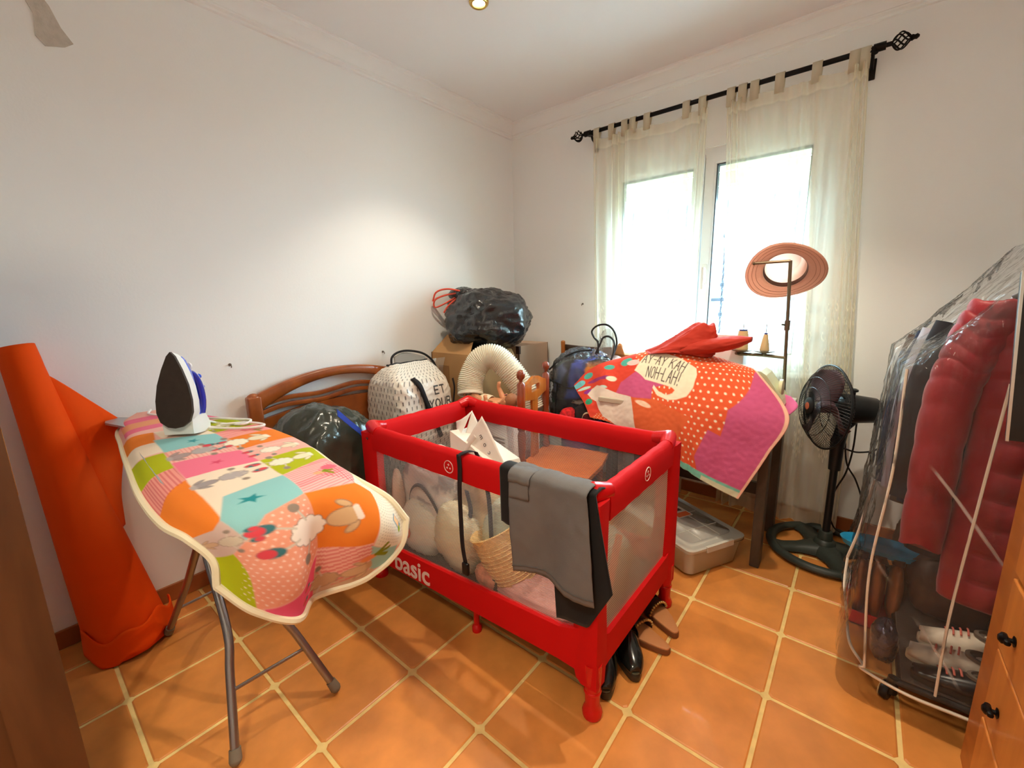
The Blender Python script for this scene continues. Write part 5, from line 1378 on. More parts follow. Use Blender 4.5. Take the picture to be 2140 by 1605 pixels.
PURP = mat('purple_plastic', (98, 60, 130), .4)
MB().lathe([(.001, .003), (.10, .003), (.105, .01), (.125, .58), (.128, .585)], (1.02, 1.83, 0), (0, 0, 1), 30, False).build('wall', PURP, ba, True, 40, .004)
for z in (.50, .53, .56, .59): MB().tube([(1.02 + (.120 + z * .013) * math.cos(a), 1.83 + (.120 + z * .013) * math.sin(a), z) for a in [2 * PI * k / 30 for k in range(30)]], .006, 6, True).build('rim' if z > .58 else 'hoop', PURP, ba)
for nm, lab, c, r, s, m in (('red_cloth', 'red and white patterned cloth in the purple basket, beside the chair splat', (.955, 1.79, .60), (.05, .06, .05), 111, mat('red_white_print', (196, 30, 34), .9, var=(60, .6))),
                            ('dark_clothes', 'dark clothes heaped in the purple basket', (1.05, 1.85, .615), (.065, .08, .07), 113, mat('dark_fabric', (44, 36, 38), .9)),
                            ('maroon_garment', 'maroon garment with cream edge hanging over the basket rim', (1.105, 1.80, .60), (.035, .06, .055), 117, mat('maroon_fabric', (96, 34, 40), .9)),
                            ('cream_cloth', 'cream cloth lying between the clear bag and the purple basket', (1.00, 1.93, .665), (.13, .035, .02), 119, CREAMCL)):
    t = blob(c, r, s, .12, 9, None, 2.2, 44, 28).build(nm, m, None, True, 75); tag(t, lab, 'cloth')
o = MB().grid(ribbon(curve_pts([(1.075, 1.74, .60), (1.095, 1.735, .645), (1.13, 1.745, .655), (1.15, 1.77, .62)], 24), .012, (.2, .3, .9))).build('edge', CREAMCL, bpy.data.objects['maroon_garment'], True, 80, .003)

# ------------------------------------------------------------------ sewing table, machine, towel
tbl = thing('sewing_table', 'dark wooden table under the polka dot towel, below the window', 'table', (1.66, 2.0, 0))
TX0, TX1, TY0, TY1 = 1.20, 2.10, 1.71, 2.28
MB().box((TX0, TY0, .745), (TX1, TY1, .772), .004).build('tabletop', mat('pale_tabletop', (196, 186, 166), .5), tbl, False)
for x, y in ((TX0 + .05, TY0 + .10), (TX1 - .06, TY0 + .10), (TX0 + .05, TY1 - .06), (TX1 - .06, TY1 - .06)):
    MB().box((x - .021, y - .040, 0), (x + .021, y + .040, .70), .004).build('leg', DARKWOOD, tbl, False)
MB().box((TX0 + .03, TY0 + .03, .66), (TX1 - .03, TY0 + .055, .746)).build('apron', DARKWOOD, tbl, False)
MB().box((TX0 + .03, TY1 - .055, .66), (TX1 - .03, TY1 - .03, .746)).build('apron', DARKWOOD, tbl, False)
MB().box((TX0 + .05, TY1 - .08, .20), (TX1 - .06, TY1 - .055, .27)).build('stretcher', DARKWOOD, tbl, False)
sm = thing('sewing_machine', 'cream sewing machine on the table, mostly hidden by the polka dot towel', 'sewing machine', (1.7, 1.97, .772))
CRM = mat('cream_enamel', (216, 212, 170), .4)
prof = [(1.36, .79), (1.36, .93), (1.40, .958), (1.55, .968), (1.84, .968), (1.975, .962), (2.0, .945), (2.075, .835), (2.085, .81), (2.06, .79)]
MB().poly([(x, 1.885, z) for x, z in prof], (0, .165, 0)).build('body', CRM, sm, False)
MB().box((1.33, 1.87, .773), (2.07, 2.06, .792), .006).build('bed', mat('grey_machine_bed', (150, 144, 126), .4), sm, False)
MB().lathe([(.03, 0), (.045, .004), (.045, .018), (.03, .022)], (2.045, 1.965, .875), (1, 0, 0), 20).build('handwheel', CRM, sm)

TOWEL = np.array([
 [(.98,2.02,.77),(1.06,2.08,.86),(1.3,2.12,.96),(1.5,2.13,.99),(1.7,2.12,.985),(1.84,2.06,.96),(1.90,2.0,.95)],
 [(.95,1.88,.79),(1.05,1.92,.895),(1.33,1.92,1.0),(1.52,1.92,1.03),(1.71,1.92,1.015),(1.85,1.9,.99),(1.93,1.88,.975)],
 [(1.0,1.82,.76),(1.16,1.82,.86),(1.37,1.82,.93),(1.53,1.83,.955),(1.70,1.83,.955),(1.88,1.82,.955),(1.995,1.79,.955)],
 [(1.09,1.75,.715),(1.22,1.75,.775),(1.42,1.72,.80),(1.55,1.72,.80),(1.72,1.71,.80),(1.95,1.69,.803),(2.13,1.68,.805)],
 [(1.13,1.72,.68),(1.26,1.72,.70),(1.44,1.68,.68),(1.59,1.67,.66),(1.74,1.66,.64),(1.93,1.66,.62),(2.07,1.65,.63)],
 [(1.16,1.70,.645),(1.29,1.70,.635),(1.46,1.67,.60),(1.62,1.65,.535),(1.75,1.64,.47),(1.86,1.635,.43),(1.972,1.63,.40)]], float)
NU, NV = 380, 300
A = surf(TOWEL, NU, NV)
UU, VV = np.meshgrid(np.linspace(0, 1, NU), np.linspace(0, 1, NV))
W_, H_ = 1.20, .86
T2 = lambda pts: [(u * W_, v * H_) for u, v in pts]
ROR, MAG, OFFW, TEALT, PURT, REDT = (220, 92, 54), (196, 88, 128), (232, 224, 196), (84, 172, 156), (150, 60, 112), (212, 72, 54)
p = Paint(UU * W_, VV * H_, ROR, .0035)
st = .034
gx, gyy = p.X / (st * 1.0), p.Y / (st * .92); row = np.floor(gyy); dd = np.hypot(((gx + .5 * (row % 2)) % 1 - .5) * 1.0, (gyy % 1 - .5) * .92)
p.mixm(np.clip((.20 - dd) * 14, 0, 1), OFFW)
# plain orange and magenta fields
p.poly(T2([(.23, .62), (.46, .60), (.60, .655), (.66, .68), (.60, .80), (.345, 1), (.2, 1)]), (216, 100, 58))
p.poly(T2([(1, .34), (.786, .605), (.773, .746), (.729, .726), (.686, .896), (.72, 1), (1, 1)]), MAG)
p.poly(T2([(0, 0), (.33, 0), (.345, .43), (.40, .488), (.52, .515), (.452, .535), (.448, .604), (.324, .612), (.24, .62), (0, 1)]), REDT)
p.poly(T2([(.262, .485), (.341, .425), (.398, .488), (.522, .515), (.452, .535), (.448, .604), (.324, .612), (.235, .57)]), MAG)
for u, v, ru, rv, c in ((.135, .405, .05, .022, PURT), (.19, .43, .03, .02, PURT), (.03, .33, .05, .05, (120, 200, 206)), (.05, .43, .045, .02, (196, 226, 214)), (.075, .50, .04, .028, (150, 60, 150)), (.30, .30, .022, .045, TEALT), (.23, .32, .02, .03, TEALT), (.22, .45, .025, .025, (220, 226, 200)), (.04, .63, .03, .05, (60, 160, 120)), (.17, .52, .025, .015, (196, 226, 214)), (.12, .30, .03, .04, TEALT), (.26, .40, .03, .02, REDT), (.33, .33, .03, .03, (232, 196, 190))):
    p.ell((u * W_, v * H_), ru * W_, rv * H_, .3, c)
# plain pale field at the lower left and a pale blot
p.poly(T2([(.055, .52), (.10, .478), (.137, .475), (.187, .545), (.241, .575), (.311, .609), (.328, .766), (.335, 1), (.20, 1), (.12, .93), (.10, .80), (.10, .66), (.07, .60)]), (226, 210, 196))
p.ell((.39 * W_, .648 * H_), .055 * W_, .020 * H_, .15, (240, 204, 176))
# speech bubble with its words
p.poly(T2([(.334, .415), (.36, .34), (.385, .28), (.425, .25), (.49, .258), (.585, .318), (.662, .395), (.672, .441), (.662, .515), (.639, .562), (.595, .589), (.548, .597), (.488, .577), (.452, .535), (.458, .518), (.495, .552), (.538, .569), (.569, .559), (.582, .538), (.565, .525), (.522, .515), (.398, .488)]), OFFW)
def tw(u, v): return np.array((u * W_, v * H_))
b0, b1, t0 = tw(.372, .348), tw(.598, .432), tw(.386, .266)
ex = (b1 - b0) / 8.0; p.text('AY-AY KAH', b0, ex * 1.02, t0 - b0, .0056, (58, 40, 46))
b0, b1, t0 = tw(.400, .468), tw(.588, .512), tw(.411, .392)
ex = (b1 - b0) / 6.9; p.text('NOH-LAH!', b0, ex, t0 - b0, .0056, (58, 40, 46))
# teal band along the lower hem
p.poly(T2([(.36, .955), (1, .965), (1, 1), (.36, 1)]), (120, 190, 170)); p.poly(T2([(.74, .975), (1, .975), (1, 1), (.74, 1)]), (206, 206, 176)); p.poly(T2([(.985, .3), (1, .3), (1, 1), (.985, 1)]), (236, 186, 160))
for i in range(NV):
    for j in range(NU):
        q = A[i, j]; v = i / (NV - 1); u = j / (NU - 1)
        k_ = .004 * ridged(Vector((q[0] * 7, q[1] * 3, q[2] * 3 + 4)), 2) + .0012 * noise.noise(Vector((q[0] * 50, q[1] * 50, q[2] * 50)))
        A[i, j, 1] -= k_ * (1 if v > .3 else .3) + .004 ; A[i, j, 2] += k_ * .6
        # one soft vertical fold near the middle right, pulled folds at the left
        f1 = math.exp(-((u - .655) / .02) ** 2) * .008 * min(1, max(0, (v - .2) * 4)); A[i, j, 1] += f1 - .006 * math.exp(-((u - .625) / .02) ** 2) * min(1, max(0, (v - .2) * 4))
        f2 = .012 * math.sin((u - .2) * 34 + v * 5) * max(0, 1 - abs(u - .2) / .16) * max(0, 1 - abs(v - .5) / .45); A[i, j, 2] += f2; A[i, j, 1] -= f2
towel = MB().grid(A).build('beach_towel', mat('printed_towel', (255, 255, 255), .95, attr=True, bump=(420, .35, .002), spec=.15), None, True, 180, .006)
setcol(towel, p.c); tag(towel, 'polka dot orange and pink towel with a speech bubble draped over the sewing table', 'towel')
fl = surf([[(1.95, 2.06, .84), (2.03, 2.02, .845), (2.10, 1.98, .835)], [(2.0, 2.0, .80), (2.07, 1.95, .80), (2.135, 1.93, .805)], [(2.04, 1.93, .76), (2.08, 1.90, .76), (2.11, 1.90, .765)]], 14, 14)
MB().grid(fl).build('far_corner', mat('pink_towel', (222, 110, 160), .95, bump=(420, .35, .002)), towel, True, 80, .005)

rc = thing('red_fabric_bundle', 'crumpled orange-red fabric bundle on top of the polka dot towel', 'fabric', (1.70, 1.92, 1.03))
RF = mat('orange_red_cotton', (186, 50, 30), .85, bump=(120, .2, .002), translucent=.12)
R = []
for t in np.linspace(0, 1, 40):
    c = Vector((1.575 + .115 * t ** .8, 1.925 + .02 * t, 1.025 + .155 * t)); w = .062 * (1 - t) ** .6 + .030; ring = []
    for k in range(48):
        a = 2 * PI * k / 48; g = 1 + .22 * ridged(Vector((math.cos(a) * 1.5, math.sin(a) * 1.5, t * 2.5 + 9)), 3)
        ring.append((c.x + w * g * 1.25 * math.cos(a) + .06 * (1 - t) ** 2 * math.cos(a), c.y + w * .8 * g * math.sin(a), max(1.012 if t < .05 else 0, c.z + .010 * math.sin(3 * a))))
    R.append(ring)
MB().rings(R).build('upright_fold', RF, rc, True, 80)
R = []
for t in np.linspace(0, 1, 40):
    c = Vector((1.58 + .34 * t, 1.915 - .01 * math.sin(PI * t), 1.045 - .03 * t + .098 * t * t + .02 * math.sin(PI * t))); w = (.040 + .016 * math.sin(PI * min(1, t * 1.1))) * (1 if t < .85 else max(.35, 1 - (t - .85) * 3.6)); ring = []
    for k in range(44):
        a = 2 * PI * k / 44; g = 1 + .20 * ridged(Vector((math.cos(a) * 1.4, math.sin(a) * 1.4, t * 4 + 21)), 3)
        ring.append((c.x, c.y + w * 1.3 * g * math.cos(a), c.z + w * .62 * g * math.sin(a)))
    R.append(ring)
MB().rings(R).build('folded_sleeve', RF, rc, True, 80)
o = MB().box((1.60, 2.15, .774), (1.845, 2.25, 1.11), .003).build('white_box', mat('white_card', (224, 216, 222), .7), None, False); tag(o, 'plain white card box standing behind the red fabric bundle', 'box')
MB().box((1.598, 2.148, 1.085), (1.847, 2.252, 1.112), .002).build('lid', mat('white_card_lid', (228, 222, 226), .7), o, False)

# ------------------------------------------------------------------ thread stand and hat
ts = thing('thread_stand', 'metal thread stand with cones of thread before the window', 'thread stand', (2.045, 2.14, .772))
STM = mat('bronze_steel', (112, 98, 78), .35, .7)
PXx = lambda z: 2.050 - .030 * (z - .80) / .7
MB().tube([(PXx(z), 2.14, z) for z in (.775, 1.1, 1.49)], .008, 10).lathe([(.05, 0), (.05, .006), (.015, .012)], (2.05, 2.14, .773), (0, 0, 1), 20).build('pole', STM, ts)
MB().tube([(PXx(1.488), 2.14, 1.488), (1.93, 2.135, 1.487), (1.862, 2.13, 1.486)], .007, 8).ball((1.862, 2.13, 1.486), .009, 10, 6).build('top_arm', STM, ts)
MB().lathe([(.013, -.025), (.013, .025)], (PXx(1.17), 2.14, 1.17), (0, 0, 1), 12).tube([(PXx(1.17), 2.14, 1.17), (PXx(1.17) - .022, 2.12, 1.175)], .005, 6).build('clamp', STM, ts)
MB().tube([(PXx(1.005), 2.14, 1.005), (1.93, 2.135, 1.012), (1.828, 2.13, 1.012), (1.815, 2.11, 1.018)], .0085, 8).build('lower_arm', STM, ts)
for x, sp in ((1.945, 0), (1.838, 1)):
    MB().lathe([(.006, 0), (.012, .012), (.050, .022), (.052, .026), (.008, .026)], (x, 2.133, 1.010), (0, 0, 1), 22).tube([(x, 2.133, 1.03), (x, 2.133, 1.175)], .0022, 6).build('spool_plate', STM, ts)
THR = mat('cream_thread', (214, 190, 140), .8, bump=(260, .5, .001))
for x, r0, r1, h, lab in ((1.945, .022, .010, .085, 'slender cream thread cone nearer the stand pole'), (1.838, .030, .024, .10, 'thick cream thread spool at the end of the stand arm')):
    t = thing('thread_spool', lab, 'thread', (x, 2.133, 1.037), 'thread cones on the stand')
    MB().lathe([(r0, 0), (r0 * 1.02, .006), (r1, h), (r1 * .7, h)], (x, 2.133, 1.037), (0, 0, 1), 20).build('thread', THR, t); MB().lathe([(r1 * .8, 0), (r1 * .9, .008)], (x, 2.133, 1.037 + h), (0, 0, 1), 16).build('core_tip', mat('blue_core', (70, 90, 160), .5), t)
ht = thing('straw_hat', 'pinkish straw bucket hat hanging on the thread stand before the window', 'hat', (1.985, 2.26, 1.44))
HATM = mat('pinkish_straw', (222, 172, 148), .8, bump=(140, .6, .003), translucent=.45)
HIN = mat('pale_hat_lining', (244, 214, 200), .85, translucent=.75)
hax = Vector((.10, -.80, -.58)).normalized(); hc = Vector((1.995, 2.19, 1.445))
prof = [(.066, -.098), (.085, -.090), (.094, -.06), (.097, -.02), (.100, .0), (.112, .006), (.135, .012), (.158, .016), (.170, .014)]
u_ = Vector((0, 0, 1)).cross(hax).normalized(); w_ = hax.cross(u_)
R = []
for r, z in prof:
    ring = []
    for k in range(56):
        a = 2 * PI * k / 56; wob = .020 * max(0, (r - .10) / .07) * math.sin(2 * a + .6); rr_ = r * (1 + .05 * max(0, (r - .1) / .07) * math.cos(2 * a))
        ring.append(hc + hax * (z + wob) + (u_ * math.cos(a) + w_ * math.sin(a)) * rr_)
    R.append(ring)
MB().rings(R[4:], caps=False).build('brim', HATM, ht, True, 60, .003)
MB().rings(R[:5] , caps=False).add(R[0], [tuple(range(56))]).build('crown', HIN, ht, True, 60, .003)
MB().rings([[hc + hax * z + (u_ * math.cos(2 * PI * k / 56) + w_ * math.sin(2 * PI * k / 56)) * r for k in range(56)] for r, z in ((.0985, .000), (.0955, -.004), (.0925, -.028), (.0955, -.030))], caps=False).build('sweatband', mat('brown_band', (92, 60, 44), .7), ht, True, 60)
for rr_ in (.128, .143, .158):
    MB().tube([hc + hax * (.006 + (rr_ - .112) * .2 + .020 * max(0, (rr_ - .10) / .07) * math.sin(2 * a + .6) + .002) + (u_ * math.cos(a) + w_ * math.sin(a)) * rr_ * (1 + .05 * max(0, (rr_ - .1) / .07) * math.cos(2 * a)) for a in [2 * PI * k / 60 for k in range(60)]], .0014, 5, True).build('brim_stitch', mat('stitch', (176, 122, 98), .8), ht)

# ------------------------------------------------------------------ standing fan
fa = thing('standing_fan', 'black standing fan with round base by the right curtain', 'fan', (2.298, 2.127, 0))
FB = mat('fan_base_plastic', (46, 52, 46), .45)
fc = Vector((2.298, 2.127, 0))
b = MB(); b.rings([[fc + Vector(((.235 + .024 * math.cos(q)) * math.cos(a), (.235 + .024 * math.cos(q)) * math.sin(a), .024 + .020 * math.sin(q))) for q in [2 * PI * j / 10 for j in range(10)]] for a in [2 * PI * k / 60 for k in range(60)]], closed=True, caps=False); b.build('base_ring', FB, fa)
for k in range(4):
    a = PI / 4 * .6 + k * PI / 2; d = Vector((math.cos(a), math.sin(a), 0)); n_ = Vector((-d.y, d.x, 0)); R = []
    for t, w, h in ((.0, .075, .062), (.06, .062, .056), (.12, .042, .046), (.18, .042, .040), (.235, .075, .034)):
        c = fc + d * t; R.append([c + n_ * -w + Vector((0, 0, .012)), c + n_ * -w * .9 + Vector((0, 0, h * .7)), c + n_ * -w * .4 + Vector((0, 0, h)), c + n_ * w * .4 + Vector((0, 0, h)), c + n_ * w * .9 + Vector((0, 0, h * .7)), c + n_ * w + Vector((0, 0, .012))])
    MB().rings(R).build('base_spoke', FB, fa, True, 60)
MB().lathe([(.05, .055), (.045, .072), (.034, .080), (.030, .12), (.026, .125)], fc, (0, 0, 1), 20).build('pole_collar', FB, fa)
MB().tube([fc + Vector((0, 0, .10)), fc + Vector((0, 0, .60))], .0165, 14).build('pole', BLACKPL, fa)
fax = Vector((-.87, -.49, .06)).normalized(); mc = Vector((2.335, 2.155, .772))
MB().tube([fc + Vector((0, 0, .46)), fc + Vector((0, 0, .60)), fc + Vector((.012, .010, .68)), mc + Vector((0, 0, -.05))], [.026, .030, .028, .034], 14).lathe([(.02, 0), (.024, .004), (.024, .016), (.012, .02)], fc + Vector((-.01, -.02, .62)), (.5, -.86, 0), 12).build('neck', BLACKPL, fa)
MB().lathe([(.01, -.115), (.045, -.112), (.060, -.095), (.066, -.04), (.070, .0), (.068, .045), (.058, .06), (.03, .07)], mc, fax, 26).build('motor_housing', BLACKPL, fa)
MB().tube([mc + Vector((0, 0, .06)), mc + Vector((0, 0, .085))], .007, 8).lathe([(.010, 0), (.017, .004), (.017, .012), (.006, .018)], mc + Vector((0, 0, .083)), (0, 0, 1), 12).build('oscillation_knob', BLACKPL, fa)
cc = mc + fax * .115; RR = .205
u_ = Vector((0, 0, 1)).cross(fax).normalized(); w_ = fax.cross(u_)
def cp(r, a, z): return cc + fax * z + (u_ * math.cos(a) + w_ * math.sin(a)) * r
WIRE = mat('fan_wire', (40, 40, 42), .4, .5)
MB().tube([cp(RR, 2 * PI * k / 64, 0) for k in range(64)], .0048, 8, True).build('grille_ring', BLACKPL, fa)
def cage(sgn, dep, nm, r_in):
    b = MB(); nw = 84
    for k in range(nw):
        a = 2 * PI * k / nw; P = []
        for t in np.linspace(0, 1, 7):
            r = RR * (1 - t) + r_in * t; z = sgn * dep * math.sin(min(1, t * 1.25) * PI / 2) ** .7; P.append(cp(r, a + .35 * sgn * t, z))
        b.tube(P, .0011, 4)
    for r, z in ((RR * .70, dep * .78), (RR * .45, dep * .98)): b.tube([cp(r, 2 * PI * k / 48, sgn * z) for k in range(48)], .0016, 5, True)
    return b.build(nm, WIRE, fa)
cage(1, .070, 'front_grille', .036); cage(-1, .055, 'rear_grille', .06)
MB().lathe([(.001, .068), (.036, .068), (.042, .072), (.042, .078), (.03, .082), (.001, .083)], cc, fax, 26).build('front_badge', BLACKPL, fa)
MB().lathe([(.001, .0835), (.018, .0835), (.018, .0845), (.001, .085)], cc, fax, 18).build('badge_print', mat('orange_badge', (190, 90, 50), .5), bpy.data.objects['front_badge'])
BLD = mat('smoky_blade', (112, 84, 90), .35, translucent=.3)
MB().lathe([(.026, -.03), (.030, -.02), (.030, .02), (.022, .034), (.006, .04)], cc, fax, 20).build('blade_hub', BLD, fa)
for k in range(3):
    a0 = PI / 2 + .22 + k * 2 * PI / 3; rows = []
    for s in np.linspace(0, 1, 14):
        r = .024 + .160 * s; wdt = .13 + .52 * math.sin(PI * min(1, .12 + s * .80)) ** .8
        if s > .8: wdt *= max(.25, 1 - ((s - .8) / .2) ** 2 * .75)
        rows.append([cp(r, a0 + wdt * q * (1.05 if s < .3 else 1), .022 * q * 2 * (1 - .3 * s)) for q in np.linspace(-1, 1, 10)])
    MB().grid([[tuple(v) for v in r] for r in rows]).build('blade', BLD, fa, True, 80, .002)
CORD = mat('black_cable', (26, 24, 24), .5)
me_ = mc - fax * .10
P = curve_pts([tuple(me_ + Vector((0, 0, -.05))), (2.47, 2.19, .66), (2.45, 2.16, .59), (2.38, 2.12, .57), (2.32, 2.10, .585)], 40)
MB().tube(P, .0042, 7).build('cable', CORD, fa)
P = curve_pts([(2.36, 2.17, .70), (2.36, 2.19, .56), (2.345, 2.22, .42), (2.31, 2.24, .30), (2.30, 2.25, .18), (2.33, 2.27, .085), (2.38, 2.28, .07), (2.41, 2.28, .13), (2.425, 2.27, .26), (2.39, 2.25, .38), (2.345, 2.22, .47), (2.325, 2.18, .60)], 90)
MB().tube(P, .0040, 7).build('cable', CORD, fa)

# ------------------------------------------------------------------ flat clear box under the table
ub = thing('underbed_box', 'flat clear plastic storage box with lid on the tiles under the sewing table', 'storage box', (1.6, 1.8, 0))
BO = Vector((1.822, 1.462, 0)); e1 = Vector((.47, .883, 0)).normalized(); e2 = Vector((-.883, .47, 0)).normalized(); BL, BW2 = .56, .365
def bp(a, b, z): return BO + e1 * a + e2 * b + Vector((0, 0, z))
def rr_ring(ins, z, k=.035, n=5):
    P = []
    for ca, cb, a0 in ((BW2 - ins - k, BL - ins - k, 0), (ins + k, BL - ins - k, PI / 2), (ins + k, ins + k, PI), (BW2 - ins - k, ins + k, 1.5 * PI)):
        for q in range(n): a = a0 + PI / 2 * q / (n - 1); P.append(bp(ca + k * math.cos(a), cb + k * math.sin(a), z))
    return P
FROST = film('frosted_plastic', (246, 244, 234), .40, .25, (6, .15, .01), .22)
MB().rings([rr_ring(.03, .004), rr_ring(.022, .012), rr_ring(.006, .125), rr_ring(0, .128), rr_ring(0, .134)], caps=False).add(rr_ring(.03, .004), [tuple(range(19, -1, -1))]).build('tub', FROST, ub, True, 40, .002)
R = [rr_ring(-.004, .134), rr_ring(-.004, .150), rr_ring(.010, .156), rr_ring(.030, .152), rr_ring(.042, .160)]
n_ = len(R[0]); m_ = MB().rings(R, caps=False); m_.add(R[-1], [tuple(range(n_))]); lid = m_.build('lid', FROST, ub, True, 40, .002)
FR2 = film('frosted_rib', (240, 238, 226), .6, .25, (6, .1, .01), .25)
for t in (.14, .28, .42):
    MB().tube([bp(.05, t, .161), bp(BW2 - .05, t, .161)], .003, 6).build('lid_rib', FR2, lid)
for t in (.12, .24): MB().tube([bp(t, .05, .161), bp(t, BL - .05, .161)], .003, 6).build('lid_rib', FR2, lid)
b = MB()
for a in (.06, .19):
    b.box((-.05, -.012, -.014), (.05, .012, .014), .005, 2, None)
q0 = bp(.10, -.004, .142); hb = MB().poly([bp(.10, -.010, .128), bp(.27, -.010, .128), bp(.27, -.010, .156), bp(.10, -.010, .156)], e2 * .014); hb.build('clip_handle', FR2, ub, False)
lab = MB().poly([bp(a, b_, .1625) for a, b_ in ((.17, .25), (.27, .25), (.27, .36), (.17, .36))], (0, 0, .0012)).build('label', mat('white_label', (226, 216, 204), .5), lid, False)
MB().poly([bp(a, b_, .1636) for a, b_ in ((.175, .255), (.265, .255), (.265, .29), (.20, .30), (.175, .30))], (0, 0, .0008)).build('orange_print', mat('orange_label_ink', (222, 92, 20), .5), lab, False) if False else None
MB().poly([bp(a, b_, .1638) for a, b_ in ((.178, .255), (.262, .255), (.262, .295), (.178, .295))], (0, 0, .0008)).build('label_print', mat('orange_label_ink', (222, 92, 20), .5), lid, False)
MB().poly([bp(a, b_, .1638) for a, b_ in ((.19, .315), (.25, .31), (.25, .335), (.22, .345), (.19, .35))], (0, 0, .0008)).build('label_print', mat('dark_label_ink', (60, 30, 30), .5), lid, False)
for nm, c, r, s, m, lab_ in (('white_cloth_bundle', (1.72, 1.72, .062), (.13, .12, .048), 131, WHITECL, 'pale cloth folded inside the flat clear storage box'), ('orange_cloth', (1.66, 1.80, .115), (.05, .05, .012), 133, mat('orange_cotton', (226, 110, 60), .9), 'orange cloth inside the flat clear storage box, beneath its label')):
    t = blob(c, r, s, .10, 9, None, 3, 40, 24).build(nm, m, None, True, 75); tag(t, lab_, 'cloth')

# ------------------------------------------------------------------ shoes by the cot
def sole_ring(h, L, W, z, d, side=1, ins=0.0, n=36):
    d = Vector((d[0], d[1], 0)).normalized(); s_ = Vector((-d.y, d.x, 0)) * side; P = []; h = (h[0], h[1], 0)
    for k in range(n):
        a = 2 * PI * k / n; t = .5 - .5 * math.cos(a); w = (W / 2 - ins) * (.80 + .24 * math.sin(PI * (t * 1.15 - .28)) + .02) * abs(math.sin(a)) ** .62 * (1 if math.sin(a) >= 0 else -1)
        q = Vector(h) + d * (ins + (L - 2 * ins) * t) + s_ * (w + .006 * math.sin(PI * t) * 1.0); P.append((q.x, q.y, z))
    return P
TANS = mat('tan_leather', (196, 132, 82), .55, bump=(120, .15, .001)); TANE = mat('brown_sole_edge', (122, 74, 42), .6); BRN = mat('dark_brown_leather', (62, 36, 22), .5); STUD = mat('studded_strap', (190, 150, 86), .4, .5, bump=(40, .5, .004))
def sandal(h, d, side, lab):
    t = thing('sandal', lab, 'sandal', (h[0], h[1], 0), 'tan studded sandals by the cot')
    MB().rings([sole_ring(h, .25, .088, z, d, side, i) for z, i in ((.001, .003), (.004, 0), (.022, 0), (.025, .002))]).build('sole', TANE, t, True, 50)
    MB().rings([sole_ring(h, .25, .088, z, d, side, i) for z, i in ((.025, .002), (.029, .003), (.030, .006))]).build('footbed', TANS, t, True, 50)
    d = Vector((d[0], d[1], 0)).normalized(); s_ = Vector((-d.y, d.x, 0)) * side
    for c0, w in ((.135, .035), (.185, .030)):
        rows = []
        for q in np.linspace(0, PI, 18):
            base = Vector((h[0], h[1], .022)) + d * (c0 + .012 * math.cos(q)) + s_ * .047 * math.cos(q) + Vector((0, 0, .048 * math.sin(q) ** .8)); rows.append([tuple(base - d * w / 2), tuple(base + d * w / 2)])
        stp = MB().grid(rows).build('strap', BRN, t, True, 80, .003)
        if c0 < .15:
            for q in np.linspace(.25, PI - .25, 12):
                base = Vector((h[0], h[1], .022)) + d * (c0 - w / 2 + .012 * math.cos(q)) + s_ * .049 * math.cos(q) + Vector((0, 0, .0505 * math.sin(q) ** .8)); MB().ball(tuple(base), (.006, .006, .005), 8, 6).build('stud', STUD, stp)
sandal((1.90, .985), (-.97, .20), 1, 'tan studded sandal beside the cot, nearer the black clogs')
sandal((1.895, 1.08), (-.84, .54), -1, 'tan studded sandal beside the cot, nearer the rear cot foot')
CLG = mat('black_glossy_clog', (24, 26, 24), .18, coat=.3); CLS = mat('olive_clog_sole', (52, 46, 34), .5)
def clog(h, d, side, lab):
    t = thing('clog', lab, 'clog', (h[0], h[1], 0), 'black clogs by the cot foot')
    MB().rings([sole_ring(h, .25, .095, z, d, side, i) for z, i in ((.001, .004), (.004, 0), (.026, 0), (.030, .002))]).build('sole', CLS, t, True, 50)
    MB().rings([sole_ring(h, .25, .094, z, d, side, i) for z, i in ((.030, .003), (.033, .001), (.037, .003))]).build('welt', mat('welt_stitch', (92, 96, 78), .4), t, True, 50)
    d = Vector((d[0], d[1], 0)).normalized(); s_ = Vector((-d.y, d.x, 0)) * side; rows = []
    for k in range(15):
        u = k / 14; L_ = .004 + .135 * u; W_2 = .042 * math.sin(min(1, .22 + u * 1.5) * PI / 2) ** .9; Hh = .012 + .050 * u ** .65; row = []
        for q in np.linspace(0, PI, 17): row.append(tuple(Vector((h[0], h[1], .034)) + d * L_ + s_ * W_2 * math.cos(q) + Vector((0, 0, Hh * math.sin(q) ** .75))))
        rows.append(row)
    MB().grid(rows).build('upper', CLG, t, True, 70, .004)
    rows = []
    for q in np.linspace(-.15, PI + .15, 20): 
        b_ = Vector((h[0], h[1], .034)) + d * (.14 + .105 * math.sin(max(0, min(PI, q))) ** 1) + s_ * .044 * math.cos(q); rows.append([tuple(b_ + Vector((0, 0, .014))), tuple(b_ + Vector((0, 0, .042)))])
    MB().grid(rows).build('heel_strap', CLG, t, True, 80, .004)
    MB().rings([sole_ring(h, .25, .086, z, d, side, .012) for z in (.036, .039)]).build('insole', mat('beige_insole', (150, 130, 84), .8), t, True, 50)
clog((1.850, .795), (-.62, .78), 1, 'black clog beside the cot foot, nearer the tan sandals')
clog((1.800, .668), (-.55, .83), -1, 'black clog half hidden behind the front cot foot')
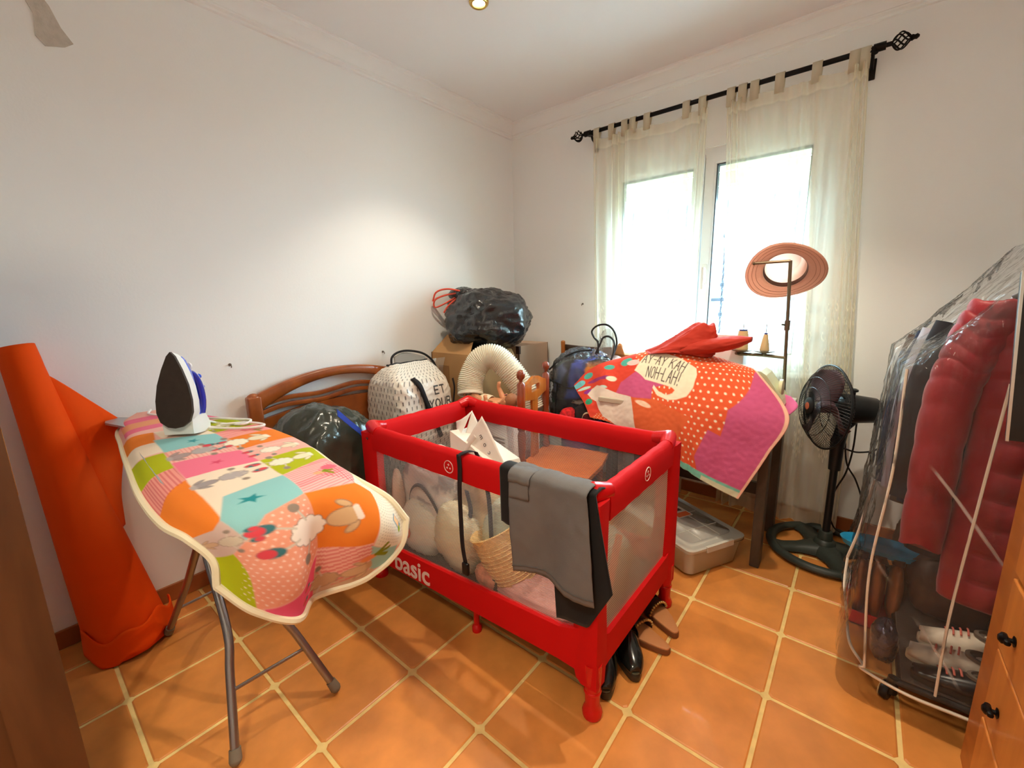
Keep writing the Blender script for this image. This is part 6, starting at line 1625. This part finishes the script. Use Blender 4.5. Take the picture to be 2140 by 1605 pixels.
# ------------------------------------------------------------------ garment rack under a clear cover
gk = thing('garment_rack', 'wheeled garment rack under the clear plastic cover at the right', 'rack', (2.75, 1.6, 0))
CHR = mat('rack_tube', (170, 168, 166), .25, .9)
RX0, RX1, RYA, RYB = 2.53, 3.02, 1.255, 2.02
for y in (RYA + .05, RYB - .05): MB().tube([(2.78, y, .07), (2.78, y, 1.40)], .012, 12).build('upright', CHR, gk)
MB().tube([(2.78, RYA + .02, 1.40), (2.78, RYB - .02, 1.40)], .012, 12).build('hanging_bar', CHR, gk)
b = MB().tube([(RX0, RYA, .075), (RX1, RYA, .075)], .012, 10).tube([(RX0, RYB, .075), (RX1, RYB, .075)], .012, 10).tube([(RX0 + .02, RYA, .075), (RX0 + .02, RYB, .075)], .010, 10).tube([(RX1 - .02, RYA, .075), (RX1 - .02, RYB, .075)], .010, 10); b.build('base_frame', BLACKPL, gk)
MB().box((RX0 + .02, RYA, .080), (RX1 - .02, RYB, .092), .003).build('shelf', mat('grey_mesh_shelf', (92, 84, 80), .8, bump=(160, .5, .003)), gk, False)
for x in (RX0, RX1):
    for y in (RYA, RYB):
        w = MB().lathe([(.010, -.012), (.026, -.012), (.029, -.006), (.029, .006), (.026, .012), (.010, .012)], (x - .012, y, .030), (.92, -.4, 0), 20).build('wheel', BLACKPL, gk)
        MB().lathe([(.0275, -.0125), (.0305, -.010), (.0275, -.0085)], (x - .012, y, .030), (.92, -.4, 0), 20, False).build('tyre_edge', mat('cream_rubber', (206, 190, 140), .6), w)
        MB().tube([(x, y, .03), (x + .002, y, .085)], [.018, .014], 10).build('fork', BLACKPL, gk)

RJ = mat('red_quilted_nylon', (148, 12, 28), .5, bump=(60, .25, .004), sheen=.2, var=(10, .08))
def garment(nm, lab, yc, xc, hw, ztop, zbot, m, baffle=0, dep=.075, armx=None, armz=None, seed=1, armr=.055, hood=False):
    """coat on a hanger seen from the front: body, two sleeves, collar, hanger"""
    t = thing(nm, lab, 'jacket' if baffle else 'coat', (xc, yc, zbot), 'garments on the covered rack')
    def q(z): return (abs(math.sin(PI * (z - zbot) / baffle)) ** .5) if baffle else 1
    R = []; NL = 110 if baffle else 30
    for k in range(NL):
        z = zbot + (ztop - .05 - zbot) * k / (NL - 1); s = (z - zbot) / (ztop - zbot)
        w = hw * (.98 if s < .80 else .98 - .80 * ((s - .80) / .20) ** 1.35) + .005 * math.sin(z * 9 + seed); d_ = dep * (.9 if s < .8 else .9 - .45 * (s - .8) / .2)
        g = 1 + (.18 * (q(z) - .6) if baffle else 0)
        ring = []
        for j in range(40):
            a = 2 * PI * j / 40; wr = .006 * ridged(Vector((math.cos(a) * 2, z * 7, math.sin(a) * 2 + seed)), 2)
            sl = .018 * math.cos(a) * (0 if not baffle else 1)
            ring.append((xc + (w + wr) * math.cos(a), yc + d_ * g * math.sin(a) * (abs(math.cos(a)) ** .2 + .1 if False else 1) - .0, z + sl * (.5 if s < .85 else .2)))
        R.append(ring)
    MB().rings(R).build('body', m, t, True, 80)
    for sgn in (-1, 1):
        sh_p = Vector((xc + sgn * (hw - .03), yc, ztop - .115)); el = Vector((xc + sgn * (hw + .035), yc - .012, ztop - .42)); wr_ = Vector((xc + sgn * (hw + .015), yc - .03, max(zbot + .12, ztop - .80)))
        if sgn < 0 and armx: el = Vector((armx, yc - .025, ztop - .42)); wr_ = Vector((armx - .005, yc - .03, armz))
        P = curve_pts([tuple(sh_p), tuple(sh_p.lerp(el, .45) + Vector((sgn * .012, 0, 0))), tuple(el), tuple(wr_)], 90 if baffle else 30)
        n = len(P); rad = []
        for k in range(n):
            s = k / (n - 1); r = armr * (1.15 - .3 * s)
            if baffle: r *= 1 + .09 * (abs(math.sin(PI * s * (ztop - .1 - wr_.z) / baffle * 1.05)) ** .5 - .6)
            rad.append(r)
        sb_ = MB().tube(P, rad, 20); sb_.v = [(x, yc + (y - yc) * .8, z + (.012 * math.sin(x * 60) if baffle else 0)) for x, y, z in sb_.v]; sb_.build('sleeve', m, t, True, 80)
    MB().lathe([(.075, -.07), (.072, -.03), (.066, .0), (.060, .035), (.052, .04)], (xc, yc, ztop - .03), (0, 0, 1), 22, False).build('collar', m, t, True, 70, .006)
    hk = MB().tube(curve_pts([(xc - hw * .8, yc, ztop - .10), (xc - hw * .3, yc, ztop - .03), (xc, yc, ztop + .01), (xc + hw * .3, yc, ztop - .03), (xc + hw * .8, yc, ztop - .10)], 24), .008, 8)
    hk.tube(curve_pts([(xc, yc, ztop), (xc, yc, 1.38), (xc + .012, yc, 1.41), (2.78, yc, 1.418)], 16), .0022, 6)
    hk.build('hanger', mat('hanger_plastic', (60, 58, 60), .5), t)
    if baffle:
        MB().box((xc - .006, yc - dep * .99, zbot + .03), (xc + .006, yc - dep * .86, ztop - .09), .003).build('zip', mat('dark_red_zip', (120, 10, 24), .4), t, False)
    return t
garment('red_puffer_jacket', 'long red quilted jacket hanging at the front of the covered rack', 1.36, 2.80, .195, 1.40, .385, RJ, .088, .085, 2.552, .535, 3, .060)
garment('dark_coat', 'dark coat hanging directly behind the red quilted jacket', 1.53, 2.76, .22, 1.33, .42, mat('dark_coat_cloth', (34, 32, 38), .8), 0, .055, 2.51, .62, 5, .05)
garment('grey_blouse', 'pale silvery blouse hanging between the two dark coats on the rack', 1.66, 2.755, .235, 1.30, .55, mat('silvery_cloth', (176, 172, 184), .5, var=(20, .15)), 0, .05, 2.495, .60, 7, .048)
garment('navy_coat', 'navy coat hanging third behind the red quilted jacket', 1.77, 2.755, .24, 1.28, .50, mat('navy_cloth', (40, 46, 74), .8), 0, .05, 2.48, .58, 9, .046)
garment('brown_coat', 'brown coat at the far end of the covered rack', 1.90, 2.75, .25, 1.26, .45, mat('brown_wool', (92, 66, 52), .9), 0, .055, 2.48, .60, 11, .046)

# the clear cover: gabled, open at the foot
cv = thing('garment_cover', 'clear plastic garment rack cover with white piping over the red jacket', 'cover', (2.72, 1.6, .1))
def cover_ring(z):
    # z up to the shoulder 1.13, then the gable closes to the ridge
    xa, xb, ya_, yb_ = 2.43 - .015 * math.sin(z * 4), 3.09, 1.205 + .02 * max(0, z - .9), 2.07
    if z < .35: xa -= (.35 - z) * .16; ya_ -= (.35 - z) * .04
    if z > 1.10:
        t = (z - 1.10) / (1.485 - 1.10); xa = xa + (2.755 - xa) * t ** .92; xb = xb + (2.805 - xb) * t ** .92
    r = min(.05, (xb - xa) * .3); P = []
    for cx_, cy_, a0 in ((xb - r, yb_ - r, 0), (xa + r, yb_ - r, PI / 2), (xa + r, ya_ + r, PI), (xb - r, ya_ + r, 1.5 * PI)):
        for k in range(6): a = a0 + PI / 2 * k / 5; P.append((cx_ + r * math.cos(a), cy_ + r * math.sin(a), z))
    P.append(P[0]); P = np.array(P); seg = np.linalg.norm(np.diff(P, axis=0), axis=1); cl = np.r_[0, np.cumsum(seg)]
    return np.stack([np.interp(np.linspace(0, cl[-1], 131), cl, P[:, k]) for k in range(3)], -1)
zs = list(np.linspace(.11, 1.10, 70)) + list(np.linspace(1.115, 1.48, 34))
G = np.array([cover_ring(z) for z in zs])
G = crumple(G, .012, 6.0, 151); G[:, -1] = G[:, 0]
G[..., 0] = np.minimum(G[..., 0], X1 - .012)
for j in range(G.shape[1]): G[:6, j, 2] += .03 * noise.noise(Vector((G[0, j, 0] * 5, G[0, j, 1] * 5, 1)))
CLEAR = film('clear_cover_film', (250, 250, 250), .035, .10, (11, 1.0, .06), .20, (1.3, .9955, .45))
MB().grid(G).build('clear_film', CLEAR, cv, True, 80)
PIPE = mat('white_piping', (226, 214, 196), .6)
def near(x, y, z):
    k = int(np.argmin([abs(zz - z) for zz in zs])); j = int(np.argmin((G[k, :, 0] - x) ** 2 + (G[k, :, 1] - y) ** 2)); return tuple(G[k, j])
c1 = curve_pts([near(2.445, 1.22, z) for z in (.12, .45, .8, 1.10)], 40)
MB().tube(c1, .0038, 6).build('piping', PIPE, cv)
MB().tube(curve_pts([c1[0], (2.45, 1.20, .11), (2.56, 1.185, .095), (2.70, 1.18, .10), (2.86, 1.185, .085), (3.0, 1.19, .09)], 40), .005, 6).build('hem_cord', PIPE, cv)
MB().tube(curve_pts([near(2.43, 2.05, z) for z in (.12, .5, 1.1)], 40), .0038, 6).build('piping', PIPE, cv)
MB().tube(curve_pts([c1[0], (2.415, 1.33, .10), (2.40, 1.48, .12), (2.385, 1.60, .17), (2.385, 1.66, .25)], 40), .005, 6).build('hem_cord', PIPE, cv)
MB().tube(curve_pts([near(2.62 + .02 * z, 1.2, z) for z in (.13, .4, .75, 1.08)], 40), .0036, 6).build('zip', PIPE, cv)
MB().tube(curve_pts([(2.385, 1.66, .25), (2.41, 1.65, .40), (2.43, 1.62, .62)], 20), .0055, 6).build('piping', PIPE, cv)
MB().lathe([(.006, 0), (.008, .01), (.005, .03)], (2.386, 1.655, .115), (.1, 0, 1), 10).build('cord_end', PIPE, cv)

# what lies at the foot of the rack
tr = thing('red_tray', 'low red plastic tray of brown shoes at the foot of the covered rack', 'tray', (2.49, 1.66, 0))
REDT_ = mat('bright_red_plastic', (214, 24, 30), .35)
MB().box((2.40, 1.60, .003), (2.58, 1.80, .012), .003).build('base', REDT_, tr, False)
for a, b_ in (((2.40, 1.60), (2.408, 1.80)), ((2.572, 1.60), (2.58, 1.80)), ((2.40, 1.60), (2.58, 1.608)), ((2.40, 1.792), (2.58, 1.80))): MB().box((a[0], a[1], .003), (b_[0], b_[1], .060), .003).build('side', REDT_, tr, False)
BRS = mat('brown_shoe', (150, 90, 48), .5, var=(30, .2))
for k, (x, y, s) in enumerate(((2.435, 1.70, 0), (2.49, 1.70, 1), (2.545, 1.71, 2))):
    t = blob((x, y, .135), (.024, .075, .12), 161 + k, .06, 8, .014, 2.2, 30, 22).build('brown_shoe', BRS, None, True, 75); tag(t, 'brown shoe standing on end in the red tray, %s' % ('nearest the fan', 'in the middle of the three', 'deepest under the coats')[k], 'shoe', 'brown shoes in the red tray')
    MB().lathe([(.012, 0), (.020, .01), (.018, .03)], (x, y, .245), (0, 0, 1), 14).build('heel', mat('shoe_heel', (70, 40, 26), .5), t)
o = MB().rings([[(2.50 + r * 1.25 * math.cos(a), 1.77 + r * .62 * math.sin(a), z) for a in [2 * PI * k / 30 for k in range(30)]] for r, z in ((.02, .262), (.085, .262), (.105, .272), (.115, .292), (.119, .293), (.109, .268), (.02, .256))]).build('blue_dish', mat('bright_blue_plastic', (40, 150, 196), .35), None, True, 50); tag(o, 'bright blue plastic dish on the brown shoes in the red tray', 'dish')
def trainer(nm, lab, h, d, L, W, Hh, m, ms, grp, z0=.093, group_cat='shoe'):
    t = thing(nm, lab, group_cat, (h[0], h[1], z0), grp)
    MB().rings([sole_ring(h, L, W, z0 + z, d, 1, i) for z, i in ((0, .004), (.004, 0), (.026, 0), (.030, .004))]).build('sole', ms, t, True, 50)
    d = Vector((d[0], d[1], 0)).normalized(); s_ = Vector((-d.y, d.x, 0)); R = []
    for k in range(22):
        u = k / 21; LL = .006 + (L - .012) * u; w = W * .46 * (.45 + .55 * math.sin(min(1, .15 + u * 1.6) * PI / 2)) * (1 if u < .85 else 1 - (u - .85) * 1.6); hh = Hh * (.35 + .65 * math.sin(min(1, u * 1.35) * PI / 2) ** 1.3); ring = []
        for q in np.linspace(0, PI, 15): ring.append(tuple(Vector((h[0], h[1], z0 + .026)) + d * LL + s_ * w * math.cos(q) + Vector((0, 0, hh * math.sin(q) ** .6))))
        R.append(ring)
    MB().grid(R).build('upper', m, t, True, 70, .003)
    c = Vector((h[0], h[1], z0 + .030 + Hh)) + d * L * .68
    MB().rings([[tuple(c + d * L * .20 * k_ * math.cos(a) + s_ * W * .30 * k_ * math.sin(a) + Vector((0, 0, z))) for a in [2 * PI * q / 24 for q in range(24)]] for k_, z in ((1.08, -.008), (1.08, .002), (.9, .004), (.85, -.004), (.4, -.012))]).build('opening', mat('shoe_lining', (110, 96, 84), .9), t, True, 50)
    for k in range(4):
        q = Vector((h[0], h[1], z0 + .028 + Hh * (.62 + .1 * k))) + d * L * (.24 + .06 * k); MB().tube([q - s_ * W * .2, q + Vector((0, 0, .006)), q + s_ * W * .2], .003, 6).build('lace', mat('pink_lace', (214, 110, 96), .7), t)
    return t
TRM = mat('pinkish_white_mesh', (222, 206, 186), .7, var=(20, .08)); TRS = mat('white_rubber', (226, 222, 200), .5)
trainer('trainer', 'large pinkish white trainer on the rack shelf, nearer the front', (2.565, 1.385), (.98, -.17), .28, .105, .075, TRM, TRS, 'white trainers on the rack shelf')
trainer('trainer', 'pinkish white trainer on the rack shelf, behind the front trainer', (2.60, 1.50), (.99, -.05), .28, .105, .075, TRM, TRS, 'white trainers on the rack shelf')
DKS = mat('black_leather_shoe', (30, 26, 28), .3); DKO = mat('black_rubber_sole', (26, 24, 24), .6)
trainer('black_shoe', 'black shoe on the rack shelf beside the front wheel', (2.57, 1.285), (.99, .05), .26, .085, .05, DKS, DKO, None)
o = blob((2.50, 1.32, .165), (.035, .045, .072), 171, .12, 7, .094, 2.2, 44, 30).build('foil_pouch', mat('dark_foil', (90, 90, 110), .15, .8, bump=(30, .7, .01)), None, True, 75); tag(o, 'shiny dark foil pouch standing by the front wheel of the rack', 'pouch')
for k, (x, y, r, c) in enumerate(((2.72, 1.72, (.14, .12, .12), (70, 50, 40)), (2.90, 1.52, (.12, .14, .10), (44, 34, 34)), (2.66, 1.90, (.12, .08, .16), (96, 70, 46)))):
    o = blob((x, y, .093 + r[2]), r, 181 + k, .08, 6, .094, 2.6, 40, 26).build('handbag', mat('handbag_leather_%d' % k, c, .6, bump=(60, .3, .003)), None, True, 75)
    tag(o, ('brown soft handbag on the rack shelf behind the trainers', 'dark handbag deep on the rack shelf by the chest', 'tan brown bag at the back of the rack shelf')[k], 'bag', 'bags on the rack shelf')
    MB().tube(curve_pts([(x - r[0] * .5, y, .093 + 2 * r[2] - .02), (x - r[0] * .3, y, .093 + 2 * r[2] + .05), (x + r[0] * .3, y, .093 + 2 * r[2] + .05), (x + r[0] * .5, y, .093 + 2 * r[2] - .02)], 20), .006, 7).build('handle', BRN, o)

# ------------------------------------------------------------------ chest of drawers, screen
ch = thing('chest_of_drawers', 'orange wooden chest of drawers with small black knobs at the right edge', 'chest', (2.9, .45, 0))
KX0, KY0, KY1, KH = 2.668, -.15, 1.085, .945
MB().box((KX0 + .012, KY0, .05), (X1 - .015, KY1, KH - .02), .002).build('carcass', CHESTW, ch, False)
MB().box((KX0 - .004, KY0 - .01, KH - .02), (X1 - .015, KY1 + .010, KH), .005).build('top', CHESTW, ch, False)
MB().box((KX0 + .03, KY0 + .02, 0), (X1 - .03, KY1 - .02, .052)).build('plinth', CHESTW, ch, False)
for y0, y1 in ((KY1 - .13, KY1), (KY0, KY0 + .05)): MB().box((KX0, y0, .05), (KX0 + .014, y1, KH - .02), .002).build('stile', CHESTW, ch, False)
fr_m = mat('drawer_front_wood', (206, 128, 54), .4, wood=((182, 106, 42), (1.0, 7, 1.0), 2.5), coat=.15)
rowsz = [(.055, .125), (.130, .305), (.318, .497), (.503, .682), (.697, .915)]
for z0, z1 in rowsz:
    for y0, y1 in ((.455, .945), (-.095, .445)):
        d_ = MB().box((KX0 - .012, y0, z0), (KX0 + .012, y1, z1), .003).build('drawer', fr_m, ch, False)
        if z1 - z0 < .1 or z1 > .9: continue
        for y in (y1 - .095, y0 + .095):
            MB().lathe([(.010, 0), (.012, .002), (.005, .004), (.005, .010), (.011, .014), (.012, .020), (.006, .025)], (KX0 - .012, y, (z0 + z1) / 2 - .012), (-1, 0, 0), 14).box((KX0 - .032, y - .020, (z0 + z1) / 2 - .018), (KX0 - .020, y + .020, (z0 + z1) / 2 - .006), .005).build('knob', BLACKIRON, d_)
tv = thing('flat_screen', 'black flat screen with silver edge standing on the wooden chest', 'screen', (2.85, .99, .945))
MB().poly([(2.616, 1.0, .985), (3.12, 1.0, .985), (3.115, 1.0, 1.36), (2.588, 1.0, 1.36)], (0, .03, 0)).build('panel', BLACKPL, tv, False)
MB().poly([(2.612, .998, .983), (2.617, .998, .983), (2.590, .998, 1.363), (2.585, .998, 1.363)], (0, .004, 0)).build('silver_edge', mat('silver_trim', (206, 206, 200), .3, .6), tv, False)
MB().box((2.75, .93, .945), (3.0, 1.03, .957), .004).box((2.86, .985, .955), (2.90, 1.0, 1.02)).build('stand', BLACKPL, tv, False)
